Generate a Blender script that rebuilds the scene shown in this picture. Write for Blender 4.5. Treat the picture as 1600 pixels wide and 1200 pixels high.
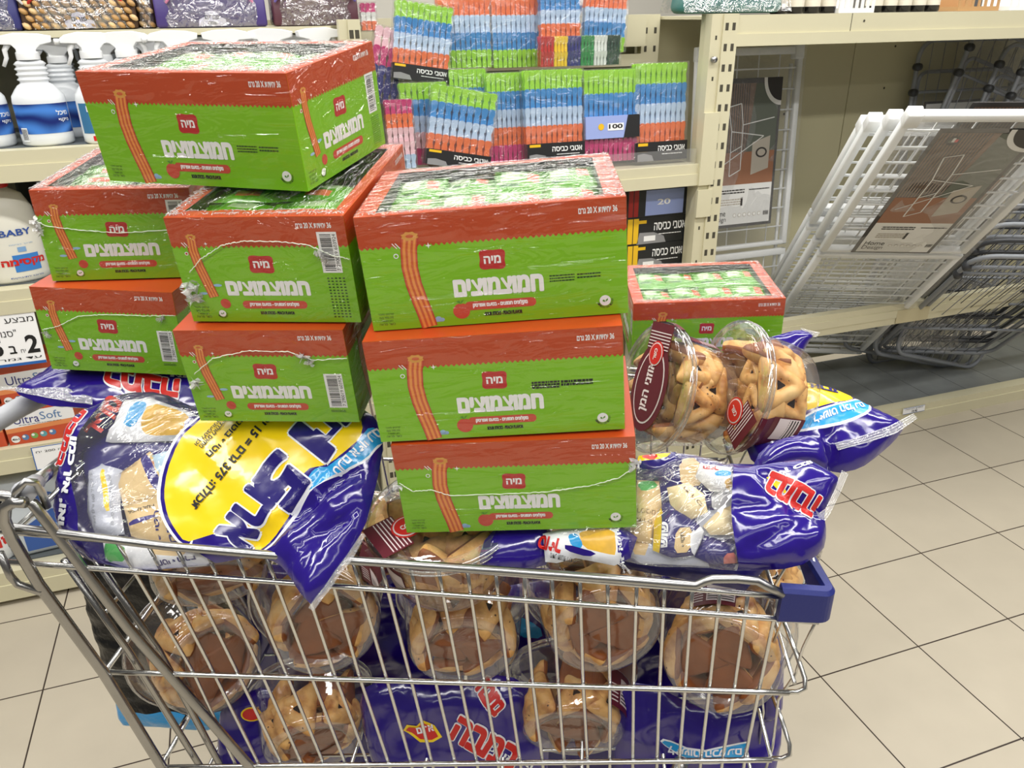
import bpy, bmesh, math, random
import numpy as np
from mathutils import Vector, Matrix, noise
from mathutils.geometry import tessellate_polygon, delaunay_2d_cdt

for o in list(bpy.data.objects):
    bpy.data.objects.remove(o)
SC = bpy.context.scene
COL = SC.collection

# ------------------------------------------------------------------ camera
FPX = 1230.0
CAM = Vector((0.0, 0.0, 1.6))
PITCH, YAW, ROLL = 0.4396, -0.3257, -0.0141
_cp, _sp, _cy, _sy = math.cos(PITCH), math.sin(PITCH), math.cos(YAW), math.sin(YAW)
FWD = Vector((-_sy * _cp, _cy * _cp, -_sp))
_r = Vector((_cy, _sy, 0.0))
_u = _r.cross(FWD)
RIGHT = math.cos(ROLL) * _r + math.sin(ROLL) * _u
UP = -math.sin(ROLL) * _r + math.cos(ROLL) * _u
cam_data = bpy.data.cameras.new('camera')
cam_data.sensor_width = 36.0
cam_data.lens = FPX / 1600.0 * 36.0
cam_data.clip_start = 0.02
cam = bpy.data.objects.new('camera', cam_data)
COL.objects.link(cam)
_m = Matrix((RIGHT, UP, -FWD)).transposed().to_4x4()
_m.translation = CAM
cam.matrix_world = _m
SC.camera = cam

# ------------------------------------------------------------------ light
SC.view_settings.view_transform = 'Standard'
SC.view_settings.look = 'None'
SC.view_settings.gamma = 1.0
SC.view_settings.use_curve_mapping = False
SC.view_settings.exposure = 0.0
SC.cycles.transparent_max_bounces = 32
SC.cycles.max_bounces = 10
SC.cycles.caustics_reflective = False
SC.cycles.caustics_refractive = False
world = bpy.data.worlds.new('store_ambient')
SC.world = world
world.use_nodes = True
world.node_tree.nodes['Background'].inputs[0].default_value = (1.0, 0.97, 0.92, 1)
world.node_tree.nodes['Background'].inputs[1].default_value = 0.14


def ceiling_strip(x, y, z, lx, ly, power, rz=0.0):
    l = bpy.data.lights.new('ceiling_strip', 'AREA')
    l.shape = 'RECTANGLE'
    l.size, l.size_y, l.energy = lx, ly, power
    l.color = (1.0, 0.975, 0.93)
    o = bpy.data.objects.new('ceiling_strip', l)
    COL.objects.link(o)
    o.location = (x, y, z)
    o.rotation_euler = (0, 0, rz)
    return o


# overhead fluorescent rows, out of view, running along the aisle
ceiling_strip(0.6, -2.2, 3.0, 6.0, 0.25, 44)
ceiling_strip(0.6, -0.45, 3.0, 6.0, 0.2, 92)
ceiling_strip(0.8, 1.1, 3.0, 6.0, 0.16, 92)
for _y in (2.0, 2.8, 3.6, 4.4, 5.2, 6.0):  # extra rows past the shelving, added so the wrinkled film catches streaks
    ceiling_strip(0.8, _y, 3.0, 6.5, 0.16, 36)


# ------------------------------------------------------------------ pixel -> point helpers
def ray(px, py):
    return RIGHT * (px - 800.0) + UP * (600.0 - py) + FWD * FPX


def on_axis(px, py, ax, val):
    d = ray(px, py)
    return CAM + d * ((val - CAM[ax]) / d[ax])


def on_plane(px, py, q, n):
    d = ray(px, py)
    return CAM + d * (n.dot(q - CAM) / n.dot(d))


def at_depth(px, py, dep):
    return CAM + ray(px, py) * (dep / FPX)


# ------------------------------------------------------------------ materials
def lin(c):
    return tuple((v / 12.92 if v <= 0.04045 else ((v + 0.055) / 1.055) ** 2.4) for v in [x / 255.0 for x in c])


MATS = {}


def mat(name, rgb, rough=0.5, metal=0.0, spec=0.5, bump=0.0, bscale=60.0, var=0.0, vscale=20.0, coat=0.0, bdist=0.002, detail=4.0, stretch=None):
    if name in MATS:
        return MATS[name]
    m = bpy.data.materials.new(name)
    m.use_nodes = True
    nt = m.node_tree
    b = nt.nodes['Principled BSDF']
    c = lin(rgb)
    b.inputs['Base Color'].default_value = (*c, 1)
    b.inputs['Roughness'].default_value = rough
    b.inputs['Metallic'].default_value = metal
    b.inputs['Specular IOR Level'].default_value = spec
    if coat:
        b.inputs['Coat Weight'].default_value = coat
        b.inputs['Coat Roughness'].default_value = 0.08
    tc = nt.nodes.new('ShaderNodeTexCoord')
    vec = tc.outputs['Object']
    if stretch:
        mp = nt.nodes.new('ShaderNodeMapping')
        mp.inputs['Scale'].default_value = stretch
        nt.links.new(vec, mp.inputs['Vector'])
        vec = mp.outputs['Vector']
    if var:
        n = nt.nodes.new('ShaderNodeTexNoise')
        n.inputs['Scale'].default_value = vscale
        n.inputs['Detail'].default_value = 5
        nt.links.new(vec, n.inputs['Vector'])
        mx = nt.nodes.new('ShaderNodeMix')
        mx.data_type = 'RGBA'
        mx.inputs['A'].default_value = (*[x * (1 - var) for x in c], 1)
        mx.inputs['B'].default_value = (*[min(1, x * (1 + var)) for x in c], 1)
        nt.links.new(n.outputs['Fac'], mx.inputs['Factor'])
        nt.links.new(mx.outputs['Result'], b.inputs['Base Color'])
    if bump:
        n = nt.nodes.new('ShaderNodeTexNoise')
        n.inputs['Scale'].default_value = bscale
        n.inputs['Detail'].default_value = detail
        nt.links.new(vec, n.inputs['Vector'])
        bp = nt.nodes.new('ShaderNodeBump')
        bp.inputs['Strength'].default_value = bump
        bp.inputs['Distance'].default_value = bdist
        nt.links.new(n.outputs['Fac'], bp.inputs['Height'])
        nt.links.new(bp.outputs['Normal'], b.inputs['Normal'])
    MATS[name] = m
    return m


def film(name, base=0.05, edge=0.5, rough=0.06, haze=0.0, bump=0.4, bscale=30.0, tint=(1, 1, 1), stretch=(1, 1, 1), bdist=0.004):
    """thin clear plastic: see-through, with a glancing gloss, a little milkiness and creases"""
    m = bpy.data.materials.new(name)
    m.use_nodes = True
    nt = m.node_tree
    nt.nodes.clear()
    out = nt.nodes.new('ShaderNodeOutputMaterial')
    tr = nt.nodes.new('ShaderNodeBsdfTransparent')
    tr.inputs['Color'].default_value = (*tint, 1)
    gl = nt.nodes.new('ShaderNodeBsdfGlossy')
    gl.inputs['Roughness'].default_value = rough
    lw = nt.nodes.new('ShaderNodeLayerWeight')
    lw.inputs['Blend'].default_value = 0.5
    pw = nt.nodes.new('ShaderNodeMath')
    pw.operation = 'POWER'
    pw.inputs[1].default_value = 3.0
    ma = nt.nodes.new('ShaderNodeMath')
    ma.operation = 'MULTIPLY_ADD'
    ma.use_clamp = True
    ma.inputs[1].default_value = edge
    ma.inputs[2].default_value = base
    nt.links.new(lw.outputs['Facing'], pw.inputs[0])
    nt.links.new(pw.outputs[0], ma.inputs[0])
    mx = nt.nodes.new('ShaderNodeMixShader')
    nt.links.new(ma.outputs[0], mx.inputs[0])
    last = tr.outputs[0]
    if haze:
        df = nt.nodes.new('ShaderNodeBsdfDiffuse')
        df.inputs['Color'].default_value = (0.9, 0.9, 0.9, 1)
        mh = nt.nodes.new('ShaderNodeMixShader')
        mh.inputs[0].default_value = haze
        nt.links.new(tr.outputs[0], mh.inputs[1])
        nt.links.new(df.outputs[0], mh.inputs[2])
        last = mh.outputs[0]
    nt.links.new(last, mx.inputs[1])
    nt.links.new(gl.outputs[0], mx.inputs[2])
    if bump:
        tc = nt.nodes.new('ShaderNodeTexCoord')
        mp = nt.nodes.new('ShaderNodeMapping')
        mp.inputs['Scale'].default_value = stretch
        n = nt.nodes.new('ShaderNodeTexNoise')
        n.inputs['Scale'].default_value = bscale
        n.inputs['Detail'].default_value = 3
        n.inputs['Distortion'].default_value = 1.2
        bp = nt.nodes.new('ShaderNodeBump')
        bp.inputs['Strength'].default_value = bump
        bp.inputs['Distance'].default_value = bdist
        nt.links.new(tc.outputs['Object'], mp.inputs['Vector'])
        nt.links.new(mp.outputs['Vector'], n.inputs['Vector'])
        nt.links.new(n.outputs['Fac'], bp.inputs['Height'])
        nt.links.new(bp.outputs['Normal'], gl.inputs['Normal'])
    nt.links.new(mx.outputs[0], out.inputs['Surface'])
    MATS[name] = m
    return m


CREAM = mat('cream_enamel', (208, 202, 172), 0.42, var=0.04, vscale=6)
CREAM_D = mat('cream_panel', (190, 184, 150), 0.5, var=0.05, vscale=3)
SLOT = mat('slot_dark', (70, 66, 54), 0.8)
STEEL = mat('zinc_steel', (172, 172, 172), 0.28, metal=1.0, var=0.08, vscale=30)
CHROME = mat('chrome_wire', (214, 214, 212), 0.22, metal=1.0, var=0.06, vscale=60)
DULL = mat('dull_tube', (168, 167, 165), 0.27, metal=1.0, var=0.15, vscale=25)
BLUEP = mat('navy_plastic', (28, 38, 110), 0.42, bump=0.1, bscale=300)
GREYP = mat('grey_plastic', (176, 178, 184), 0.42)
GREEN = mat('print_green', (124, 188, 6), 0.42)
BROWN = mat('print_brick', (186, 68, 22), 0.42)
CARD = mat('raw_card', (120, 92, 62), 0.8)
RED = mat('print_red', (186, 34, 34), 0.4)
WHITE = mat('print_white', (240, 240, 240), 0.45)
BLACK = mat('print_black', (22, 22, 22), 0.5)
DKGREEN = mat('print_dark_green', (34, 66, 20), 0.5)
PEACH = mat('print_peach', (200, 70, 50), 0.42)
STICK = mat('print_stick', (206, 92, 48), 0.42)
STICK2 = mat('print_stick_light', (232, 146, 66), 0.42)
STICK3 = mat('print_stick_tip', (214, 150, 60), 0.42)
SKYB = mat('print_sky', (150, 190, 224), 0.42)
FILM = film('shrink_film', base=0.065, edge=0.35, rough=0.09, haze=0.004, bump=1.0, bscale=12, stretch=(0.7, 1.6, 3.4), bdist=0.010)
FILMTOP = film('shrink_film_top', base=0.09, edge=0.4, rough=0.03, haze=0.002, bump=1.0, bscale=13, stretch=(0.8, 4.5, 2.0), bdist=0.03)
FILMW = film('crumpled_film', base=0.22, edge=0.6, rough=0.15, haze=0.45, bump=1.0, bscale=160)
TUBF = film('tub_plastic', base=0.06, edge=0.75, rough=0.04, haze=0.018, bump=0.2, bscale=14)
TUBE = film('tub_rim_gloss', base=0.28, edge=0.7, rough=0.06, haze=0.06, bump=0.1, bscale=30)
TUBR = film('tub_frosted_ring', base=0.1, edge=0.7, rough=0.12, haze=0.13, bump=0.2, bscale=30)
BAGF = film('clear_bag_film', base=0.1, edge=0.55, rough=0.06, haze=0.04, bump=1.0, bscale=14, stretch=(0.5, 2.2, 1), bdist=0.02)
SEALF = film('clear_seal', base=0.2, edge=0.5, rough=0.12, haze=0.3, bump=1.0, bscale=90)
CELLO = film('cellophane', base=0.25, edge=0.7, rough=0.05, haze=0.07, bump=1.0, bscale=22, bdist=0.02)
PACKF = film('pack_film', base=0.1, edge=0.4, rough=0.08, haze=0.04, bump=1.0, bscale=26, bdist=0.012)
VIOLET = mat('violet_film', (36, 16, 122), 0.16, spec=0.6, bump=0.85, bscale=11, bdist=0.011, coat=0.5, detail=2.5)
NAVY = mat('navy_film', (32, 22, 108), 0.2, spec=0.6, bump=0.7, bscale=11, bdist=0.010, coat=0.5, detail=2.5)
YELLOW = mat('yellow_film', (244, 208, 22), 0.24, spec=0.5, bump=0.7, bscale=11, bdist=0.010, coat=0.4, detail=2.5)
LBLUE = mat('light_blue_film', (40, 158, 222), 0.25, bump=0.7, bscale=13, bdist=0.012, coat=0.4)
WHITEF = mat('white_film', (236, 238, 242), 0.28, bump=0.6, bscale=25, bdist=0.006, coat=0.3)
REDF = mat('red_film', (204, 40, 36), 0.3, bump=0.3, bscale=25)
BEIGEF = mat('beige_film', (226, 196, 142), 0.35, bump=0.6, bscale=25, bdist=0.006, var=0.1, vscale=40)
SNACKF = mat('snack_print', (226, 176, 60), 0.3, bump=0.5, bscale=30, var=0.35, vscale=60)
BLACKF = mat('black_film', (20, 20, 21), 0.4, spec=0.3, bump=1.0, bscale=30, bdist=0.01)
SKYF = mat('sky_sack_film', (30, 150, 220), 0.32, bump=0.9, bscale=40, bdist=0.006)


# ------------------------------------------------------------------ mesh builder
class MB:
    def __init__(self):
        self.v, self.f, self.m, self.s = [], [], [], []

    def add(self, verts, faces, mi=0, smooth=False, M=None):
        b = len(self.v)
        if M is not None:
            verts = [M @ Vector(p) for p in verts]
        self.v += [tuple(p) for p in verts]
        for f in faces:
            self.f.append([b + i for i in f])
            self.m.append(mi)
            self.s.append(smooth)
        return self

    def box(self, lo, hi, mi=0, M=None):
        x0, y0, z0 = lo
        x1, y1, z1 = hi
        v = [(x0, y0, z0), (x1, y0, z0), (x1, y1, z0), (x0, y1, z0), (x0, y0, z1), (x1, y0, z1), (x1, y1, z1), (x0, y1, z1)]
        return self.add(v, [(3, 2, 1, 0), (4, 5, 6, 7), (0, 1, 5, 4), (1, 2, 6, 5), (2, 3, 7, 6), (3, 0, 4, 7)], mi, False, M)

    def rbox(self, lo, hi, r, mi=0, M=None, n=3):
        """box with its upright and long edges rounded (true rounded box by corner spheres)"""
        c = [(lo[i] + hi[i]) / 2 for i in range(3)]
        h = [max((hi[i] - lo[i]) / 2 - r, 1e-5) for i in range(3)]
        N = 4 * n
        vs, fs = [], []
        K = 2 * n
        for j in range(K + 1):
            th = -math.pi / 2 + math.pi * j / K
            for i in range(N):
                ph = 2 * math.pi * (i + 0.5) / N
                x, y, z = math.cos(th) * math.cos(ph), math.cos(th) * math.sin(ph), math.sin(th)
                sz = 1 if (z > 1e-9 or (abs(z) <= 1e-9 and False)) else -1
                vs.append((c[0] + math.copysign(h[0], math.cos(ph)) + r * x, c[1] + math.copysign(h[1], math.sin(ph)) + r * y, c[2] + sz * h[2] + r * z))
        for j in range(K):
            for i in range(N):
                a, b = j * N + i, j * N + (i + 1) % N
                fs.append((a, b, b + N, a + N))
        fs.append(tuple(reversed(range(N))))
        fs.append(tuple(range(K * N, K * N + N)))
        return self.add(vs, fs, mi, True, M)

    def tube(self, pts, r, n=8, mi=0, closed=False, caps=True):
        pts = [Vector(p) for p in pts]
        k = len(pts)
        if k < 2:
            return self
        rs = r if isinstance(r, (list, tuple)) else [r] * k
        t0 = (pts[1] - pts[0]).normalized()
        nrm = t0.orthogonal().normalized()
        vs, fs = [], []
        prev = t0
        for i in range(k):
            a = pts[i] - pts[i - 1] if (i > 0 or closed) else pts[1] - pts[0]
            c = pts[(i + 1) % k] - pts[i] if (i < k - 1 or closed) else pts[i] - pts[i - 1]
            t = (a.normalized() + c.normalized())
            t = t.normalized() if t.length > 1e-6 else a.normalized()
            q = prev.rotation_difference(t)
            nrm = (q @ nrm).normalized()
            prev = t
            bn = t.cross(nrm)
            for j in range(n):
                an = 2 * math.pi * j / n
                vs.append(pts[i] + (nrm * math.cos(an) + bn * math.sin(an)) * rs[i])
        for i in range(k if closed else k - 1):
            for j in range(n):
                a, b = i * n + j, i * n + (j + 1) % n
                i2 = ((i + 1) % k) * n
                fs.append((a, b, i2 + (j + 1) % n, i2 + j))
        if caps and not closed:
            fs.append(tuple(reversed(range(n))))
            fs.append(tuple(range((k - 1) * n, k * n)))
        return self.add(vs, fs, mi, True)

    def lathe(self, prof, n=32, mi=0, M=None, sx=1.0, sy=1.0, smooth=True, mi_of=None):
        vs, fs, b = [], [], len(self.v)
        for (r, z) in prof:
            for j in range(n):
                a = 2 * math.pi * j / n
                vs.append((r * sx * math.cos(a), r * sy * math.sin(a), z))
        for i in range(len(prof) - 1):
            for j in range(n):
                p, q = i * n + j, i * n + (j + 1) % n
                fs.append((p, q, q + n, p + n))
        if mi_of is None:
            return self.add(vs, fs, mi, smooth, M)
        self.add(vs, [], mi, smooth, M)
        for k, f in enumerate(fs):
            self.f.append([b + i for i in f])
            self.m.append(mi_of(k // n, k % n))
            self.s.append(smooth)
        return self

    def prism(self, poly, z0, z1, mi=0, M=None, smooth=False):
        n = len(poly)
        vs = [(p[0], p[1], z0) for p in poly] + [(p[0], p[1], z1) for p in poly]
        fs = [(i, (i + 1) % n, n + (i + 1) % n, n + i) for i in range(n)]
        tri = tessellate_polygon([[Vector((p[0], p[1], 0)) for p in poly]])
        fs += [tuple(n + i for i in t) for t in tri] + [tuple(reversed(t)) for t in tri]
        return self.add(vs, fs, mi, smooth, M)

    def mesh(self, name, mats):
        me = bpy.data.meshes.new(name)
        me.from_pydata(self.v, [], self.f)
        for m in mats:
            me.materials.append(m)
        me.polygons.foreach_set('material_index', self.m)
        me.polygons.foreach_set('use_smooth', self.s)
        me.update()
        return me

    def build(self, name, mats, parent=None, M=None):
        if not isinstance(mats, (list, tuple)):
            mats = [mats]
        o = bpy.data.objects.new(name, self.mesh(name, mats))
        COL.objects.link(o)
        if parent is not None:
            o.parent = parent
        elif M is not None:
            o.matrix_world = M
        return o


def tag(o, label, cat, group=None, kind=None):
    o['label'] = label
    o['category'] = cat
    if group:
        o['group'] = group
    if kind:
        o['kind'] = kind
    return o


def thing(name, label, cat, M=None, group=None):
    o = bpy.data.objects.new(name, None)
    COL.objects.link(o)
    o.empty_display_size = 0.05
    if M is not None:
        o.matrix_world = M
    return tag(o, label, cat, group)


def structure(o):
    o['kind'] = 'structure'
    return o


def dup(root, M, label=None, group=None):
    r = root.copy()
    COL.objects.link(r)
    r.matrix_world = M
    if label:
        r['label'] = label
    if group:
        r['group'] = group
    for ch in list(root.children):
        c = ch.copy()
        COL.objects.link(c)
        c.parent = r
        for g in list(ch.children):
            d = g.copy()
            COL.objects.link(d)
            d.parent = c
    return r


def mtx(x, y, z, rz=0.0, rx=0.0, ry=0.0):
    return Matrix.Translation((x, y, z)) @ Matrix.Rotation(rz, 4, 'Z') @ Matrix.Rotation(ry, 4, 'Y') @ Matrix.Rotation(rx, 4, 'X')


def frame(o, ex, ey, ez):
    M = Matrix((ex, ey, ez)).transposed().to_4x4()
    M.translation = o
    return M


# ------------------------------------------------------------------ lettering
_TXT = {}


def vis(s):
    """logical Hebrew order -> left-to-right drawing order"""
    if not any('\u0590' <= c <= '\u05ff' for c in s):
        return s
    out, run = [], ''
    for c in reversed(s):
        if c.isascii() and (c.isalnum() or c in '.,/%'):
            run = c + run
        else:
            if run:
                out.append(run)
                run = ''
            out.append(c)
    if run:
        out.append(run)
    return ''.join(out)


def text2d(s, bold=0.0):
    """triangles of a line of lettering scaled to the unit square"""
    k = (s, bold)
    if k in _TXT:
        return _TXT[k]
    c = bpy.data.curves.new('lettering', 'FONT')
    c.body = vis(s)
    c.size = 1
    c.resolution_u = 3
    c.offset = bold
    o = bpy.data.objects.new('lettering', c)
    COL.objects.link(o)
    dg = bpy.context.evaluated_depsgraph_get()
    me = bpy.data.meshes.new_from_object(o.evaluated_get(dg))
    me.calc_loop_triangles()
    vs = [(v.co.x, v.co.y) for v in me.vertices]
    tr = [tuple(t.vertices) for t in me.loop_triangles]
    bpy.data.objects.remove(o)
    bpy.data.curves.remove(c)
    bpy.data.meshes.remove(me)
    x0, x1 = min(v[0] for v in vs), max(v[0] for v in vs)
    y0, y1 = min(v[1] for v in vs), max(v[1] for v in vs)
    vs = [((x - x0) / (x1 - x0), (y - y0) / (y1 - y0)) for x, y in vs]
    _TXT[k] = (vs, tr)
    return _TXT[k]


class Print:
    """flat printing on a face: origin, u and v axes (metres), outward normal"""

    def __init__(self, mb, o, ux, uy, n, step=0.00012):
        self.mb, self.o, self.ux, self.uy, self.n, self.step = mb, Vector(o), Vector(ux), Vector(uy), Vector(n), step

    def p(self, x, y, layer):
        return self.o + self.ux * x + self.uy * y + self.n * (layer * self.step)

    def poly(self, pts, mi, layer=1):
        tri = tessellate_polygon([[Vector((p[0], p[1], 0)) for p in pts]])
        fs = []
        for t in tri:
            a, b, c = [pts[i] for i in t]
            cr = (b[0] - a[0]) * (c[1] - a[1]) - (b[1] - a[1]) * (c[0] - a[0])
            fs.append(t if cr > 0 else tuple(reversed(t)))
        self.mb.add([self.p(x, y, layer) for x, y in pts], fs, mi)

    def rect(self, x0, y0, x1, y1, mi, layer=1):
        self.mb.add([self.p(x0, y0, layer), self.p(x1, y0, layer), self.p(x1, y1, layer), self.p(x0, y1, layer)], [(0, 1, 2, 3)], mi)

    def rrect(self, x0, y0, x1, y1, r, mi, layer=1, k=4):
        pts = []
        for cx, cy, a0 in ((x1 - r, y0 + r, -90), (x1 - r, y1 - r, 0), (x0 + r, y1 - r, 90), (x0 + r, y0 + r, 180)):
            for i in range(k + 1):
                a = math.radians(a0 + 90 * i / k)
                pts.append((cx + r * math.cos(a), cy + r * math.sin(a)))
        self.poly(pts, mi, layer)

    def disc(self, cx, cy, rx, ry, mi, layer=1, k=18):
        self.poly([(cx + rx * math.cos(2 * math.pi * i / k), cy + ry * math.sin(2 * math.pi * i / k)) for i in range(k)], mi, layer)

    def fat(self, s, x0, y0, x1, y1, mi, layer, t):
        """heavy lettering: strokes thickened by t all round"""
        for k in range(8):
            a = 2 * math.pi * k / 8
            self.text(s, x0 + t + t * math.cos(a), y0 + t + t * math.sin(a), x1 - t + t * math.cos(a), y1 - t + t * math.sin(a), mi, layer + 0.02 * k, 0.02)

    def text(self, s, x0, y0, x1, y1, mi, layer=2, bold=0.0, rot=0):
        vs, tr = text2d(s, bold)
        P = []
        for a, b in vs:
            if rot == 90:
                a, b = 1 - b, a
            elif rot == -90:
                a, b = b, 1 - a
            elif rot == 180:
                a, b = 1 - a, 1 - b
            P.append(self.p(x0 + (x1 - x0) * a, y0 + (y1 - y0) * b, layer))
        self.mb.add(P, tr, mi)

    def barcode(self, x0, y0, x1, y1, mi, layer=2, seed=1, across=True):
        rr = random.Random(seed)
        t = 0.0
        while t < 1.0:
            w = rr.choice((0.012, 0.02, 0.03))
            if across:
                self.rect(x0, y0 + (y1 - y0) * t, x1, y0 + (y1 - y0) * min(1, t + w), mi, layer)
            else:
                self.rect(x0 + (x1 - x0) * t, y0, x0 + (x1 - x0) * min(1, t + w), y1, mi, layer)
            t += w + rr.choice((0.012, 0.02, 0.03))

    def lines(self, x0, y0, x1, y1, n, mi, layer=2, seed=0, fill=0.5):
        """illegible small print: short dashes in rows"""
        rr = random.Random(seed)
        h = (y1 - y0) / n
        for i in range(n):
            x = x0
            while x < x1:
                w = rr.uniform(0.04, 0.14) * (x1 - x0)
                self.rect(x, y0 + i * h, min(x1, x + w), y0 + i * h + h * fill, mi, layer)
                x += w + 0.018 * (x1 - x0)
# ================================================================== SETTING
TILE, TX, TY = 0.3252, 1.9138, 1.8656
SY = 2.27           # front plane of the shelving
SB = 2.80           # its back


def floor_material():
    m = bpy.data.materials.new('floor_tiles')
    m.use_nodes = True
    nt = m.node_tree
    b = nt.nodes['Principled BSDF']
    tc = nt.nodes.new('ShaderNodeTexCoord')
    mp = nt.nodes.new('ShaderNodeMapping')
    mp.inputs['Location'].default_value = (-TX + 40 * TILE + 0.002, -TY + 40 * TILE + 0.002, 0)
    br = nt.nodes.new('ShaderNodeTexBrick')
    br.offset = 0.0
    br.squash = 1.0
    br.inputs['Scale'].default_value = 1.0
    br.inputs['Brick Width'].default_value = TILE
    br.inputs['Row Height'].default_value = TILE
    br.inputs['Mortar Size'].default_value = 0.0021
    br.inputs['Mortar Smooth'].default_value = 0.1
    br.inputs['Color1'].default_value = (*lin((187, 178, 160)), 1)
    br.inputs['Color2'].default_value = (*lin((183, 174, 156)), 1)
    br.inputs['Mortar'].default_value = (*lin((58, 48, 42)), 1)
    nz = nt.nodes.new('ShaderNodeTexNoise')
    nz.inputs['Scale'].default_value = 9
    nz.inputs['Detail'].default_value = 8
    vr = nt.nodes.new('ShaderNodeTexVoronoi')
    vr.inputs['Scale'].default_value = 9
    lt = nt.nodes.new('ShaderNodeMath')
    lt.operation = 'LESS_THAN'
    lt.inputs[1].default_value = 0.028
    n2 = nt.nodes.new('ShaderNodeTexNoise')
    n2.inputs['Scale'].default_value = 3.0
    gt = nt.nodes.new('ShaderNodeMath')
    gt.operation = 'GREATER_THAN'
    gt.inputs[1].default_value = 0.52
    mu = nt.nodes.new('ShaderNodeMath')
    mu.operation = 'MULTIPLY'
    mx = nt.nodes.new('ShaderNodeMix')
    mx.data_type = 'RGBA'
    mx.blend_type = 'MULTIPLY'
    rp = nt.nodes.new('ShaderNodeMapRange')
    rp.inputs['To Min'].default_value = 0.93
    rp.inputs['To Max'].default_value = 1.06
    m2 = nt.nodes.new('ShaderNodeMix')
    m2.data_type = 'RGBA'
    m2.inputs['B'].default_value = (0.08, 0.065, 0.05, 1)
    L = nt.links.new
    L(tc.outputs['Object'], mp.inputs['Vector'])
    L(mp.outputs['Vector'], br.inputs['Vector'])
    for n in (nz, vr, n2):
        L(tc.outputs['Object'], n.inputs['Vector'])
    L(nz.outputs['Fac'], rp.inputs['Value'])
    mx.inputs['Factor'].default_value = 1.0
    L(br.outputs['Color'], mx.inputs['A'])
    L(rp.outputs['Result'], mx.inputs['B'])
    L(vr.outputs['Distance'], lt.inputs[0])
    L(n2.outputs['Fac'], gt.inputs[0])
    L(lt.outputs[0], mu.inputs[0])
    L(gt.outputs[0], mu.inputs[1])
    L(mu.outputs[0], m2.inputs['Factor'])
    L(mx.outputs['Result'], m2.inputs['A'])
    L(m2.outputs['Result'], b.inputs['Base Color'])
    b.inputs['Roughness'].default_value = 0.36
    b.inputs['Specular IOR Level'].default_value = 0.3
    return m


g = MB()
g.box((-3.6, -2.6, -0.06), (6.2, 7.0, 0.0))
structure(g.build('floor', floor_material()))
g = MB()
g.box((-3.6, 7.0, -0.06), (6.2, 7.1, 3.1))
structure(g.build('wall_back', mat('wall_paint', (206, 204, 196), 0.7)))

MATG = mat('grey_shelf_mat', (98, 104, 106), 0.5, bump=0.2, bscale=40, var=0.15, vscale=12)


def lip(mb, x0, x1, z0, z1, y=SY, depth=SB - SY):
    """folded shelf front with a rounded step, and the shelf deck behind"""
    mb.box((x0, y, z0), (x1, y + 0.045, z1))
    mb.box((x0, y - 0.004, z0), (x1, y, z0 + (z1 - z0) * 0.55))
    mb.box((x0, y + 0.045, z1 - 0.03), (x1, y + depth, z1 - 0.004))


def upright_mesh(mb, x0, x1, z1, slots=True):
    w = x1 - x0
    mb.box((x0, SY, 0), (x0 + w * 0.42, SY + 0.035, z1))            # narrow flange
    mb.box((x0 + w * 0.42, SY - 0.006, 0), (x1, SY + 0.04, z1))        # wide face
    mb.box((x0 + w * 0.1, SY + 0.035, 0), (x1 - 0.006, SY + 0.075, z1))
    if slots:
        z = z1 - 0.025
        while z > 0.05:
            for xx, ww, yy in ((x0 + w * 0.56, 0.011, SY - 0.0064), (x0 + w * 0.83, 0.011, SY - 0.0064)):
                mb.box((xx - ww / 2, yy, z - 0.021), (xx + ww / 2, yy + 0.003, z), 1)
            z -= 0.0585
        z = z1 - 0.06
        while z > 0.05:
            mb.box((x0 + w * 0.18, SY - 0.0004, z - 0.012), (x0 + w * 0.25, SY + 0.003, z), 1)
            z -= 0.117


# ------------------------------------------------ long shelving unit on the left
unit = thing('shelving_unit', 'cream metal shelving with detergents, gift baskets and clothespin packs behind the cart', 'shelving', mtx(0, 0, 0))
for x0, x1 in ((-1.25, -1.16), (0.305, 0.36), (1.418, 1.508)):
    g = MB()
    upright_mesh(g, x0, x1, 1.592)
    if x0 > 1:
        g.box((x0 - 0.004, SY - 0.012, 1.085), (x0 + 0.05, SY, 1.31))          # beam connector plate
        g.box((x0 - 0.004, SY - 0.012, 0.98), (x0 + 0.05, SY, 1.07))
        g.lathe([(0, 0.012), (0.009, 0.012), (0.009, 0)], 10, 2, Matrix.Translation((x0 + 0.014, SY - 0.002, 1.465)) @ Matrix.Rotation(math.radians(90), 4, 'X'))
    g.build('upright', [CREAM, SLOT, STEEL], unit)
for x0, x1 in ((0.31, 0.36), (1.43, 1.5)):
    g = MB()
    g.box((x0, SB - 0.06, 0), (x1, SB - 0.01, 1.592))
    z = 1.55
    while z > 1.0:
        g.box((x0 + 0.012, SB - 0.0605, z - 0.02), (x0 + 0.022, SB - 0.058, z), 1)
        g.box((x1 - 0.022, SB - 0.0605, z - 0.02), (x1 - 0.012, SB - 0.058, z), 1)
        z -= 0.06
    g.build('upright', [CREAM, SLOT], unit)
for nm, x0, x1, z0, z1 in (('shelf_board', -1.16, 0.305, 0.02, 0.117), ('shelf_board', -1.16, 0.305, 0.442, 0.518),
                           ('shelf_board', -1.16, 0.305, 0.905, 0.968), ('shelf_board', -1.16, 0.305, 1.238, 1.313),
                           ('shelf_board', 0.36, 1.418, 1.085, 1.152),
                           ('shelf_board', 0.36, 1.418, 0.70, 0.77), ('shelf_board', 0.36, 1.418, 0.02, 0.117)):
    g = MB()
    lip(g, x0, x1, z0, z1)
    b = g.build(nm, CREAM, unit)
    if z0 in (0.02, 0.905, 1.238):
        g = MB()
        g.box((x0 + 0.004, SY + 0.05, z1 - 0.004), (x1 - 0.004, SB - 0.02, z1 + 0.0005))
        g.build('shelf_mat', MATG, b)
g = MB()
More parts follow.
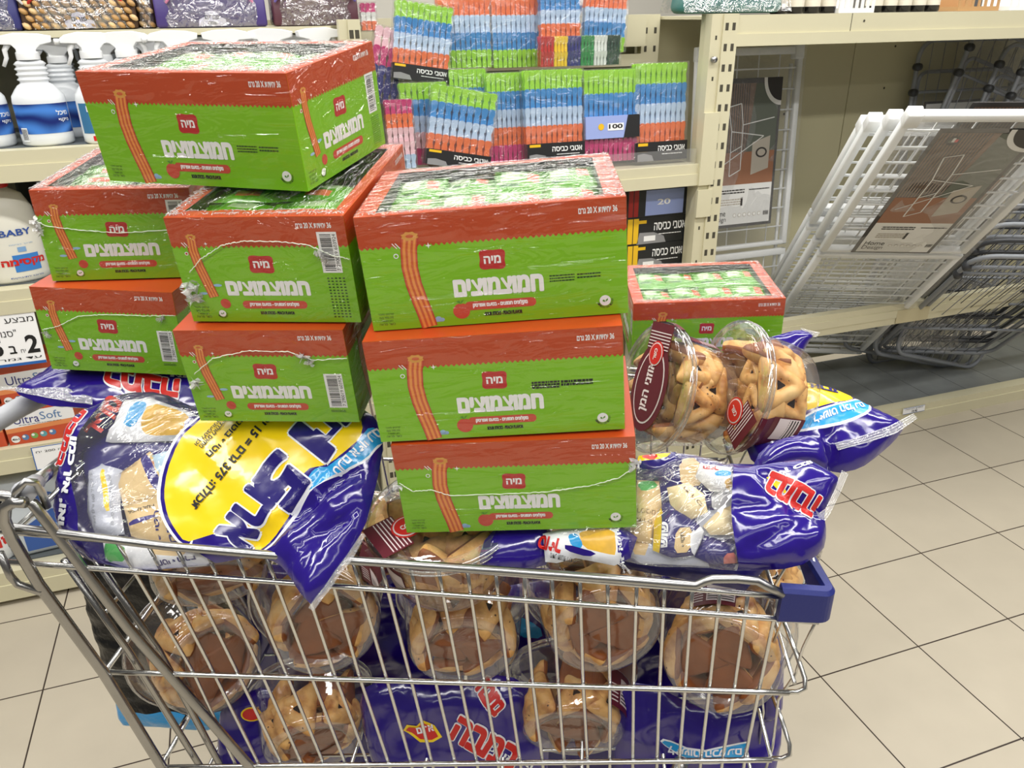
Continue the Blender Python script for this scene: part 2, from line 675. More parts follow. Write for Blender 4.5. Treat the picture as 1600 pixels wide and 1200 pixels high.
g.box((-1.16, 2.43, 1.560), (0.305, 2.45, 1.576))
g.box((-1.16, 2.45, 1.566), (0.305, SB, 1.576))
g.build('shelf_board', CREAM, unit)
g = MB()
g.box((0.36, SB - 0.09, 1.49), (1.43, SB - 0.03, 1.592))
g.box((0.36, SB - 0.07, 1.425), (1.43, SB - 0.03, 1.465))
g.build('rear_beam', CREAM, unit)
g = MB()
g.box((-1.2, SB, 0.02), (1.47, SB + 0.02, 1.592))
g.build('back_panel', mat('shade_panel', (150, 146, 124), 0.6), unit)  # cream panel darkened: shade behind the shelves is put into the colour
# clear plastic fence in front of the clothespin packs
g = MB()
g.box((0.365, SY + 0.012, 1.152), (1.41, SY + 0.015, 1.2))
g.build('shelf_fence', film('fence_acrylic', base=0.1, edge=0.5, haze=0.08, bump=0), unit)

# ------------------------------------------------ open rack bay on the right
bay = thing('shelving_unit', 'cream bay with a wide back panel holding the folded drying racks', 'shelving', mtx(0, 0, 0))
g = MB()
g.box((1.508, SY, 1.50), (3.9, SY + 0.05, 1.588))
g.box((1.508, SY - 0.006, 1.50), (3.9, SY, 1.535))
g.box((1.508, SY + 0.05, 1.575), (3.9, SB, 1.585))
for xx in (1.93, 3.02):
    g.box((xx, SY - 0.0006, 1.536), (xx + 0.002, SY + 0.002, 1.588), 1)
    g.lathe([(0, 0.001), (0.004, 0.001)], 8, 1, Matrix.Translation((xx + 0.05, SY - 0.0004, 1.565)) @ Matrix.Rotation(math.radians(90), 4, 'X'))
g.build('top_beam', [CREAM, SLOT], bay)
g = MB()
g.box((1.508, SB, 0.1), (2.418, SB + 0.02, 1.575))
g.box((2.4225, SB, 0.1), (3.9, SB + 0.02, 1.575))
for xx, zz in ((2.12, 1.22), (2.6, 1.3), (2.62, 1.46)):
    g.lathe([(0, 0.001), (0.005, 0.001)], 8, 1, Matrix.Translation((xx, SB - 0.0003, zz)) @ Matrix.Rotation(math.radians(90), 4, 'X'))
g.build('back_panel', [CREAM_D, SLOT], bay)
g = MB()
g.box((1.508, SY - 0.004, 0.472), (3.9, SY + 0.03, 0.555))
g.box((1.508, SY - 0.008, 0.50), (3.9, SY - 0.004, 0.53))
g.box((2.36, SY - 0.0085, 0.475), (2.52, SY - 0.0075, 0.53), 1)
g.build('front_rail', [CREAM, mat('old_tape', (196, 186, 150), 0.3)], bay)
g = MB()
g.box((1.508, SY, 0.0), (3.9, SY + 0.05, 0.075))
g.box((1.508, SY - 0.006, 0.0), (3.9, SY, 0.045))
bs = g.build('base_lip', CREAM, bay)
g = MB()
x = 1.51
for k in range(12):
    g.box((x, SY + 0.05, 0.05), (x + 0.197, SB, 0.07))
    x += 0.2
g.build('base_deck', mat('grey_deck', (128, 132, 132), 0.4, var=0.25, vscale=10, bump=0.2, bscale=30), bay)
g = MB()
g.box((3.9, SY, 0), (3.98, SB, 1.592))
g.build('upright', CREAM, bay)

# ================================================================== left shelf goods
WPL = mat('white_bottle_plastic', (236, 238, 240), 0.3)
CLB = mat('frosted_bottle', (226, 230, 234), 0.22)
LAB1 = bpy.data.materials.new('swirl_label')
LAB1.use_nodes = True
_nt = LAB1.node_tree
_w = _nt.nodes.new('ShaderNodeTexWave')
_w.wave_type = 'RINGS'
_w.inputs['Scale'].default_value = 9
_w.inputs['Distortion'].default_value = 6
_w.inputs['Detail'].default_value = 1
_cr = _nt.nodes.new('ShaderNodeValToRGB')
_cr.color_ramp.elements[0].color = (*lin((14, 36, 110)), 1)
_cr.color_ramp.elements[1].color = (*lin((70, 130, 214)), 1)
_tc = _nt.nodes.new('ShaderNodeTexCoord')
_nt.links.new(_tc.outputs['Object'], _w.inputs['Vector'])
_nt.links.new(_w.outputs['Fac'], _cr.inputs['Fac'])
_nt.links.new(_cr.outputs['Color'], _nt.nodes['Principled BSDF'].inputs['Base Color'])
_nt.nodes['Principled BSDF'].inputs['Roughness'].default_value = 0.35
LAB2 = mat('teal_label', (58, 116, 160), 0.4, var=0.15, vscale=10)
LABTXT = mat('label_white', (236, 240, 246), 0.45)


def wrap_print(mb, rx, ry, a0, a1, z0, z1, mi, k=14, off=0.0006, tri=None, s=None, bold=0.02):
    """printing wrapped round an oval bottle between two angles (radians) and heights"""
    if s is None:
        vs, fs = [], []
        for i in range(k + 1):
            a = a0 + (a1 - a0) * i / k
            for z in (z0, z1):
                vs.append(((rx + off) * math.cos(a), (ry + off) * math.sin(a), z))
        for i in range(k):
            fs.append((2 * i, 2 * i + 2, 2 * i + 3, 2 * i + 1))
        mb.add(vs, fs, mi, True)
    else:
        tv, tt = text2d(s, bold)
        mb.add([((rx + off) * math.cos(a0 + (a1 - a0) * u), (ry + off) * math.sin(a0 + (a1 - a0) * u), z0 + (z1 - z0) * v) for u, v in tv], tt, mi)


def make_sprayer(style, label, M):
    t = thing('spray_bottle', label, 'spray bottle', M, 'white spray bottles on the cleaning shelf')
    RX, RY = 0.06, 0.042
    g = MB()
    prof = [(0.0, 0.0), (0.9, 0.0), (0.99, 0.006), (1.0, 0.02), (1.0, 0.105), (0.97, 0.118), (0.8, 0.132), (0.66, 0.142)]
    for k in range(4):
        z = 0.142 + k * 0.012
        prof += [(0.60, z + 0.002), (0.53, z + 0.005), (0.53, z + 0.009), (0.60, z + 0.012)]
    prof += [(0.50, 0.196), (0.42, 0.198), (0.42, 0.214), (0.3, 0.216), (0, 0.216)]
    g.lathe([(r * RX, z) for r, z in prof], 28, 0, None, 1.0, RY / RX)
    fr = -math.pi / 2
    if style == 0:
        wrap_print(g, RX, RY, fr - 1.35, fr + 1.35, 0.03, 0.1, 1)
        wrap_print(g, RX, RY, fr + 0.55, fr + 1.1, 0.072, 0.084, 3, off=0.0012, s='מיכל')
        wrap_print(g, RX, RY, fr + 0.6, fr + 1.1, 0.055, 0.064, 3, off=0.0012, s='ניקוי')
        wrap_print(g, RX, RY, fr - 1.05, fr - 0.72, 0.012, 0.045, 3, off=0.0012)
        for k in range(7):
            a = fr - 1.02 + k * 0.042
            wrap_print(g, RX, RY, a, a + 0.02, 0.016, 0.042, 4, 2, 0.0016)
    else:
        wrap_print(g, RX, RY, fr - 1.3, fr + 1.3, 0.026, 0.098, 2)
        wrap_print(g, RX, RY, fr - 0.25, fr + 0.75, 0.074, 0.086, 3, off=0.0012, s='מיכל', bold=0.03)
        wrap_print(g, RX, RY, fr - 0.7, fr + 0.8, 0.063, 0.069, 3, off=0.0012, s='ספריי לניקוי חלונות')
        for k in range(4):
            wrap_print(g, RX, RY, fr - 0.55, fr + 0.75 - 0.1 * k, 0.054 - 0.006 * k, 0.0555 - 0.006 * k, 3, off=0.0012)
        wrap_print(g, RX, RY, fr - 0.85, fr - 0.6, 0.078, 0.092, 3, 6, 0.0012)
        wrap_print(g, RX, RY, fr - 0.8, fr - 0.65, 0.081, 0.089, 5, 6, 0.0016)
        wrap_print(g, RX, RY, fr - 0.8, fr - 0.6, 0.008, 0.02, 5, 6, 0.0012)
        wrap_print(g, RX, RY, fr - 0.5, fr - 0.3, 0.008, 0.02, 4, 6, 0.0012)
    g.build('bottle', [CLB, LAB1, LAB2, LABTXT, BLACK, REDF], t)
    g = MB()
    side = [(-0.022, 0.204), (0.020, 0.204), (0.021, 0.222), (0.032, 0.232), (0.058, 0.238), (0.06, 0.252), (0.03, 0.258), (-0.02, 0.26), (-0.05, 0.254), (-0.066, 0.243), (-0.066, 0.236), (-0.03, 0.234), (-0.022, 0.224)]
    g.prism(side, -0.013, 0.013, 0, Matrix.Rotation(math.radians(90), 4, 'X'))
    g.lathe([(0.026, 0.2), (0.026, 0.216), (0.022, 0.219), (0, 0.219)], 18)
    h = g.build('spray_head', WPL, t)
    mo = h.modifiers.new('soft', 'BEVEL')
    mo.width = 0.003
    mo.segments = 2
    g = MB()
    g.tube([(-0.036, 0, 0.236), (-0.046, 0, 0.222), (-0.046, 0, 0.205), (-0.056, 0, 0.186)], [0.007, 0.006, 0.005, 0.004], 8)
    g.build('trigger', WPL, t)
    g = MB()
    g.tube([(-0.066, 0, 0.2395), (-0.076, 0, 0.2395)], 0.007, 10)
    g.build('nozzle', WPL, t)
    return t


sp0 = make_sprayer(0, 'white spray bottle with a blue swirl label, nearest the left edge in full view', mtx(-0.442, 2.355, 1.3136, math.radians(8)))
sp1 = make_sprayer(1, 'white spray bottle with a teal printed label, just behind the topmost snack box', mtx(-0.300, 2.345, 1.3136, math.radians(-160 + 180)))
dup(sp0, mtx(-0.575, 2.36, 1.3136, math.radians(20)), 'white spray bottle with a blue label cut by the left edge of the picture')
rr = random.Random(4)
for j in range(3):
    for i in range(9):
        if j == 0 and i < 3:
            continue
        if i == 0 and j:
            continue
        x = -0.57 + 0.118 * i + (0.05 if j else 0) + rr.uniform(-0.008, 0.008)
        if x > 0.27:
            continue
        y = 2.36 + j * 0.105 + (0.015 if j else 0) + rr.uniform(-0.006, 0.006)
        if j == 0:
            lab = 'white trigger sprayer in the front row, only its head above the topmost snack box'
        else:
            lab = 'white trigger sprayer standing behind the front row of spray bottles'
        dup(sp1 if (i + j) % 2 else sp0, mtx(x, y, 1.3136, math.radians(rr.uniform(-25, 25) + (180 if rr.random() < 0.3 else 0))) @ Matrix.Scale(0.93 if j else 1.0, 4), lab,
            'white spray bottles on the cleaning shelf' if j == 0 else 'white spray bottles in the rear rows')


# ---- gift baskets on the top shelf
def gift_basket(x, w, body, label, kind, tagtext, bow, y=2.56):
    t = thing('gift_basket', label, 'gift basket', mtx(x, y, 1.577), None)
    g = MB()
    g.rbox((-w / 2, -0.085, 0.0), (w / 2, 0.085, 0.075), 0.008)
    if kind == 'woven':
        rr = random.Random(int(x * 100))
        for k in range(5):
            for i in range(int(w / 0.022)):
                xx = -w / 2 + 0.011 + i * 0.022 + (0.011 if k % 2 else 0)
                if xx > w / 2 - 0.005:
                    continue
                M = Matrix.Translation((xx, -0.087, 0.01 + k * 0.017)) @ Matrix.Rotation(math.radians(35), 4, 'Y')
                g.lathe([(0, -0.007), (0.008, -0.005), (0.012, 0), (0.008, 0.005), (0, 0.007)], 8, 1 if (i + k) % 3 else 2, M)
    g.build('tray', body, t)
    # gathered cellophane
    g = MB()
    rr = random.Random(int(x * 1000))
    N, K = 40, 12
    vs, fs = [], []
    for k in range(K + 1):
        f = k / K
        z = 0.002 + 0.26 * f
        sc = 1.03 if f < 0.3 else (1.03 - (f - 0.3) / 0.5 * 0.85 if f < 0.8 else 0.18 + (f - 0.8) * 1.2)
        for i in range(N):
            a = 2 * math.pi * i / N
            q = (abs(math.cos(a)) ** 4 + abs(math.sin(a)) ** 4) ** -0.25
            wob = 1 + 0.05 * noise.noise((x * 9 + math.cos(a) * 4, math.sin(a) * 4, f * 9)) + 0.03 * math.sin(a * 9 + f * 3) * f
            vs.append((math.cos(a) * q * w * 0.485 * sc * wob, math.sin(a) * q * 0.095 * sc * wob, z))
    for k in range(K):
        for i in range(N):
            a, b = k * N + i, k * N + (i + 1) % N
            fs.append((a, b, b + N, a + N))
    g.add(vs, fs, 0, False)
    g.build('cellophane_wrap', CELLO, t)
    if tagtext:
        g = MB()
        p = Print(g, (-0.036, -0.0955, 0.004), (1, 0, 0), (0, 0, 1), (0, -1, 0), 0.0006)
        p.poly([(0, 0.0), (0.072, 0.0), (0.07, 0.016), (0.055, 0.022), (0.05, 0.034), (0.036, 0.038), (0.022, 0.034), (0.017, 0.022), (0.002, 0.016)], 0, 1)
        p.text('פורים', 0.018, 0.016, 0.054, 0.026, 1, 2, 0.02)
        p.text('שמח', 0.024, 0.003, 0.048, 0.011, 1, 2, 0.02)
        g.build('gift_tag', [mat('tag_lilac', (222, 220, 240), 0.5), BLACK], t)
    g = MB()
    for sgn in (-1, 1):
        g.tube([(0, -0.02, 0.2), (sgn * 0.03, -0.05, 0.16), (sgn * 0.075, -0.08, 0.105), (sgn * 0.11, -0.094, 0.06)], [0.004, 0.008, 0.009, 0.003], 5, 0)
        g.tube([(0, -0.02, 0.2), (sgn * 0.05, -0.05, 0.22), (sgn * 0.08, -0.04, 0.17), (sgn * 0.04, -0.03, 0.12)], [0.004, 0.014, 0.016, 0.004], 5, 0)
    g.build('ribbon_bow', bow, t)
    return t


GOLDB = [mat('wicker_dark', (70, 48, 30), 0.6), mat('wicker_gold', (186, 146, 92), 0.5), mat('wicker_light', (222, 190, 140), 0.5)]
PURP = [mat('basket_purple', (66, 50, 116), 0.5, bump=0.3, bscale=60)]
gift_basket(-0.555, 0.19, [mat('basket_blue', (44, 46, 110), 0.5)], 'dark blue gift basket at the left end of the top shelf', 'plain', None, mat('ribbon_white', (230, 230, 235), 0.4))
gift_basket(-0.325, 0.27, GOLDB, 'golden woven gift basket with a red ribbon and lilac tag on the top shelf', 'woven', 'x', mat('ribbon_red', (206, 44, 40), 0.4))
gift_basket(-0.168, 0.045, GOLDB, 'narrow golden woven basket between the red-ribboned basket and a purple one', 'woven', None, mat('ribbon_gold', (200, 160, 70), 0.4), 2.60)
gift_basket(-0.002, 0.285, PURP, 'purple gift basket with a pink bow and lilac tag on the top shelf', 'plain', 'x', mat('ribbon_pink', (236, 150, 190), 0.4))
gift_basket(0.275, 0.235, [mat('basket_maroon', (84, 44, 56), 0.5, bump=0.3, bscale=60)], 'maroon gift basket with a violet bow next to the clothespin packs', 'plain', None, mat('ribbon_violet', (126, 110, 190), 0.4), 2.56)

# ---- detergent shelf: white jug, navy bottle, deal sign
t = thing('detergent_bottle', 'tall white baby detergent bottle with a blue round emblem at the left edge', 'detergent bottle', mtx(-0.60, 2.37, 0.9690, math.radians(12)))
g = MB()
g.lathe([(0, 0), (0.07, 0), (0.076, 0.006), (0.078, 0.02), (0.078, 0.12), (0.07, 0.19), (0.055, 0.225), (0.03, 0.24), (0.03, 0.255), (0, 0.255)], 30, 0, None, 1.05, 0.62)
fr = -math.pi / 2
wrap_print(g, 0.082, 0.0484, fr - 0.2, fr + 0.75, 0.125, 0.142, 1, off=0.0012, s='BABY', bold=0.02)
wrap_print(g, 0.082, 0.0484, fr + 0.0, fr + 0.8, 0.03, 0.075, 2, off=0.0008)
wrap_print(g, 0.082, 0.0484, fr - 0.35, fr + 1.0, 0.042, 0.064, 3, off=0.0016, s='מקסימה', bold=0.045)
wrap_print(g, 0.082, 0.0484, fr + 0.0, fr + 0.7, 0.1, 0.104, 4, off=0.0012, s='מרכך כביסה', bold=0.0)
wrap_print(g, 0.082, 0.0484, fr + 0.2, fr + 0.45, 0.082, 0.095, 4, off=0.0008)
wrap_print(g, 0.082, 0.0484, fr - 0.2, fr + 0.8, 0.012, 0.018, 1, off=0.0012, s='מרוכז לתינוקות', bold=0.0)
g.build('bottle', [mat('cream_bottle', (228, 226, 214), 0.35), mat('label_blue', (50, 84, 160), 0.4), mat('emblem_blue', (60, 130, 206), 0.4), REDF, mat('label_pale_blue', (130, 170, 214), 0.4)], t)
g = MB()
g.lathe([(0.034, 0.245), (0.036, 0.25), (0.036, 0.263), (0.03, 0.266), (0, 0.266)], 22)
g.build('cap', REDF, t)
t = thing('detergent_bottle', 'navy blue detergent bottle half hidden between the white jug and a snack box', 'detergent bottle', mtx(-0.463, 2.42, 0.9690, 0))
g = MB()
g.lathe([(0, 0), (0.055, 0), (0.062, 0.01), (0.062, 0.09), (0.05, 0.13), (0.028, 0.155), (0.024, 0.19), (0, 0.19)], 26, 0, None, 1.05, 0.7)
wrap_print(g, 0.065, 0.0434, fr - 0.6, fr + 0.2, 0.06, 0.07, 1, off=0.001, s='fresh')
g.build('bottle', [mat('navy_bottle', (26, 32, 128), 0.3), WHITE], t)
g = MB()
g.lathe([(0.026, 0.178), (0.028, 0.2), (0.02, 0.226), (0, 0.226)], 18)
g.build('cap', mat('cap_dark', (30, 32, 50), 0.4), t)
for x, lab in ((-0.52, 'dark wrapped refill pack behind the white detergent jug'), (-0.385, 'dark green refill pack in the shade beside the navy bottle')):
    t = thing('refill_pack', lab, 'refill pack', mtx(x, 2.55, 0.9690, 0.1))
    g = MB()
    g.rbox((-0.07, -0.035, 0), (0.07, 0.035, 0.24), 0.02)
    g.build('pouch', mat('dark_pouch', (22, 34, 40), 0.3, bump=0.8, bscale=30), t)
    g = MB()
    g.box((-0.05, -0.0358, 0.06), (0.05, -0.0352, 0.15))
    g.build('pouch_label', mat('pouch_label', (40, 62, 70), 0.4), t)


def shelf_sign(name, label, x0, x1, z0, z1, y, rows, edge):
    t = thing(name, label, 'price sign', mtx(x0, y, z0, 0, math.radians(-6)))
    w, h = x1 - x0, z1 - z0
    g = MB()
    g.box((0, 0, 0), (w, 0.0015, h))
    p = Print(g, (0, 0, 0), (1, 0, 0), (0, 0, 1), (0, -1, 0), 0.0004)
    for e in edge(w, h):
        p.rect(*e, 2, 1)
    for s, a, b, c, d, bold, mi in rows:
        p.text(s, w * a, h * b, w * c, h * d, mi, 2, bold)
    g.build('card', [WHITE, BLACK, mat('sign_blue', (34, 96, 170), 0.5)], t)
    return t


shelf_sign('deal_sign', 'white deal sign with blue edges and handwriting under the white detergent jug', -0.94, -0.563, 0.765, 0.920, SY - 0.016,
           [('מבצע מרכך מקסימס', 0.3, 0.72, 0.985, 0.84, 0.0, 1), ('"סנו"', 0.74, 0.52, 0.86, 0.64, 0.0, 1), ('2', 0.9, 0.2, 0.98, 0.52, 0.03, 1), ('יח', 0.86, 0.22, 0.89, 0.28, 0, 1), ('ב', 0.79, 0.22, 0.835, 0.36, 0.02, 1), ('25', 0.62, 0.2, 0.755, 0.5, 0.03, 1), ('עד גמר המלאי', 0.45, 0.1, 0.98, 0.15, 0, 1)],
           lambda w, h: [(0, 0, w, h * 0.05), (0, h * 0.93, w, h)])
shelf_sign('price_tag', 'small white price tag reading 29.90 on the cream shelf edge', -0.665, -0.495, 0.445, 0.515, SY - 0.014,
           [('אבקת כביסה 200 יח', 0.06, 0.7, 0.98, 0.82, 0.0, 1), ('29', 0.58, 0.18, 0.74, 0.46, 0.02, 1), ('90', 0.76, 0.34, 0.83, 0.47, 0.0, 1), ('מחיר', 0.7, 0.54, 0.85, 0.62, 0, 1)],
           lambda w, h: [(0, 0, w, h * 0.03), (0, h * 0.97, w, h), (0, 0, w * 0.015, h), (w * 0.985, 0, w, h)])
shelf_sign('price_tag', 'small white price tag on the grey base shelf, right of the cart', 2.50, 2.615, 0.048, 0.075, SY - 0.012,
           [('19.90', 0.4, 0.1, 0.65, 0.5, 0.02, 1), ('מתקן כביסה', 0.1, 0.6, 0.9, 0.85, 0.0, 1)],
           lambda w, h: [(0, 0, w, h * 0.06), (0, h * 0.94, w, h)])

# ---- orange detergent boxes
ORB = mat('detergent_orange', (196, 78, 44), 0.4, var=0.25, vscale=14)
ORL = mat('detergent_glow', (226, 140, 84), 0.4)
BUB = [mat('bubble_blue', (88, 128, 176), 0.4), mat('bubble_green', (120, 170, 90), 0.4), mat('bubble_teal', (90, 160, 170), 0.4)]


def detergent_box(x, z, label, w=0.178):
    t = thing('detergent_box', label, 'detergent box', mtx(x, 2.36, z, 0))
    g = MB()
    h = 0.118
    g.box((-w / 2, -0.07, 0), (w / 2, 0.07, h))
    p = Print(g, (-w / 2, -0.07, 0), (1, 0, 0), (0, 0, 1), (0, -1, 0), 0.0003)
    p.poly([(0, h * 0.42), (w, h * 0.5), (w, h * 0.86), (0, h * 0.8)], 1, 1)
    p.poly([(0, h * 0.3), (w, h * 0.38), (w, h * 0.5), (0, h * 0.42)], 2, 1)
    p.text('Ultra', 0.14 * w, h * 0.52, 0.5 * w, h * 0.73, 3, 3, 0.0)
    p.text('Soft', 0.52 * w, h * 0.56, 0.82 * w, h * 0.76, 4, 3, 0.0)
    p.disc(w * 0.1, h * 0.14, 0.011, 0.011, 1, 2)
    p.text('4in1', w * 0.1 - 0.009, h * 0.11, w * 0.1 + 0.009, h * 0.17, 7, 3, 0.02)
    for k in range(4):
        p.disc(w * (0.24 + 0.13 * k), h * (0.16 + 0.012 * k), 0.009, 0.009, 4 + k % 3, 2)
        p.disc(w * (0.24 + 0.13 * k) - 0.003, h * (0.16 + 0.012 * k) + 0.003, 0.004, 0.004, 1, 3)
    p.lines(0.2 * w, h * 0.48, 0.8 * w, h * 0.5, 1, 7, 3, 3)
    g.build('carton', [ORB, WHITE, ORL, mat('ultra_navy', (40, 44, 120), 0.4), BUB[0], BUB[1], BUB[2], BLACK], t)


detergent_box(-0.630, 0.5185, 'orange detergent box with a white band above the small price tag')
detergent_box(-0.618, 0.6370, 'orange detergent box stacked on the one above the price tag')
detergent_box(-0.815, 0.5185, 'orange detergent box cut by the left edge, beside the stacked ones')

# ---- bottom shelf packs
t = thing('wipes_pack', 'white pack with blue and red print on the bottom shelf behind the cart handle', 'pack', mtx(-0.68, 2.40, 0.1180, 0.1))
g = MB()
g.rbox((-0.13, -0.06, 0), (0.13, 0.06, 0.27), 0.02)
p = Print(g, (-0.13, -0.0602, 0), (1, 0, 0), (0, 0, 1), (0, -1, 0), 0.0004)
p.poly([(0.03, 0.02), (0.23, 0.02), (0.23, 0.12), (0.12, 0.15), (0.03, 0.1)], 1, 1)
p.rect(0.16, 0.03, 0.22, 0.06, 2, 2)
p.disc(0.1, 0.08, 0.03, 0.03, 3, 2)
p.text('סופט', 0.06, 0.17, 0.2, 0.21, 1, 2, 0.03)
g.build('pouch', [mat('pack_pale', (206, 214, 222), 0.35), mat('pack_blue', (52, 92, 168), 0.4), REDF, SKYB], t)
t = thing('powder_jar', 'white jar with red lettering at the left edge of the bottom shelf', 'jar', mtx(-0.87, 2.38, 0.1180, 0.2))
g = MB()
g.lathe([(0, 0), (0.055, 0), (0.06, 0.008), (0.06, 0.11), (0.05, 0.125), (0, 0.125)], 26)
wrap_print(g, 0.06, 0.06, fr - 0.2, fr + 1.2, 0.05, 0.085, 1, off=0.001, s='סנו', bold=0.04)
g.build('jar_body', [WPL, REDF], t)
g = MB()
g.lathe([(0.054, 0.118), (0.054, 0.145), (0.048, 0.15), (0, 0.15)], 26)
g.build('lid', REDF, t)
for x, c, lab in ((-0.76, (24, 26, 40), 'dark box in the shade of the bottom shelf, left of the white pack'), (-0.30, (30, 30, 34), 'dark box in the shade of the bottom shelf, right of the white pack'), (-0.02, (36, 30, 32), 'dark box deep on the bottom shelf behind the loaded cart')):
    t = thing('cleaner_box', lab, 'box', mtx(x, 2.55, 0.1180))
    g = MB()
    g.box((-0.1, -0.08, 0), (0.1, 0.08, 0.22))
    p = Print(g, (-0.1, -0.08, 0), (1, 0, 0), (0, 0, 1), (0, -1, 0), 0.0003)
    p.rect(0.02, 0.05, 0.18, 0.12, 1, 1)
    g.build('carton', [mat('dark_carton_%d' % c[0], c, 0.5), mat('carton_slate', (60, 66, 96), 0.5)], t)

# ================================================================== clothespins
PEGC = {'green': (150, 214, 40), 'blue': (44, 136, 206), 'ice': (182, 208, 238), 'orange': (236, 112, 54), 'pink': (196, 34, 112), 'rose': (240, 196, 206),
        'navy': (30, 36, 120), 'red': (196, 30, 30), 'yellow': (244, 204, 20), 'dgreen': (18, 140, 66), 'white': (226, 232, 228), 'pine': (14, 62, 44)}
PEGM = {}


def peg_mesh(c):
    if c in PEGM:
        return PEGM[c]
    g = MB()
    m = mat('peg_' + c, PEGC[c], 0.3, coat=0.2)
    for s in (-1, 1):
        prof = [(0.0, 0.00), (0.40, 0.01), (0.42, 0.22), (0.30, 0.45), (0.44, 0.62), (0.49, 0.8), (0.42, 0.94), (0.2, 1.0), (0.0, 1.0)]
        vs, fs = [], []
        n = len(prof)
        for dy in (0.0, 1.0):
            for (x, z) in prof:
                vs.append((x, s * (0.12 + 0.3 * dy + 0.25 * max(0, z - 0.5)), z))
            for (x, z) in prof:
                vs.append((-x, s * (0.12 + 0.3 * dy + 0.25 * max(0, z - 0.5)), z))
        for i in range(n - 1):
            a, b, c2, d = i, i + 1, n + i + 1, n + i
            fs += [(a, b, c2, d), (2 * n + a, 2 * n + b, 2 * n + c2, 2 * n + d), (a, b, 2 * n + b, 2 * n + a), (n + a, n + b, 3 * n + b, 3 * n + a)]
        g.add(vs, fs, 0, False)
    PEGM[c] = g.mesh('clothespin', [m])
    return PEGM[c]


def text_card(g, w, h, z0, s, mi_bg, mi_tx, mi_y, y):
    p = Print(g, (-w / 2, y, z0), (1, 0, 0), (0, 0, 1), (0, -1, 0), 0.0004)
    p.rect(0, 0, w, h, mi_bg, 1)
    if s:
        p.text(s, w * 0.42, h * 0.5, w * 0.95, h * 0.78, mi_tx, 2, 0.02)
        p.lines(w * 0.5, h * 0.32, w * 0.9, h * 0.4, 1, mi_tx, 2, 2)
        p.poly([(w * 0.02, 0.0), (w * 0.34, 0.0), (w * 0.3, h * 0.3), (w * 0.14, h * 0.42), (w * 0.02, h * 0.36)], mi_y + 1, 2)
        p.rect(w * 0.03, h * 0.8, w * 0.22, h * 0.95, mi_y, 2)


PGRP = 'clothespin packs on the shelf'
CARDK = mat('card_black', (34, 34, 36), 0.4)
CARDY = mat('card_yellow', (230, 184, 30), 0.45)
CARDG = mat('card_grey', (140, 140, 142), 0.45)
CARDV = mat('card_lilac', (150, 166, 220), 0.45)


def pin_pack(px0, px1, pyt, pyb, y, rows, label, card=None, n=12, roll=0.0, yaw=0.0, depth=0.04):
    """pack whose front spans the given picture columns and rows, standing at depth y"""
    a = on_axis((px0 + px1) / 2, pyb, 1, y)
    w = abs(on_axis(px1, pyb, 1, y).x - on_axis(px0, pyb, 1, y).x)
    h = on_axis((px0 + px1) / 2, pyt, 1, y).z - a.z
    M = mtx(a.x, y, a.z, yaw, math.radians(-5)) @ Matrix.Rotation(roll, 4, 'Y')
    t = thing('clothespin_pack', label, 'clothespins', M)
    nr = len(rows)
    rh = h / nr
    for k, c in enumerate(rows):
        zt = h - k * rh
        if c in ('card', 'lilac'):
            g = MB()
            g.box((-w / 2, -0.012, zt - rh), (w / 2, depth * 0.6, zt - 0.001), 4 if c == 'lilac' else 0)
            if c == 'card':
                text_card(g, w, rh, zt - rh, 'אטבי כביסה', 0, 1, 2, -0.0125)
            else:
                p = Print(g, (-w / 2, -0.0125, zt - rh), (1, 0, 0), (0, 0, 1), (0, -1, 0), 0.0004)
                p.poly([(w * 0.7, 0), (w, 0), (w, rh), (w * 0.78, rh)], 0, 1)
                p.text('100', w * 0.42, rh * 0.42, w * 0.68, rh * 0.62, 0, 2, 0.03)
                p.rect(w * 0.4, rh * 0.34, w * 0.7, rh * 0.66, 1, 1)
                p.disc(w * 0.28, rh * 0.52, 0.01, 0.01, 2, 1)
            g.build('pack_card', [CARDK, WHITE, CARDY, CARDG, CARDV], t)
            continue
        me = peg_mesh(c)
        pw = w / n
        for i in range(n):
            o = bpy.data.objects.new('clothespin', me)
            COL.objects.link(o)
            o.parent = t
            o.location = (-w / 2 + pw * (i + 0.5), depth * 0.4, zt - rh * 1.08)
            o.scale = (pw * 0.98, depth * 0.75, rh * 1.06)
    g = MB()
    g.box((-w / 2 - 0.002, -0.006, -0.004), (w / 2 + 0.002, depth, h + 0.002))
    g.build('pack_wrap', PACKF, t)
    return t


Y1, Y2 = 2.345, 2.52
pin_pack(766, 824, 113, 253, Y1 + 0.04, ['green', 'blue', 'ice', 'orange', 'pink'], 'tall clothespin pack with a pink bottom row, third from left in the lower row', n=8)
pin_pack(664, 764, 137, 262, Y1 - 0.02, ['green', 'blue', 'ice', 'orange', 'card'], 'tilted clothespin pack with a black card at the left of the lower row', n=9, roll=math.radians(11))
pin_pack(824, 912, 108, 250, Y1, ['green', 'blue', 'ice', 'orange', 'card'], 'clothespin pack with a black card right above the tall snack stack', n=11)
pin_pack(914, 996, 108, 250, Y1, ['green', 'blue', 'lilac', 'lilac', 'pink'][:3] + ['pink'], 'clothespin pack with a lilac price card and pink bottom row', n=11)
pin_pack(992, 1070, 98, 250, Y1, ['green', 'blue', 'ice', 'orange', 'card'], 'clothespin pack with a black card beside the slotted upright', n=10)
pin_pack(710, 766, 107, 248, Y1 + 0.07, ['green', 'blue', 'ice', 'orange', 'pink'], 'clothespin pack with a pink row squeezed behind the tilted one', n=8)
pin_pack(634, 706, 128, 255, Y1 + 0.05, ['green', 'blue', 'ice', 'rose', 'pink'], 'clothespin pack with green tops behind the tilted pack', n=8)
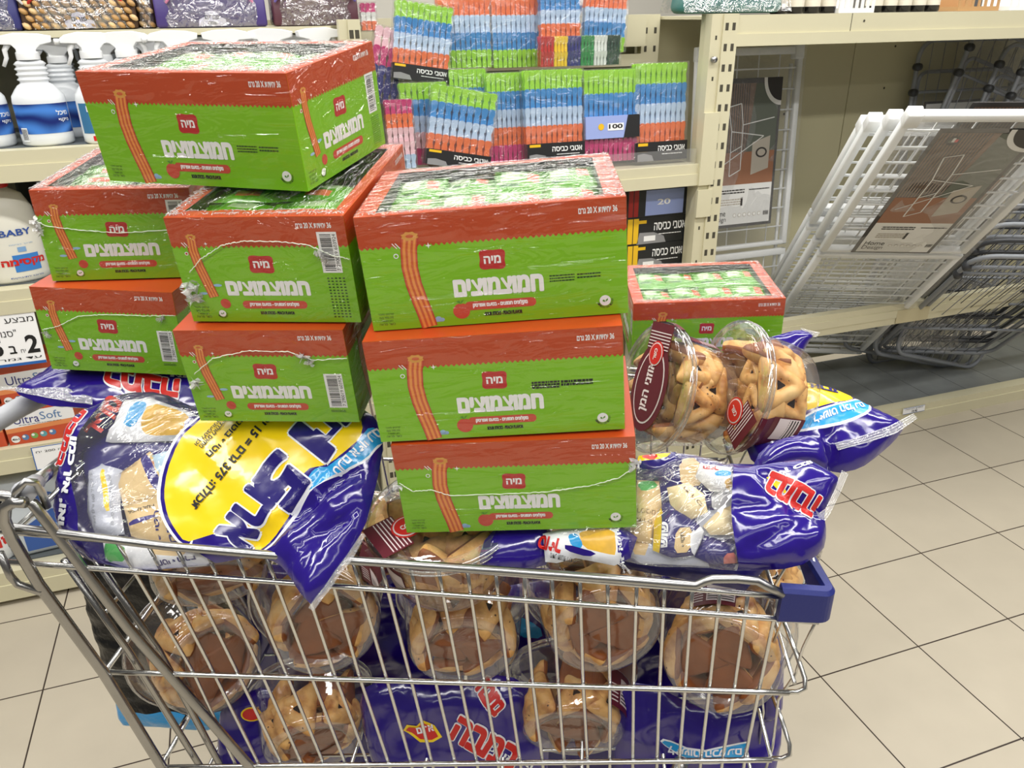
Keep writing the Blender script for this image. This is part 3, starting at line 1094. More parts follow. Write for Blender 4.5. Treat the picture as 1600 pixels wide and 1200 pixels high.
pin_pack(610, 652, 155, 262, Y1 - 0.01, ['pink', 'orange', 'rose', 'rose', 'ice'], 'pale pink clothespin pack at the left end of the lower row', n=5)
pin_pack(612, 700, 3, 127, Y2 - 0.06, ['green', 'blue', 'ice', 'orange', 'card'], 'clothespin pack with a black card at the left of the upper row', n=10, roll=math.radians(9))
pin_pack(690, 770, -6, 104, Y2, ['orange', 'ice', 'blue', 'green'], 'upper clothespin pack with orange on top and green below, left of its twin', n=10)
pin_pack(772, 846, -6, 103, Y2, ['orange', 'ice', 'blue', 'green'], 'upper clothespin pack with orange on top and green below, above the multicoloured pack', n=10)
pin_pack(846, 908, -30, 57, Y2 - 0.03, ['orange', 'blue', 'ice', 'orange'], 'upper clothespin pack standing on the left half of the multicoloured pack', n=8)
pin_pack(912, 976, -12, 78, Y2 + 0.01, ['orange', 'ice', 'blue', 'green'], 'upper clothespin pack at the right end of the upper row', n=9, roll=math.radians(4))
pin_pack(572, 620, 40, 160, Y2 - 0.05, ['rose', 'pink', 'navy', 'navy'], 'rose and navy clothespin pack at the left end of the upper row', n=4, roll=math.radians(14))
pin_pack(566, 590, 4, 46, Y2 - 0.02, ['pink', 'white', 'orange'], 'small clothespin pack above the rose and navy one', n=3)
# multicoloured pack: columns of colour
_a = on_axis(908, 104, 1, Y2 - 0.08)
_w = on_axis(970, 104, 1, Y2 - 0.08).x - on_axis(847, 104, 1, Y2 - 0.08).x
_h = on_axis(908, 57, 1, Y2 - 0.08).z - _a.z
t = thing('clothespin_pack', 'multicoloured clothespin pack in six colour blocks lying across the upper row', 'clothespins', mtx(_a.x, Y2 - 0.08, _a.z))
for k, c in enumerate(['red', 'yellow', 'navy', 'dgreen', 'white', 'pine']):
    for i in range(4):
        for j in range(2):
            o = bpy.data.objects.new('clothespin', peg_mesh(c))
            COL.objects.link(o)
            o.parent = t
            o.location = (-_w / 2 + _w / 24 * (4 * k + i + 0.5), 0.02, 0.002 + j * _h / 2)
            o.scale = (_w / 24, 0.035, _h / 2)
g = MB()
g.box((-_w / 2 - 0.002, -0.004, 0), (_w / 2 + 0.002, 0.04, _h + 0.002))
g.build('pack_wrap', PACKF, t)
# risers: plain card trays that lift the upper row
for x0, x1, lab in ((0.60, 0.90, 'brown card tray lifting the left part of the upper clothespin row'), (0.93, 1.32, 'brown card tray lifting the right part of the upper clothespin row')):
    t = thing('card_tray', lab, 'tray', mtx((x0 + x1) / 2, 2.56, 1.1495))
    zt = 0.255
    g = MB()
    g.box((-(x1 - x0) / 2, -0.10, 0), ((x1 - x0) / 2, 0.14, zt))
    g.build('tray_body', CARD, t)

# ---- black clothespin boxes under the clothespin shelf
def peg_box(px0, px1, pyt, pyb, y, style, label):
    a, b = on_axis(px0, pyb, 1, y), on_axis(px1, pyb, 1, y)
    h = on_axis(px0, pyt, 1, y).z - a.z
    w = b.x - a.x
    t = thing('clothespin_box', label, 'box', mtx(a.x, y, a.z))
    g = MB()
    g.box((0, 0, 0), (w, 0.11, h), 0)
    p = Print(g, (0, 0, 0), (1, 0, 0), (0, 0, 1), (0, -1, 0), 0.0004)
    if style == 'black':
        p.text('אטבי כביסה', w * 0.42, h * 0.48, w * 0.92, h * 0.78, 1, 2, 0.02)
        p.lines(w * 0.5, h * 0.32, w * 0.85, h * 0.38, 1, 1, 2, 2)
        p.poly([(w * 0.16, 0), (w * 0.62, 0), (w * 0.58, h * 0.25), (w * 0.42, h * 0.42), (w * 0.2, h * 0.44)], 3, 1)
        p.rect(w * 0.27, h * 0.1, w * 0.45, h * 0.3, 1, 2)
        p.rect(w * 0.18, h * 0.78, w * 0.3, h * 0.9, 2, 2)
    else:
        p.rect(w * 0.3, h * 0.05, w * 0.95, h * 0.92, 4, 1)
        p.text('20', w * 0.5, h * 0.4, w * 0.72, h * 0.6, 1, 2, 0.02)
    for k, c in enumerate(('red', 'red') if style == 'lilac' else ('yellow', 'yellow')):
        p.rect(w * 0.09 * k + 0.003, 0.004, w * 0.09 * (k + 1), h * 0.98, 5 if c == 'red' else 2, 1)
    g.build('carton', [mat('box_black', (30, 32, 34), 0.4), WHITE, CARDY, CARDG, CARDV, mat('peg_edge_red', (150, 30, 24), 0.4)], t)


peg_box(978, 1070, 385, 424, 2.35, 'black', 'black clothespin box at the bottom of the pile under the clothespin shelf')
peg_box(978, 1076, 343, 384.4, 2.35, 'black', 'black clothespin box in the middle of the pile under the clothespin shelf')
peg_box(980, 1070, 297, 342.4, 2.35, 'lilac', 'clothespin box with a lilac face on top of the pile under the shelf')
# ================================================================== drying racks
RACKW = mat('rack_white', (232, 234, 234), 0.4)
RACKG = mat('rack_grey', (134, 138, 144), 0.35)
RACKD = mat('rack_dark', (52, 54, 58), 0.4)
CARDB = mat('rack_card_black', (50, 46, 44), 0.45)
CARDBR = mat('rack_card_brown', (120, 92, 72), 0.5, var=0.2, vscale=8)
CARDGN = mat('rack_card_sage', (96, 102, 92), 0.5)
CARDFL = mat('rack_card_floor', (150, 104, 78), 0.5)
CARDW = mat('rack_card_white', (222, 222, 220), 0.5)
CARDLB = mat('rack_card_line', (180, 172, 160), 0.5)
POLYF = film('rack_polybag', base=0.09, edge=0.4, rough=0.12, haze=0.08, bump=0.9, bscale=12, bdist=0.01)


POLYG = film('grey_rack_polybag', base=0.05, edge=0.3, rough=0.12, haze=0.02, bump=0.9, bscale=12, bdist=0.01)


def rack_card(parent, x0, z0, w, h, y, full=True):
    """printed hang card of a drying rack: room scene above, data strip below (flat card, 1 mm)"""
    g = MB()
    g.box((x0, y, z0), (x0 + w, y + 0.0015, z0 + h))
    p = Print(g, (x0, y, z0), (1, 0, 0), (0, 0, 1), (0, -1, 0), 0.0004)
    b = 0.012
    p.rect(b, h * 0.42, w - b, h - b * 1.5, 2, 1)                       # brown slatted wall
    for k in range(15):
        xx = b + 0.004 + k * (w * 0.5) / 15
        p.rect(xx, h * 0.52, xx + 0.0035, h - b * 1.6, 1, 2)
    p.poly([(w * 0.52, h * 0.52), (w - b, h * 0.52), (w - b, h - b * 1.5), (w * 0.62, h - b * 1.5), (w * 0.58, h * 0.75)], 3, 3)
    p.rect(b, h * 0.30, w - b, h * 0.52, 4, 4)                          # wooden floor
    p.rect(b, b, w - b, h * 0.30, 5, 4)                                 # white data strip
    # pictured white rack
    def bar(x0_, y0_, x1_, y1_, t=0.0035):
        d = Vector((x1_ - x0_, y1_ - y0_)).normalized()
        n = Vector((-d.y, d.x)) * t / 2
        p.poly([(x0_ - n.x, y0_ - n.y), (x1_ - n.x, y1_ - n.y), (x1_ + n.x, y1_ + n.y), (x0_ + n.x, y0_ + n.y)], 5, 6)
    for q in ((.30, .36, .30, .66), (.46, .40, .46, .70), (.30, .36, .46, .40), (.30, .66, .78, .62), (.46, .70, .92, .74), (.30, .66, .24, .82), (.46, .70, .42, .84), (.24, .82, .42, .84), (.14, .42, .78, .62), (.30, .52, .46, .56)):
        bar(w * q[0], h * q[1], w * q[2], h * q[3])
    p.poly([(w * .62, h * .36), (w * .88, h * .40), (w * .88, h * .62), (w * .62, h * .58)], 6, 5)
    p.disc(w * .76, h * .51, w * .085, h * .035, 1, 6)
    p.disc(w * .76, h * .51, w * .06, h * .024, 6, 7)
    # round corner badge
    pts = [(w, h - 0.002)] + [(w - 0.085 * math.cos(a), h - 0.085 * math.sin(a)) for a in [math.radians(2 + 86 * i / 12) for i in range(13)]]
    p.poly([(w * 0.999, h * 0.999)] + [(w - 0.082 * math.cos(math.radians(90 * i / 12)), h - 0.1 * math.sin(math.radians(90 * i / 12))) for i in range(13)], 5, 6)
    p.poly([(w * 0.999, h * 0.999)] + [(w - 0.068 * math.cos(math.radians(90 * i / 12)), h - 0.084 * math.sin(math.radians(90 * i / 12))) for i in range(13)], 1, 7)
    p.text('Home', 0.022, h * 0.085, 0.085, h * 0.125, 1, 6, 0.0)
    p.text('Design', 0.022, h * 0.035, 0.088, h * 0.08, 1, 6, 0.0)
    p.lines(w * 0.16, h * 0.24, w * 0.55, h * 0.275, 2, 1, 6, 2)
    p.lines(w * 0.16, h * 0.16, w * 0.5, h * 0.21, 3, 6, 6, 3)
    p.lines(w * 0.62, h * 0.255, w * 0.93, h * 0.27, 1, 1, 6, 4)
    for k in range(6):
        p.disc(w * (0.42 + 0.075 * k), h * 0.085, w * 0.026, w * 0.026, 6, 6, 10)
        p.disc(w * (0.42 + 0.075 * k), h * 0.085, w * 0.02, w * 0.02, 5, 7, 10)
    p.rect(w * 0.5, h * 0.15, w * 0.53, h * 0.21, 1, 6)
    bar(w * 0.47, h * 0.21, w * 0.56, h * 0.2)
    bar(w * 0.66, h * 0.15, w * 0.74, h * 0.2)
    p.barcode(w * 0.86, h * 0.07, w * 0.94, h * 0.1, 1, 6, 5, False)
    # maker's round emblem: green, white, red
    p.disc(w * 0.2, h * 0.93, 0.017, 0.02, 1, 6)
    p.poly([(w * .2 - .012, h * .93), (w * .2 - .003, h * .945), (w * .2 - .003, h * .92), (w * .2 - .01, h * .92)], 3, 7)
    p.rect(w * .2 - .003, h * .922, w * .2 + .004, h * .948, 5, 7)
    p.rect(w * .2 + .004, h * .922, w * .2 + .012, h * .94, 7, 7)
    return g.build('hang_card', [CARDB, CARDB, CARDBR, CARDGN, CARDFL, CARDW, CARDLB, REDF], parent)


def white_rack(label, M, w, h, split, card=None, wires=11, group=None, poly=True):
    """folded white rack: local x across, z along its length, -y its face; split = height where the two wings meet"""
    t = thing('drying_rack', label, 'drying rack', M, group)
    for nm, z0, z1, yy in (('upper_wing', split + 0.008, h, 0.0), ('lower_wing', 0.0, split - 0.008, 0.0)):
        g = MB()
        fr = 0.017
        g.rbox((-w / 2, yy - 0.012, z0), (-w / 2 + fr * 1.4, yy + 0.012, z1), 0.005)
        g.rbox((w / 2 - fr * 1.4, yy - 0.012, z0), (w / 2, yy + 0.012, z1), 0.005)
        g.rbox((-w / 2, yy - 0.012, z1 - fr * 1.6), (w / 2, yy + 0.012, z1), 0.005)
        g.rbox((-w / 2, yy - 0.012, z0), (w / 2, yy + 0.012, z0 + fr), 0.005)
        n = max(3, int((z1 - z0) / 0.07))
        for k in range(1, n):
            z = z0 + (z1 - z0) * k / n
            g.tube([(-w / 2 + fr, yy, z), (w / 2 - fr, yy, z)], 0.0032, 6)
        for k in range(1, 5):
            x = -w / 2 + w * k / 5
            g.tube([(x, yy + 0.007, z0 + fr), (x, yy + 0.007, z1 - fr)], 0.0026, 6)
        if nm == 'upper_wing':
            for s in (-1, 1):
                g.rbox((s * (w / 2 - 0.02) - 0.02, -0.017, z1 - 0.045), (s * (w / 2 - 0.02) + 0.02, 0.017, z1 + 0.006), 0.005)
        g.build(nm, RACKW, t)
    g = MB()
    g.tube([(-w / 2 + 0.03, 0.02, 0.02), (-w / 2 + 0.03, 0.02, h - 0.06)], 0.007, 8)
    g.tube([(w / 2 - 0.03, 0.02, 0.02), (w / 2 - 0.03, 0.02, h - 0.06)], 0.007, 8)
    g.tube([(-w / 2 + 0.03, 0.02, 0.02), (w / 2 - 0.03, 0.02, 0.02)], 0.007, 8)
    g.build('leg_frame', RACKW, t)
    if card:
        rack_card(t, *card)
    if poly:
        g = MB()
        n1, n2 = 14, 24
        vs, fs = [], []
        for j in range(n2 + 1):
            for i in range(n1 + 1):
                x = -w / 2 - 0.006 + (w + 0.012) * i / n1
                z = split * 0.2 + (h + 0.012 - split * 0.2) * j / n2
                vs.append((x, -0.018 - 0.004 * noise.noise((x * 9, z * 6, w * 10 + h)), z))
        for j in range(n2):
            for i in range(n1):
                a = j * (n1 + 1) + i
                fs.append((a, a + 1, a + n1 + 2, a + n1 + 1))
        g.add(vs, fs, 0, True)
        g.build('poly_wrap', POLYF, t)
    return t


# upright one behind the slotted post: leans a little against the back panel
_q = on_axis(1225, 430, 1, 2.62)
_t = on_axis(1232, 72, 1, 2.70)
RW, RH = 0.46, 1.36
M0 = mtx(_q.x - RW / 2, 2.60, _t.z - RH * 0.998, 0, math.radians(-4.0))
white_rack('white folded drying rack standing upright right behind the slotted post', M0, RW, RH, RH - 0.755,
           (RW / 2 - 0.39, RH - 0.655, 0.30, 0.55, -0.0165))

# leaning pile: faces tip towards the aisle over the front rail
D = Vector((.31, .67, -.66)).normalized()
Hh = Vector((.907, -.42, 0)).normalized()
Nn = Hh.cross(-D).normalized()      # x across, z up the rack ; face direction is -(z cross x)
Q = Vector((2.179, 2.316, 0.531))


def lean_frame(off_n, off_h, off_d):
    ex, ez = Hh, -D
    ey = ez.cross(ex)
    o = Q + ex * off_h + D * off_d + ey * off_n
    return frame(o, ex, ey, ez)


LL = 1.80
for k, (on, oh, od, lab, card) in enumerate((
        (0.046, 0.0, 0.60, 'front white drying rack of the leaning pile with a brown picture card', (-0.14, 1.055, 0.253, 0.70, -0.0165)),
        (0.098, -0.012, 0.60, 'second white drying rack of the leaning pile, just behind the front one', (-0.06, 1.09, 0.255, 0.70, -0.0165)),
        (0.150, -0.03, 0.60, 'third white drying rack from the front of the leaning pile', None),
        (0.202, -0.02, 0.60, 'rearmost white drying rack of the leaning pile', None))):
    white_rack(lab, lean_frame(on, oh, od), 0.475, LL - 0.085 * k, 0.60 + 0.435, card, poly=(k < 2))


# grey tube racks
def grey_rack(label, M, w, h, m1, group=None, card=False, poly=True):
    t = thing('drying_rack', label, 'drying rack', M, group)

    def loop(w_, h_, r, y):
        pts = []
        for cx, cz, a0 in ((w_ / 2 - r, h_ - r, 0), (-w_ / 2 + r, h_ - r, 90), (-w_ / 2 + r, r, 180), (w_ / 2 - r, r, 270)):
            for i in range(6):
                a = math.radians(a0 + 90 * i / 5)
                pts.append((cx + r * math.cos(a), y, cz + r * math.sin(a)))
        return pts
    g = MB()
    g.tube(loop(w, h, 0.07, 0), 0.009, 8, closed=True)
    g.build('outer_frame', m1, t)
    g = MB()
    g.tube(loop(w - 0.07, h - 0.12, 0.04, 0.016), 0.008, 8, closed=True)
    g.build('leg_frame', m1, t)
    g = MB()
    for k in range(1, 9):
        x = -w / 2 + w * k / 9
        g.tube([(x, 0, 0.01), (x, 0, h - 0.01)], 0.0018, 6)
    for z in (0.3 * h, 0.86 * h):
        g.tube([(-w / 2, 0, z), (w / 2, 0, z)], 0.006, 8)
    g.build('wires', m1, t)
    for s in (-1, 1):
        for z in (h * 0.86, h * 0.93):
            g = MB()
            g.lathe([(0, -0.016), (0.014, -0.014), (0.017, 0), (0.014, 0.014), (0, 0.016)], 12, 0, Matrix.Translation((s * w / 2, -0.004, z)) @ Matrix.Rotation(math.radians(90), 4, 'X'))
            g.build('joint_cap', RACKD, t)
    if card:
        g = MB()
        g.box((-w / 2 + 0.06, -0.014, h - 0.38), (w / 2 - 0.14, -0.0125, h - 0.235))
        p = Print(g, (-w / 2 + 0.06, -0.014, h - 0.38), (1, 0, 0), (0, 0, 1), (0, -1, 0), 0.0005)
        p.rect(0.01, 0.0, w - 0.21, 0.135, 1, 1)
        p.disc(0.06, 0.075, 0.018, 0.022, 0, 2)
        p.disc(0.135, 0.085, 0.018, 0.022, 0, 2)
        p.lines(0.03, 0.02, 0.16, 0.03, 1, 0, 2, 3)
        g.build('hang_card', [CARDB, CARDW], t)
    if poly:
        g = MB()
        g.box((-w / 2 - 0.012, -0.016, 0.05), (w / 2 + 0.012, -0.0155, h + 0.012))
        g.build('poly_wrap', POLYG, t)
    return t


_p = on_axis(1436, 62, 1, 2.74)
grey_rack('grey tube drying rack standing against the back panel with a card of two dots', mtx(_p.x + 0.30, 2.70, 0.072, 0, math.radians(-1.5)), 0.58, _p.z - 0.075, RACKG, None, True)
for k, (px, py) in enumerate(((1520, 68), (1566, 96), (1600, 110))):
    yy = 2.62 - 0.07 * k
    _p = on_axis(px, py, 1, yy)
    hh = 1.38 - 0.05 * k
    M = frame(Vector((_p.x + 0.28 - 0.27, yy + 0.05, _p.z)) , Vector((1, 0, 0)), Vector((0, 1, 0)), Vector((0, 0, 1)))
    lean = math.radians(17)
    M = Matrix.Translation((_p.x + 0.27, yy, _p.z)) @ Matrix.Rotation(lean, 4, 'Y') @ Matrix.Translation((0, 0, -hh))
    grey_rack(['grey tube drying rack leaning right beside the upright grey one', 'grey tube drying rack behind the white pile, second from the right edge', 'grey tube drying rack cut by the right edge above the white pile'][k], M, 0.54, hh, RACKG)
for k in range(5):
    M = lean_frame(0.05 + 0.05 * k, 0.62 - 0.02 * (4 - k), 0.58 - 0.02 * k)
    grey_rack('dark grey tube drying rack leaning at the right edge of the base shelf', M, 0.5, 0.98, RACKD if k % 2 else RACKG, 'dark drying racks leaning at the right edge', False, False)

# ================================================================== goods on top of the right bay
TB = 1.5885
rr = random.Random(12)
BOTK = mat('bottle_black', (24, 22, 24), 0.25)
GOLDC = mat('cap_gold', (206, 150, 60), 0.35, metal=0.6)


def small_bottle(x, y, c, capm, label, group):
    t = thing('bottle', label, 'bottle', mtx(x, y, TB), group)
    g = MB()
    g.lathe([(0, 0), (0.024, 0), (0.027, 0.004), (0.027, 0.1), (0.02, 0.12), (0.01, 0.135), (0.01, 0.15), (0, 0.15)], 16)
    g.lathe([(0.0274, 0.02), (0.0274, 0.085)], 16, 1)
    g.build('bottle_body', [c, mat('bottle_label', (226, 220, 206), 0.5)], t)
    g = MB()
    g.lathe([(0.013, 0.14), (0.013, 0.165), (0, 0.167)], 12)
    g.build('cap', capm, t)
    return t


bx = 1.70
for k in range(4):
    small_bottle(bx + 0.062 * k, 2.34, BOTK, BOTK, 'black bottle with a pale label behind the wrapped teal pack on the top beam', 'black bottles on the top shelf')
bx = 2.08
for k in range(5):
    small_bottle(bx + 0.06 * k, 2.35, BOTK, GOLDC, 'black bottle with a gold cap in the middle of the top shelf', 'gold capped bottles on the top shelf')
for x, w, lab, c in ((1.97, 0.14, 'white slotted tray between the black and the gold-capped bottles on the top shelf', (232, 232, 232)),
                     (2.48, 0.18, 'tan carton on the top shelf above the panel seam', (190, 150, 104)),
                     (2.72, 0.2, 'white slotted tray right of the tan carton on the top shelf', (232, 232, 236)),
                     (2.98, 0.22, 'white carton with green dabs near the right end of the top shelf', (226, 228, 224))):
    t = thing('display_tray', lab, 'tray', mtx(x, 2.36, TB))
    g = MB()
    g.box((-w / 2, -0.06, 0), (w / 2, 0.06, 0.014))
    g.box((-w / 2, -0.06, 0.05), (w / 2, -0.056, 0.064))
    for k in range(7):
        xx = -w / 2 + (w - 0.01) * k / 6
        g.box((xx, -0.06, 0.014), (xx + 0.01, -0.056, 0.05))
    g.box((-w / 2, 0.05, 0.014), (w / 2, 0.06, 0.09))
    if c[1] == 228:
        g.box((-0.03, -0.0606, 0.02), (0.0, -0.0602, 0.04), 1)
    g.build('tray_body', [mat('tray_%d' % int(x * 100), c, 0.5), mat('leaf_green', (80, 150, 60), 0.5)], t)
t = thing('wrapped_pack', 'teal and silver wrapped pack lying on the top beam above the slotted post', 'wrapped pack', mtx(1.52, 2.36, TB + 0.004))
g = MB()
g.rbox((-0.17, -0.06, 0), (0.17, 0.06, 0.05), 0.02)
g.build('pack_body', mat('pack_teal', (70, 130, 124), 0.35, var=0.4, vscale=20), t)
g = MB()
vs, fs = [], []
for j in range(9):
    for i in range(25):
        x, y = -0.19 + 0.38 * i / 24, -0.075 + 0.15 * j / 8
        vs.append((x, y, 0.056 + 0.016 * noise.noise((x * 14, y * 20, 3.3)) if 0 < j < 8 else 0.004))
for j in range(8):
    for i in range(24):
        a = j * 25 + i
        fs.append((a, a + 1, a + 26, a + 25))
g.add(vs, fs, 0, False)
g.build('cellophane_wrap', CELLO, t)
t = thing('notice_card', 'white card with a blue band on the shelf behind the clothespin bay', 'card', mtx(1.13, 2.62, 1.592))
g = MB()
g.box((0, 0, 0), (0.16, 0.003, 0.14))
g.box((0, -0.0006, 0.012), (0.16, 0, 0.03), 1)
g.build('card', [WHITE, mat('card_band_blue', (60, 90, 170), 0.5)], t)
for k in range(4):
    t = thing('candy_bag', ['red foil candy bag at the right end of the top shelf', 'yellow foil candy bag at the right end of the top shelf', 'silver foil candy bag left of the red one on the top shelf', 'silver foil candy bag between the red and the yellow one'][k], 'candy bag', mtx([3.28, 3.46, 3.18, 3.38][k], 2.34, TB + 0.001, [0.2, -0.1, -0.2, 0.1][k]))
    g = MB()
    vs, fs = [], []
    for s in (0, 1):
        for j in range(7):
            for i in range(9):
                x, y = -0.06 + 0.12 * i / 8, -0.045 + 0.09 * j / 6
                e = (1 - (x / 0.06) ** 2) * (1 - (y / 0.045) ** 2)
                vs.append((x, y, 0.028 + (0.026 if s else -0.026) * max(0, e) ** 0.5 + 0.003 * noise.noise((x * 60, y * 60, k))))
    for s in (0, 1):
        for j in range(6):
            for i in range(8):
                a = s * 63 + j * 9 + i
                fs.append((a, a + 1, a + 10, a + 9))
    g.add(vs, fs, 0, True)
    g.build('foil_pouch', [[REDF, YELLOW, STEEL, STEEL][k]], t)
# ================================================================== shopping cart
CA = on_axis(30, 828, 2, 1.02)
CB = on_axis(1300, 948, 2, 0.955)
CU = Vector((CB.x - CA.x, CB.y - CA.y, 0)).normalized()      # along the cart, towards its front
CN = Vector((-CU.y, CU.x, 0))                                # across, away from the viewer
SL = 0.08                                                    # the side leans in towards the bottom
CWID = 0.62


def side(px, py, off=0.0):
    """point on (or off behind) the near side panel seen at a pixel"""
    d = ray(px, py)
    t = (off + SL * (1 - CAM.z) - CN.dot(CAM - CA) + 0.0) / (CN.dot(d) + SL * d.z)
    return CAM + d * t


def mirror(p):
    """same point on the far side panel"""
    k = CN.dot(p - CA)
    q = p + CN * (CWID - 2 * k)
    return q


def frontback(p, k):
    return p + CN * k


cart = thing('shopping_cart', 'chrome wire shopping cart with a blue corner bumper, loaded with snack boxes', 'shopping cart', mtx(CA.x, CA.y, 0))
cart.matrix_world = Matrix.Identity(4)
rods = [  # (x at w2, x at w3, x at bottom)
    (205, 300, 366), (250, 332, 402), (293, 370, 438), (337, 408, 470), (382, 447, 504), (428, 485, 538), (474, 523, 573), (519, 561, 606),
    (561, 603, 641), (604, 641, 674), (648, 679, 710), (691, 718, 744), (735, 756, 777), (778, 794, 812), (821, 832, 847), (864, 872, 881),
    (907, 911, 918), (950, 953, 953), (994, 990, 989), (1037, 1031, 1027), (1080, 1071, 1062), (1122, 1109, 1096), (1165, 1148, 1130), (1211, 1187, 1165)]


def y_w2(x): return 877 + (x - 20) * (969 - 877) / (1270 - 20)
def y_w3(x): return 1048 + (x - 165) * (1081 - 1048) / (1246 - 165)
def y_b(x): return 1197 + (x - 253) * (1185 - 1197) / (1222 - 253)
def y_r(x): return 840 + (x - 107) * (933 - 840) / (1222 - 107)


def side_panel(mb, f):
    for a, b, c in rods:
        pts = [side(a - (b - a) * 0.26, y_r(a) + 1), side(a, y_w2(a)), side(b, y_w3(b)), side(c, y_b(c)), side(c + (c - b) * 0.5, y_b(c) + 70)]
        mb.tube([f(p + CN * 0.003) for p in pts], 0.0025, 7)
    n = 12
    mb.tube([f(side(x, y_w2(x)) - CN * 0.002) for x in [0 + (1278 - 0) * i / n for i in range(n + 1)]], 0.0038, 8)
    mb.tube([f(side(x, y_w3(x)) - CN * 0.002) for x in [165 + (1232 - 165) * i / n for i in range(n + 1)]], 0.0038, 8)
    mb.tube([f(side(x, y_b(x)) - CN * 0.002) for x in [253 + (1205 - 253) * i / n for i in range(n + 1)]], 0.0038, 8)
    mb.tube([f(side(x, y_r(x)) + CN * 0.001) for x in [-30 + (1232 + 30) * i / n for i in range(n + 1)]], 0.0036, 8)


g = MB()
side_panel(g, lambda p: p)
g.build('side_grid', CHROME, cart)
g = MB()
side_panel(g, mirror)
g.build('side_grid', CHROME, cart)

# rim rods
rim_px = [(-60, 812), (30, 822), (97, 830), (260, 850), (400, 862), (542, 872), (780, 888), (960, 901), (1060, 909), (1087, 911), (1100, 905), (1113, 901), (1150, 901), (1182, 904), (1200, 914), (1222, 925)]
g = MB()
g.tube([side(*p) - CN * 0.004 for p in rim_px], 0.0054, 10)
g.tube([mirror(side(*p)) + CN * 0.004 for p in rim_px], 0.0054, 10)
g.build('rim', STEEL, cart)

# nose: wires bending round the front, with the corner loops
FRW2, FRW3, FRB = side(1290, 970), side(1258, 1077), side(1232, 1181)
g = MB()
for base, (bx, by), (tx, ty) in ((FRW3, (1246, 1081), (1240, 1017)), (FRB, (1222, 1185), (1222, 1140))):
    a = side(bx - 16, by)
    loop = [a, side(bx, by - 0), side(bx + 12, by - 6), side(bx + 14, by - 14) + CN * 0.008, side(bx + 8, by - 30) + CN * 0.03, side(tx, ty) + CN * 0.06]
    g.tube(loop, 0.0033, 8)
    g.tube([loop[-1], loop[-1] + CN * (CWID - 0.16)], 0.0033, 8)
    g.tube([mirror(p) for p in loop], 0.0033, 8)
g.tube([side(1278, 969), side(1288, 967) + CN * 0.004, side(1292, 962) + CN * 0.02], 0.0033, 8)
for k in range(9):
    off = 0.014 + k * 0.062
    top = side(1290, 962) + CN * off
    mid = side(1256, 1076) + CN * (off + 0.012 * (k < 1)) - CU * (0.004 + 0.02 * (k > 0))
    low = side(1228, 1182) + CN * off - CU * 0.015
    end = low + (low - mid) * 0.55
    g.tube([top, top + (mid - top) * 0.6 - CU * 0.004, mid, mid + (low - mid) * 0.35 - CU * 0.012, low, end], 0.0021, 6)
for zz in (0.935, 0.80, 0.66):
    s = CU.dot(side(1290, 965) - CA) - 0.012 * (0.935 - zz) / 0.13
    p0 = CA + CU * s
    p0.z = zz
    g.tube([p0 + CN * 0.03, p0 + CN * (CWID - 0.03)], 0.003, 8)
g.build('front_grid', CHROME, cart)

# front rim rod (between the bumpers)
g = MB()
pf = side(1300, 930)
g.tube([pf + CN * 0.04 - CU * 0.006, pf + CN * (CWID - 0.04) - CU * 0.006], 0.0046, 10)
g.build('front_rim', STEEL, cart)


# blue corner bumpers: an L wrapped round the corner
def bumper(f):
    g = MB()
    p0, p1 = side(1217, 940), side(1303, 945)
    L = (p1 - p0).dot(CU)
    zt0, zt1 = side(1222, 916).z, side(1300, 922).z
    zb0, zb1 = side(1214, 965).z, side(1296, 968).z
    thick, arm, r = 0.016, 0.085, 0.016
    outer, inner = [], []
    path = [(0, -0.009)] + [(L - r + r * math.sin(a), -0.009 + r - r * math.cos(a)) for a in [math.radians(90 * i / 6) for i in range(7)]] + [(L - 0.004, arm)]
    path2 = [(0, -0.009 + thick)] + [(L - r - 0.004 + (r - thick + 0.006) * math.sin(a), -0.009 + r - (r - thick) * math.cos(a)) for a in [math.radians(90 * i / 6) for i in range(7)]] + [(L - 0.004 - thick, arm)]
    secs = []
    n = len(path)
    vs, fs = [], []
    for i in range(n):
        t = min(1, path[i][0] / L)
        zt, zb = zt0 + (zt1 - zt0) * t, zb0 + (zb1 - zb0) * t
        if i == n - 1:
            zb += 0.02
            zt -= 0.006
        for (s_, n_), zz, ins in ((path[i], zb + 0.004, 0), (path[i], zt - 0.005, 0), (path[i], zt, 0.004), (path2[i], zt, -0.002), (path2[i], zt - 0.006, 0), (path2[i], zb, 0), (path[i], zb, 0.004)):
            a, b = path[i], path2[i]
            dx = Vector((b[0] - a[0], b[1] - a[1]))
            dl = dx.normalized() if dx.length > 1e-6 else dx
            s2, n2 = s_ + dl.x * ins, n_ + dl.y * ins
            q = p0 + CU * s2 + CN * n2
            q.z = zz
            vs.append(f(q))
    m = 7
    for i in range(n - 1):
        for j in range(m):
            fs.append((i * m + j, i * m + (j + 1) % m, (i + 1) * m + (j + 1) % m, (i + 1) * m + j))
    fs.append(tuple(range(m)))
    fs.append(tuple(reversed(range((n - 1) * m, n * m))))
    g.add(vs, fs, 0, False)
    o = g.build('corner_bumper', BLUEP, cart)
    mo = o.modifiers.new('soft', 'BEVEL')
    mo.width = 0.004
    mo.segments = 3
    mo.limit_method = 'ANGLE'
    return o


bumper(lambda p: p)
bumper(mirror)

# rear gate of thick slanting tubes
def tubes_px(pts, off=0.0):
    return [side(x, y, off) for x, y in pts]


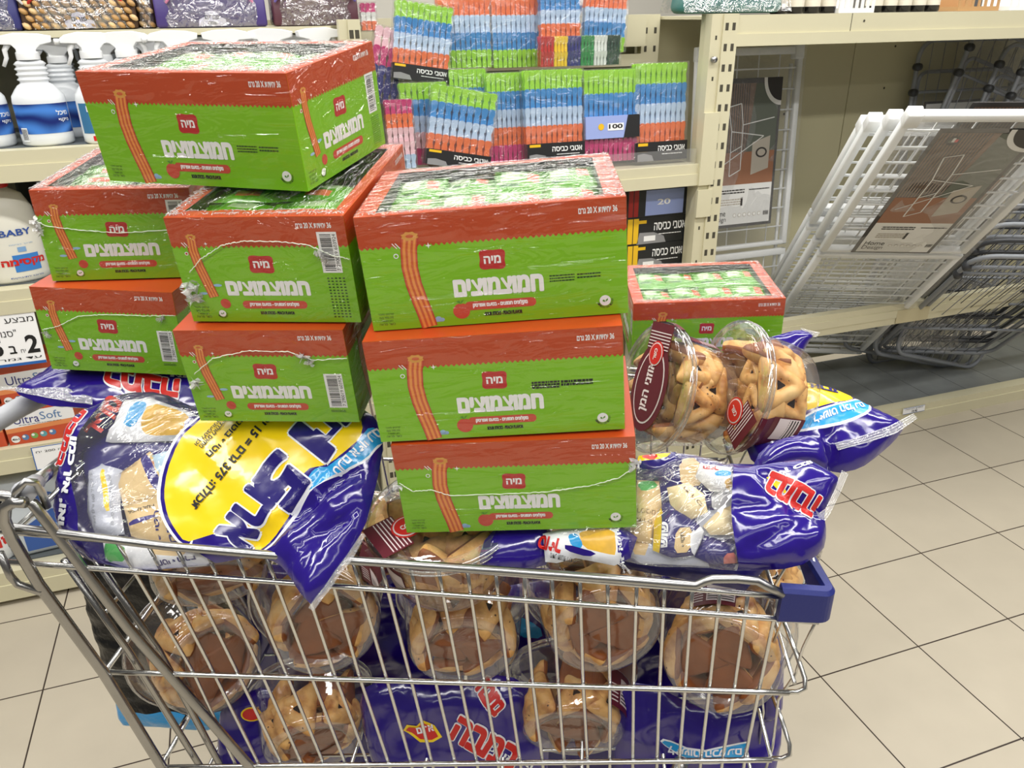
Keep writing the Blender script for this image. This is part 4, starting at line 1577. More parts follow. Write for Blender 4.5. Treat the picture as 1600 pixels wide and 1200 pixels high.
g = MB()
A_ = tubes_px([(-40, 772), (0, 774), (34, 778), (52, 787), (66, 806), (110, 862), (200, 980), (300, 1094), (384, 1190), (440, 1254)], -0.004)
g.tube(A_, 0.007, 10)
g.build('rear_gate_tube', DULL, cart)
g = MB()
B_ = tubes_px([(40, 785), (22, 784), (9, 792), (7, 812), (18, 840), (60, 912), (160, 1048), (248, 1190), (290, 1258)], -0.016)
g.tube(B_, 0.0072, 10)
g.build('rear_gate_tube', DULL, cart)
g = MB()
g.tube([p + CN * 0.0 for p in tubes_px([(0, 864), (16, 900), (28, 913), (66, 926)], -0.02)], 0.005, 10)
g.build('hook_tube', DULL, cart)
for k, pts in enumerate(([(100, 874), (200, 1016), (308, 1190), (340, 1240)], [(150, 874), (248, 1016), (340, 1188), (366, 1236)])):
    g = MB()
    off = 0.014 + 0.016 * k
    P_ = tubes_px(pts, off)
    g.tube(P_, 0.0052, 10)
    g.build('rear_gate_tube', DULL, cart)
for k in range(3):
    g = MB()
    off = 0.24 + 0.11 * k
    g.tube([frontback(p, off) for p in tubes_px([(20, 830), (60, 912), (160, 1048), (248, 1190)], 0.0)], 0.0045, 8)
    g.build('rear_gate_tube', DULL, cart)
for (a, b) in (((213, 898), (164, 958)), ((300, 1106), (276, 1144))):
    g = MB()
    g.tube([side(*a, 0.14), side(*b, 0.03)], 0.003, 8)
    g.build('gate_link', CHROME, cart)
g = MB()
for (x, y) in ((30, 822), (165, 1048), (252, 1197)):
    p = side(x, y)
    g.tube([p, p + CN * CWID], 0.004, 8)
g.build('rear_crossbar', CHROME, cart)

# handle: steel bar across the back, grey sleeve, grey end cap with its wire loop
hb = at_depth(46, 762, (side(40, 790) - CAM).dot(FWD) + 0.01)
he = hb + (on_axis(95, 722, 2, hb.z - 0.075) - hb).normalized() * 0.42
g = MB()
g.tube([hb, he], 0.009, 12)
g.build('handle_bar', STEEL, cart)
g = MB()
dr = (he - hb).normalized()
g.tube([hb - dr * 0.03, hb + dr * 0.035], [0.014, 0.0115], 14)
g.build('bar_cap', GREYP, cart)
g = MB()
g.tube([side(22, 786, -0.006), side(26, 768, -0.012), side(40, 752, -0.012), side(56, 754, -0.004), side(66, 770, 0.004), side(74, 792, 0.006)], 0.0048, 10)
g.build('cap_loop', STEEL, cart)
g = MB()
s0, s1 = on_axis(-60, 690, 2, 1.055), on_axis(112, 597, 2, 1.06)
g.tube([s0, s0 + (s1 - s0) * 0.5 + Vector((0, 0, 0.004)), s1, s1 + (s1 - s0).normalized() * 0.06], 0.0155, 16)
p = Print(g, on_axis(0, 668, 2, 1.0765), (s1 - s0).normalized(), Vector((0, 0, 1)), Vector((0, -0.4, 1)).normalized(), 0.0002)
hs = g.build('handle_sleeve', [GREYP, BLACK], cart)
g = MB()
g.tube([s0, s0 + Vector((0.03, -0.08, -0.1)), side(-60, 815)], 0.011, 12)
g.tube([s1 + (s1 - s0).normalized() * 0.05, mirror(side(30, 815))], 0.011, 12)
g.build('handle_arm', DULL, cart)

# floor of the basket, chassis and castors (mostly below the frame)
g = MB()
for i in range(12):
    k = 0.03 + (CWID - 0.1) * i / 11
    p, q = side(300, 1250) + CN * k, side(1180, 1235) + CN * k
    g.tube([p, q], 0.0025, 6)
for i in range(8):
    p = side(300, 1250).lerp(side(1180, 1235), i / 7)
    g.tube([p + CN * 0.02, p + CN * (CWID - 0.06)], 0.003, 6)
g.build('floor_grid', CHROME, cart)
fl = [side(300, 1250), side(1180, 1235)]
g = MB()
for k in (0.04, CWID - 0.08):
    a, b = fl[0] + CN * k, fl[1] + CN * k
    a2, b2 = a.copy(), b.copy()
    a2.z = b2.z = 0.16
    g.tube([a, a2, b2 - CU * 0.05], 0.011, 10)
    g.tube([b - CU * 0.1, b2 - CU * 0.2], 0.011, 10)
g.build('chassis', DULL, cart)
for k in (0.04, CWID - 0.08):
    for s_ in (0.0, 0.96):
        c = (fl[0] + CN * k).lerp(fl[1] + CN * k, s_)
        M = frame(Vector((c.x, c.y, 0.055)), CU, Vector((0, 0, 1)).cross(CU) * -1 * -1, Vector((0, 0, 1))) @ Matrix.Rotation(math.radians(90), 4, 'X')
        g = MB()
        g.lathe([(0.0, -0.014), (0.045, -0.014), (0.055, -0.01), (0.055, 0.01), (0.045, 0.014), (0, 0.014)], 24, 0, M)
        wh = g.build('castor_wheel', mat('rubber', (40, 40, 42), 0.6), cart)
        g = MB()
        cc = Vector((c.x, c.y, 0))
        for s2 in (-1, 1):
            g.tube([cc + CN * 0.02 * s2 + Vector((0, 0, 0.055)), cc + CN * 0.02 * s2 + Vector((0, 0, 0.12))], 0.005, 8)
        g.tube([cc + Vector((0, 0, 0.12)), cc + Vector((0, 0, 0.17))], 0.016, 10)
        g.build('castor_fork', STEEL, cart)
# ================================================================== snack boxes
BW, BD, BH = 0.285, 0.208, 0.1301
CARTON_MATS = [GREEN, BROWN, RED, WHITE, BLACK, DKGREEN, PEACH, STICK, STICK2, STICK3, SKYB, CARD, mat('leaf_print', (84, 146, 36), 0.45)]
mGR, mBR, mRD, mWH, mBK, mDG, mPE, mS1, mS2, mS3, mSK, mCD, mLF = range(13)


def zig_band(p, w, v0, h, teeth):
    """brick-coloured band with a pinked lower edge"""
    p.rect(0, v0 + 0.0012, w, h, mBR, 1)
    tw = w / teeth
    pts, fs = [], []
    for i in range(teeth):
        b = len(pts)
        pts += [p.p(i * tw, v0 + 0.0013, 1), p.p((i + 0.5) * tw, v0 - 0.0018, 1), p.p((i + 1) * tw, v0 + 0.0013, 1)]
        fs.append((b, b + 1, b + 2))
    p.mb.add(pts, fs, mBR)


def candy_stick(p, path, width, layer=3):
    """plain striped candy stick with a crimped, hollow end"""
    L, Rr = [], []
    n = len(path)
    for i, (x, y) in enumerate(path):
        a, b = path[max(0, i - 1)], path[min(n - 1, i + 1)]
        dx, dy = b[0] - a[0], b[1] - a[1]
        l = math.hypot(dx, dy)
        L.append((-dy / l, dx / l))
    for s0, s1, mi, ly in ((-0.5, 0.5, mS1, 0), (-0.36, -0.2, mS2, 1), (-0.06, 0.1, mS2, 1), (0.24, 0.38, mS2, 1), (-0.5, -0.455, mRD, 1), (0.455, 0.5, mRD, 1)):
        vs, fs = [], []
        for i, (x, y) in enumerate(path):
            nx, ny = L[i]
            vs += [p.p(x + nx * s0 * width, y + ny * s0 * width, layer + ly), p.p(x + nx * s1 * width, y + ny * s1 * width, layer + ly)]
        for i in range(n - 1):
            fs.append((2 * i, 2 * i + 1, 2 * i + 3, 2 * i + 2))
        p.mb.add(vs, fs, mi)
    x, y = path[0]
    star = []
    for k in range(16):
        a = 2 * math.pi * k / 16
        q = 1.0 if k % 2 else 0.8
        star.append((x + 0.56 * width * q * math.cos(a), y + 0.3 * width * q * math.sin(a)))
    p.poly(star, mS3, layer + 2)
    p.disc(x, y, width * 0.24, width * 0.11, mS1, layer + 3)


def arc_text(p, s, cx, cy, r, a0, a1, size, mi, layer):
    s = vis(s)
    n = len(s)
    for i, ch in enumerate(s):
        if ch == ' ':
            continue
        a = math.radians(a0 + (a1 - a0) * (i + 0.5) / n)
        c = Vector((cx + r * math.cos(a), cy + r * math.sin(a)))
        up = Vector((-math.cos(a), -math.sin(a)))
        rt = Vector((-math.sin(a), math.cos(a)))
        vs, tr = text2d(ch, 0.0)
        p.mb.add([p.p(c.x + rt.x * (u - 0.5) * size * 0.6 + up.x * (v - 0.5) * size, c.y + rt.y * (u - 0.5) * size * 0.6 + up.y * (v - 0.5) * size, layer) for u, v in vs], tr, mi)


def badge(p, cx, cy, w, h):
    pts = []
    for k in range(36):
        a = 2 * math.pi * k / 36
        q = (abs(math.cos(a)) ** 5 + abs(math.sin(a)) ** 5) ** -0.2
        wob = 1 - 0.05 * math.cos(4 * a + 0.6)
        pts.append((cx + w / 2 * q * math.cos(a) * wob, cy + h / 2 * q * math.sin(a) * wob))
    p.poly(pts, mRD, 2)
    p.text('מיה', cx - w * 0.33, cy - h * 0.2, cx + w * 0.33, cy + h * 0.2, mWH, 3, 0.035)


def peach(p, cx, cy, r):
    p.poly([(cx + r * math.cos(a) * (1.0 - 0.08 * abs(math.cos(a)) * 0), cy + r * math.sin(a) * 0.98 - (0.12 * r if abs(math.degrees(a) - 90) < 12 else 0)) for a in [2 * math.pi * k / 24 for k in range(24)]], mPE, 3)
    p.poly([(cx, cy + r * 0.9), (cx + r * 0.5, cy + r * 1.45), (cx + r * 0.1, cy + r * 1.3)], mLF, 4)
    p.poly([(cx, cy + r * 0.9), (cx - r * 0.1, cy + r * 1.35), (cx - r * 0.55, cy + r * 1.25)], mLF, 4)


def leaf_badge(p, cx, cy, r):
    p.disc(cx, cy, r, r, mWH, 2)
    p.poly([(cx - r * .5, cy - r * .1), (cx - r * .05, cy - r * .35), (cx - r * .05, cy + r * .05), (cx - r * .35, cy + r * .2)], mLF, 3)
    p.poly([(cx + r * .05, cy - r * .3), (cx + r * .5, cy + r * .05), (cx + r * .45, cy + r * .4), (cx + r * .1, cy + r * .1)], mLF, 3)
    arc_text(p, 'ללא צבעי מאכל מלאכותיים', cx, cy, r * 1.3, 195, 375, r * 0.36, mBK, 2)


def small_block(p, x, y, w, h):
    for k, s in enumerate(('קרטון סוכר', 'מיה סחר בעמ', 'רחוב התעשיה 7', 'כשר פרווה')):
        q = 0.12 * (k % 3)
        p.text(s, x + w * q * 0.5, y + h * (0.78 - 0.26 * k), x + w * (1 - q * 0.5), y + h * (0.95 - 0.26 * k), mBK, 2, 0.0)


def cloud(p, cx, cy, s):
    for dx, dy, r in ((-.5, 0, .32), (0, .16, .42), (.48, 0, .34)):
        p.disc(cx + dx * s, cy + dy * s, r * s, r * s * 0.8, mSK, 2, 12)
    p.rect(cx - .6 * s, cy - .26 * s, cx + .6 * s, cy, mSK, 2)


def sparkle(p, x, y, s):
    p.poly([(x, y - s), (x + .22 * s, y - .22 * s), (x + s, y), (x + .22 * s, y + .22 * s), (x, y + s), (x - .22 * s, y + .22 * s), (x - s, y), (x - .22 * s, y - .22 * s)], mWH, 3)


def long_face(p, stamp):
    w, h = BW, BH
    zig_band(p, w, h * 0.732, h, 48)
    p.text('36 יחידות X 20 גרם', w * 0.826, h * 0.885, w * 0.968, h * 0.94, mWH, 3, 0.028)
    badge(p, w * 0.495, h * 0.565, w * 0.098, h * 0.17)
    p.fat('חמוצמוצים', w * 0.335, h * 0.255, w * 0.682, h * 0.415, mWH, 3, 0.0011)
    p.rrect(w * 0.372, h * 0.128, w * 0.648, h * 0.208, h * 0.038, mPE, 2)
    p.fat('מקלונים חמוצים - בטעם אפרסק', w * 0.402, h * 0.145, w * 0.615, h * 0.195, mWH, 3, 0.00025)
    peach(p, w * 0.356, h * 0.128, w * 0.033)
    p.fat('SOUR STICKS - PEACH FLAVOR', w * 0.445, h * 0.068, w * 0.592, h * 0.104, mBK, 3, 0.0002)
    candy_stick(p, [(w * .197, h * .815), (w * .186, h * .7), (w * .18, h * .55), (w * .186, h * .4), (w * .2, h * .25), (w * .214, h * .12), (w * .224, h * .004)], w * 0.063)
    sparkle(p, w * 0.262, h * 0.725, 0.0035)
    for k in range(2):
        p.poly([(w * (.125 + .012 * k), h * .76), (w * (.142 + .012 * k), h * .715), (w * (.144 + .012 * k), h * .72), (w * (.128 + .012 * k), h * .765)], mWH, 3)
    p.disc(w * .135, h * .655, .0028, .0028, mWH, 3, 12)
    p.disc(w * .135, h * .655, .0018, .0018, mGR, 4, 12)
    cloud(p, w * 0.262, h * 0.062, 0.0085)
    small_block(p, w * 0.028, h * 0.045, w * 0.062, h * 0.115)
    leaf_badge(p, w * 0.913, h * 0.13, w * 0.0215)
    if stamp == 1:
        p.lines(w * 0.705, h * 0.33, w * 0.8, h * 0.4, 3, mDG, 2, 4)
        p.lines(w * 0.81, h * 0.345, w * 0.9, h * 0.4, 2, mDG, 2, 5)
    elif stamp == 2:
        p.lines(w * 0.64, h * 0.455, w * 0.75, h * 0.53, 3, mBK, 2, 6, 0.8)
        p.lines(w * 0.755, h * 0.47, w * 0.88, h * 0.53, 2, mBK, 2, 7, 0.8)


def short_face(p, bv):
    w, h = BD, BH
    zig_band(p, w, h * 0.732, h, 35)
    p.text('36 יחידות X 20 גרם', w * 0.73, h * 0.893, w * 0.925, h * 0.945, mWH, 3, 0.028)
    badge(p, w * 0.49, h * 0.565, w * 0.14, h * 0.165)
    p.fat('חמוצמוצים', w * 0.252, h * 0.265, w * 0.74, h * 0.41, mWH, 3, 0.00105)
    p.rrect(w * 0.325, h * 0.135, w * 0.705, h * 0.213, h * 0.037, mPE, 2)
    p.fat('מקלונים חמוצים - בטעם אפרסק', w * 0.368, h * 0.152, w * 0.658, h * 0.2, mWH, 3, 0.00022)
    p.fat('SOUR STICKS - PEACH FLAVOR', w * 0.42, h * 0.076, w * 0.622, h * 0.108, mBK, 3, 0.00018)
    candy_stick(p, [(w * .125, h * .825), (w * .118, h * .7), (w * .128, h * .55), (w * .148, h * .4), (w * .168, h * .25)], w * 0.058)
    for k in range(2):
        p.poly([(w * (.06 + .016 * k), h * .77), (w * (.08 + .016 * k), h * .725), (w * (.083 + .016 * k), h * .73), (w * (.064 + .016 * k), h * .775)], mWH, 3)
    p.disc(w * .075, h * .67, .0022, .0022, mWH, 3, 12)
    p.disc(w * .075, h * .67, .0014, .0014, mBR, 4, 12)
    sparkle(p, w * 0.2, h * 0.76, 0.0024)
    p.disc(w * .205, h * .365, w * .026, h * .014, mSK, 2, 12)
    p.disc(w * .11, h * .285, w * .024, h * .013, mSK, 2, 12)
    p.disc(w * .225, h * .185, w * .03, w * .03, mPE, 3, 20)
    small_block(p, w * 0.03, h * 0.04, w * 0.09, h * 0.12)
    leaf_badge(p, w * 0.19, h * 0.085, w * 0.021)
    p.rect(w * 0.835, h * bv, w * 0.945, h * (bv + 0.375), mWH, 2)
    p.barcode(w * 0.85, h * (bv + 0.02), w * 0.912, h * (bv + 0.355), mBK, 3, 9, True)
    p.text('7 290019 603924', w * 0.918, h * (bv + 0.02), w * 0.938, h * (bv + 0.355), mBK, 3, 0.0, rot=90)
    if bv > 0.3:
        for k in range(5):
            p.lines(w * (0.85 + 0.022 * k), h * 0.05, w * (0.862 + 0.022 * k), h * (bv - 0.03), 14, mDG, 2, k, 0.45)
    else:
        p.lines(w * 0.84, h * (bv - 0.05), w * 0.93, h * (bv - 0.02), 2, mDG, 2, 8)


def film_sheet(mb, o, ux, uy, n, nu, nv, amp, seed, edge_amp=0.0, mi=0, fr=(55, 55, 55)):
    vs, fs = [], []
    o, ux, uy, n = Vector(o), Vector(ux), Vector(uy), Vector(n)
    for j in range(nv + 1):
        for i in range(nu + 1):
            a, b = i / nu, j / nv
            p = o + ux * a + uy * b
            e = min(a, 1 - a, b, 1 - b)
            k = amp * min(1, e * 12) + edge_amp * (1 if e < 0.04 else 0)
            q = Vector((p.x * fr[0] + p.y * 14, p.y * fr[1] - p.x * 20, p.z * fr[2])) + Vector((seed * 3.1, seed * 1.7, 0))
            f = 0.5 + 0.5 * noise.noise(q) + 0.35 * abs(noise.noise(Vector((q.x * 2.2, q.y * 0.7, q.z * 2.2 + 9))))
            vs.append(p + n * (0.0010 + k * f))
    for j in range(nv):
        for i in range(nu):
            a = j * (nu + 1) + i
            fs.append((a, a + 1, a + nu + 2, a + nu + 1))
    mb.add(vs, fs, mi, True)


CARTONS = {}


def carton_mesh(stamp, bv, wide=False):
    k = (stamp, bv, wide)
    if k in CARTONS:
        return CARTONS[k]
    g = MB()
    x, y, h = BW / 2, BD / 2, BH
    fx, fy = (0.05, 0.05) if wide else (0.021, 0.015)
    # outer walls, floor, top flanges with a window, inner walls, inner floor
    g.add([(-x, -y, 0), (x, -y, 0), (x, y, 0), (-x, y, 0)], [(3, 2, 1, 0)], mGR)
    g.add([(-x, -y, 0), (x, -y, 0), (x, y, 0), (-x, y, 0), (-x, -y, h), (x, -y, h), (x, y, h), (-x, y, h)], [(0, 1, 5, 4), (1, 2, 6, 5), (2, 3, 7, 6), (3, 0, 4, 7)], mGR)
    o_ = [(-x, -y, h), (x, -y, h), (x, y, h), (-x, y, h)]
    i_ = [(-x + fx, -y + fy, h), (x - fx, -y + fy, h), (x - fx, y - fy, h), (-x + fx, y - fy, h)]
    g.add(o_ + i_, [(0, 1, 5, 4), (1, 2, 6, 5), (2, 3, 7, 6), (3, 0, 4, 7)], mBR)
    b_ = [(p[0], p[1], h - 0.05) for p in i_]
    g.add(i_ + b_, [(1, 0, 4, 5), (2, 1, 5, 6), (3, 2, 6, 7), (0, 3, 7, 4)], mBK)
    g.add(b_, [(0, 1, 2, 3)], mBK)
    long_face(Print(g, (-x, -y, 0), (1, 0, 0), (0, 0, 1), (0, -1, 0)), stamp)
    long_face(Print(g, (x, y, 0), (-1, 0, 0), (0, 0, 1), (0, 1, 0)), 0)
    short_face(Print(g, (x, -y, 0), (0, 1, 0), (0, 0, 1), (1, 0, 0)), bv)
    short_face(Print(g, (-x, y, 0), (0, -1, 0), (0, 0, 1), (-1, 0, 0)), bv)
    CARTONS[k] = g.mesh('carton', CARTON_MATS)
    return CARTONS[k]


# sachet: pillow with crimped ends
def sachet_mesh():
    g = MB()
    w, l, t = 0.066, 0.094, 0.009
    NU, NV = 14, 18
    for s in (1, -1):
        vs, fs, ms = [], [], []
        for j in range(NV + 1):
            for i in range(NU + 1):
                u, v = -1 + 2 * i / NU, -1 + 2 * j / NV
                e = max(0, 1 - u * u) ** 0.5 * max(0, 1 - (abs(v) / 0.86) ** 3)
                vs.append((u * w / 2 * (1 - 0.05 * (1 - abs(v)) ** 2), v * l / 2, s * t * e + 0.0014 * noise.noise((u * 3, v * 4, 1.7)) * e + (0.0006 * (i % 2) if abs(v) > 0.86 else 0)))
        b = len(g.v)
        g.v += vs
        for j in range(NV):
            for i in range(NU):
                a = b + j * (NU + 1) + i
                f = [a, a + 1, a + NU + 2, a + NU + 1]
                if s < 0:
                    f.reverse()
                g.f.append(f)
                u, v = (i + 0.5) / NU, (j + 0.5) / NV
                mi = 0
                if s > 0:
                    if 0.12 < u < 0.52 and 0.40 < v < 0.74:
                        mi = 1
                    if 0.64 < u < 0.84 and 0.34 < v < 0.66:
                        mi = 2
                    if v > 0.88 or v < 0.12:
                        mi = 0
                    if 0.16 < u < 0.5 and 0.2 < v < 0.3:
                        mi = 3
                g.m.append(mi)
                g.s.append(True)
    return g.mesh('sachet', [mat('sachet_green', (84, 150, 32), 0.22, coat=0.5, bump=0.5, bscale=50), mat('sachet_white', (164, 188, 144), 0.25, coat=0.4, bump=0.4, bscale=60), mat('sachet_red', (206, 96, 66), 0.25, coat=0.4), mat('sachet_dark', (40, 90, 30), 0.25)])


SACHET = sachet_mesh()


def crumple(mb, c, r, seed, mi=0):
    """little bunch of gathered film"""
    rr = random.Random(seed)
    for k in range(7):
        d = Vector((rr.uniform(-1, 1), rr.uniform(-1, 1), rr.uniform(-1, 1))).normalized()
        e = d.orthogonal().normalized()
        pts = [Vector(c) + d * (r * t) + e * (r * 0.35 * math.sin(t * 7 + k)) for t in (-0.9, -0.4, 0.1, 0.5, 0.9)]
        w = Vector((rr.uniform(-1, 1), rr.uniform(-1, 1), rr.uniform(-1, 1))).normalized() * r * 0.4
        vs = []
        for p in pts:
            vs += [p - w * rr.uniform(.3, 1), p + w * rr.uniform(.3, 1)]
        mb.add(vs, [(2 * i, 2 * i + 1, 2 * i + 3, 2 * i + 2) for i in range(4)], mi)


SEAMM = mat('seam_white', (226, 236, 216), 0.35)


def snack_box(label, M, stamp, bv, seam=None, seam_face='L', open_top=True, seed=1, tufts=()):
    t = thing('snack_box', label, 'snack box', M, None)
    me = carton_mesh(stamp, bv, not open_top)
    o = bpy.data.objects.new('carton', me)
    COL.objects.link(o)
    o.parent = t
    x, y, h = BW / 2, BD / 2, BH
    g = MB()
    film_sheet(g, (-x, -y, 0), (BW, 0, 0), (0, 0, h), (0, -1, 0), 60, 30, 0.0015, seed, 0, 0, (30, 55, 80))
    film_sheet(g, (x, -y, 0), (0, BD, 0), (0, 0, h), (1, 0, 0), 44, 30, 0.0015, seed + 1, 0, 0, (30, 40, 80))
    film_sheet(g, (x, y, 0), (-BW, 0, 0), (0, 0, h), (0, 1, 0), 24, 12, 0.0008, seed + 2)
    film_sheet(g, (-x, y, 0), (0, -BD, 0), (0, 0, h), (-1, 0, 0), 24, 12, 0.0008, seed + 3)
    g.build('side_film', FILM, t)
    if open_top:
        g = MB()
        film_sheet(g, (-x, -y, h), (BW, 0, 0), (0, BD, 0), (0, 0, 1), 90, 66, 0.0042, seed + 4, 0.0006, 0, (26, 95, 60))
        g.build('top_film', FILMTOP, t)
        # crinkled shrink edge along the flange
        g = MB()
        rr = random.Random(seed * 7)
        for (ax, ay, bx, by, n) in ((x - .006, -y + .002, x - .006, y - .002, 60), (x - .016, -y + .002, x - .016, y - .002, 40), (-x + .004, -y + 0.003, x - .004, -y + 0.003, 90), (-x + .004, -y + 0.010, x - .004, -y + 0.010, 60)):
            for k in range(n):
                if rr.random() < 0.2:
                    continue
                u = (k + rr.random()) / n
                c = Vector((ax + (bx - ax) * u, ay + (by - ay) * u, h + 0.0022))
                d = Vector((rr.uniform(-1, 1), rr.uniform(-1, 1), 0)).normalized() * rr.uniform(0.002, 0.006)
                g.tube([c - d, c + Vector((0, 0, 0.0006)), c + d], 0.00045, 4)
        g.build('film_crinkle', FILMW, t)
    if seam:
        w = BW if seam_face == 'L' else BD
        P_ = (lambda u, v: Vector((-x + u * BW, -y - 0.0032, v * h))) if seam_face == 'L' else (lambda u, v: Vector((x + 0.0032, -y + u * BD, v * h)))
        rr = random.Random(seed)
        pts = []
        for i in range(len(seam) - 1):
            for k in range(14):
                f = k / 14
                u = seam[i][0] + (seam[i + 1][0] - seam[i][0]) * f
                v = seam[i][1] + (seam[i + 1][1] - seam[i][1]) * f
                pts.append(P_(u, v + rr.uniform(-0.005, 0.005)))
        pts.append(P_(*seam[-1]))
        g = MB()
        g.tube(pts, [0.0004 + 0.0004 * rr.random() for _ in pts], 5)
        for (u, v, r) in tufts:
            crumple(g, P_(u, v) , r, int(u * 100) + seed, 1)
        g.build('film_seam', [SEAMM, FILMW], t)
    return t


POSES = {
    'B1': ([0.2877, 0.8829, 1.2941], [[0.9355, 0.3431, -0.0851], [-0.346, 0.9379, -0.0229], [0.072, 0.0509, 0.9961]]),
    'B2': ([0.2825, 0.8629, 1.1611], [[0.9294, 0.3591, -0.0851], [-0.3622, 0.9318, -0.0229], [0.0711, 0.0521, 0.9961]]),
    'B3': ([0.3048, 0.8547, 1.0282], [[0.9167, 0.3905, -0.0851], [-0.3936, 0.919, -0.0229], [0.0693, 0.0545, 0.9961]]),
    'B4': ([0.0780, 1.0513, 1.2890], [[0.9018, 0.4258, -0.0734], [-0.4314, 0.897, -0.0967], [0.0246, 0.1189, 0.9926]]),
    'B5': ([0.0609, 1.059, 1.1546], [[0.911, 0.4059, -0.0734], [-0.4116, 0.9062, -0.0967], [0.0272, 0.1183, 0.9926]]),
    'B6': ([-0.1438, 1.3614, 1.2654], [[0.9807, 0.1951, 0.0141], [-0.1942, 0.9797, -0.0487], [-0.0234, 0.045, 0.9987]]),
    'B7': ([-0.1537, 1.3307, 1.1313], [[0.9196, 0.3926, 0.0141], [-0.3915, 0.9189, -0.0487], [-0.0321, 0.0393, 0.9987]]),
    'B8': ([0.0223, 1.1186, 1.4285], [[0.801, 0.5941, -0.0734], [-0.5986, 0.7952, -0.0967], [0.0009, 0.1214, 0.9926]]),
    'B9': ([0.8478, 1.3171, 0.981], [[0.9377, 0.3437, -0.0504], [-0.3458, 0.9374, -0.0414], [0.0331, 0.0563, 0.9979]])}


def pose(k, short=False):
    c, Rm = POSES[k]
    M = Matrix(Rm).to_4x4()
    M.normalize()
    M.translation = Vector(c)
    if short:
        M = M @ Matrix.Rotation(math.radians(-90), 4, 'Z')
    return M


def sachets(M, spots, label, group):
    rr = random.Random(hash(label) % 1000 if False else len(label))
    for (cx, cy) in spots:
        o = bpy.data.objects.new('candy_sachet', SACHET)
        COL.objects.link(o)
        o.matrix_world = M @ mtx(cx, cy, BH - 0.0145 + rr.uniform(-0.0015, 0.0015), rr.uniform(-0.06, 0.06), rr.uniform(-0.08, 0.08), rr.uniform(-0.1, 0.1))
        tag(o, label, 'sachet', group)


S4 = [-0.0905, -0.0305, 0.0305, 0.0905]
GRID8 = [(a, b) for a in S4 for b in (-0.044, 0.044)]
snack_box('green and brick snack box at the bottom of the tall middle stack', pose('B3'), 0, 0.45,
          [(0.01, 0.60), (0.06, 0.50), (0.14, 0.51), (0.22, 0.44), (0.45, 0.44), (0.62, 0.45), (0.8, 0.50), (0.93, 0.58), (1.0, 0.70)], 'L', False, 3, [(0.0, 0.55, 0.007), (1.0, 0.74, 0.008), (0.985, 0.68, 0.006)])
snack_box('green and brick snack box with a black date stamp, mid tall stack', pose('B2'), 2, 0.45, None, 'L', False, 5)
snack_box('green and brick snack box on top of the tall middle stack, sachets visible', pose('B1'), 1, 0.45, None, 'L', True, 8)
sachets(pose('B1'), GRID8, 'green candy sachet under the film of the box topping the tall middle stack', 'sachets in the box topping the tall stack')
snack_box('highest snack box, lying turned across the top of the left stacks', pose('B8'), 1, 0.36, None, 'L', True, 11)
sachets(pose('B8'), GRID8, 'green candy sachet under the film of the highest, turned snack box', 'sachets in the highest box')
snack_box('green and brick snack box behind the two upright cookie tubs on the right', pose('B9'), 1, 0.45, None, 'L', True, 14)
sachets(pose('B9'), GRID8, 'green candy sachet under the film of the box behind the upright cookie tubs', 'sachets in the box behind the upright tubs')
snack_box('upper box, barcode end in front, of the second snack pile from the left', pose('B4', True), 0, 0.485,
          [(0.07, 0.5), (0.15, 0.62), (0.3, 0.755), (0.42, 0.79), (0.62, 0.785), (0.78, 0.755), (0.9, 0.66), (1.0, 0.62)], 'S', True, 17, [(0.05, 0.35, 0.012), (0.06, 0.25, 0.012), (0.84, 0.66, 0.008), (0.86, 0.62, 0.007)])
sachets(pose('B4', True), [(S4[3], -0.044), (S4[3], 0.044), (S4[2], -0.044), (S4[2], 0.044)], 'green candy sachet in the upper barcode-end box of the second pile', 'sachets in the upper box of the second pile')
snack_box('lower box, barcode end in front, of the second snack pile from the left', pose('B5', True), 0, 0.165,
          [(0.06, 0.55), (0.2, 0.72), (0.42, 0.80), (0.66, 0.79), (0.8, 0.70), (1.0, 0.72)], 'S', False, 21, [(0.05, 0.45, 0.010), (0.74, 0.74, 0.009), (0.78, 0.68, 0.008)])
snack_box('snack box with its barcode end in front, upper one of the leftmost pile', pose('B6', True), 0, 0.50,
          [(0.0, 0.68), (0.06, 0.62), (0.25, 0.575), (0.5, 0.53), (0.8, 0.55), (1.0, 0.58)], 'S', True, 25, [(0.0, 0.66, 0.010), (0.005, 0.58, 0.009)])
sachets(pose('B6', True), [(S4[3], -0.044), (S4[3], 0.044), (S4[2], -0.044), (S4[1], -0.044), (S4[2], 0.044)], 'green candy sachet in the upper box of the leftmost pile', 'sachets in the upper box of the leftmost pile')
snack_box('snack box with its barcode end in front, lower one of the leftmost pile', pose('B7', True), 0, 0.165,
          [(0.02, 0.5), (0.14, 0.55), (0.3, 0.68), (0.5, 0.72), (0.75, 0.72), (1.0, 0.74)], 'S', False, 29, [(0.9, 0.7, 0.009), (0.04, 0.45, 0.008)])
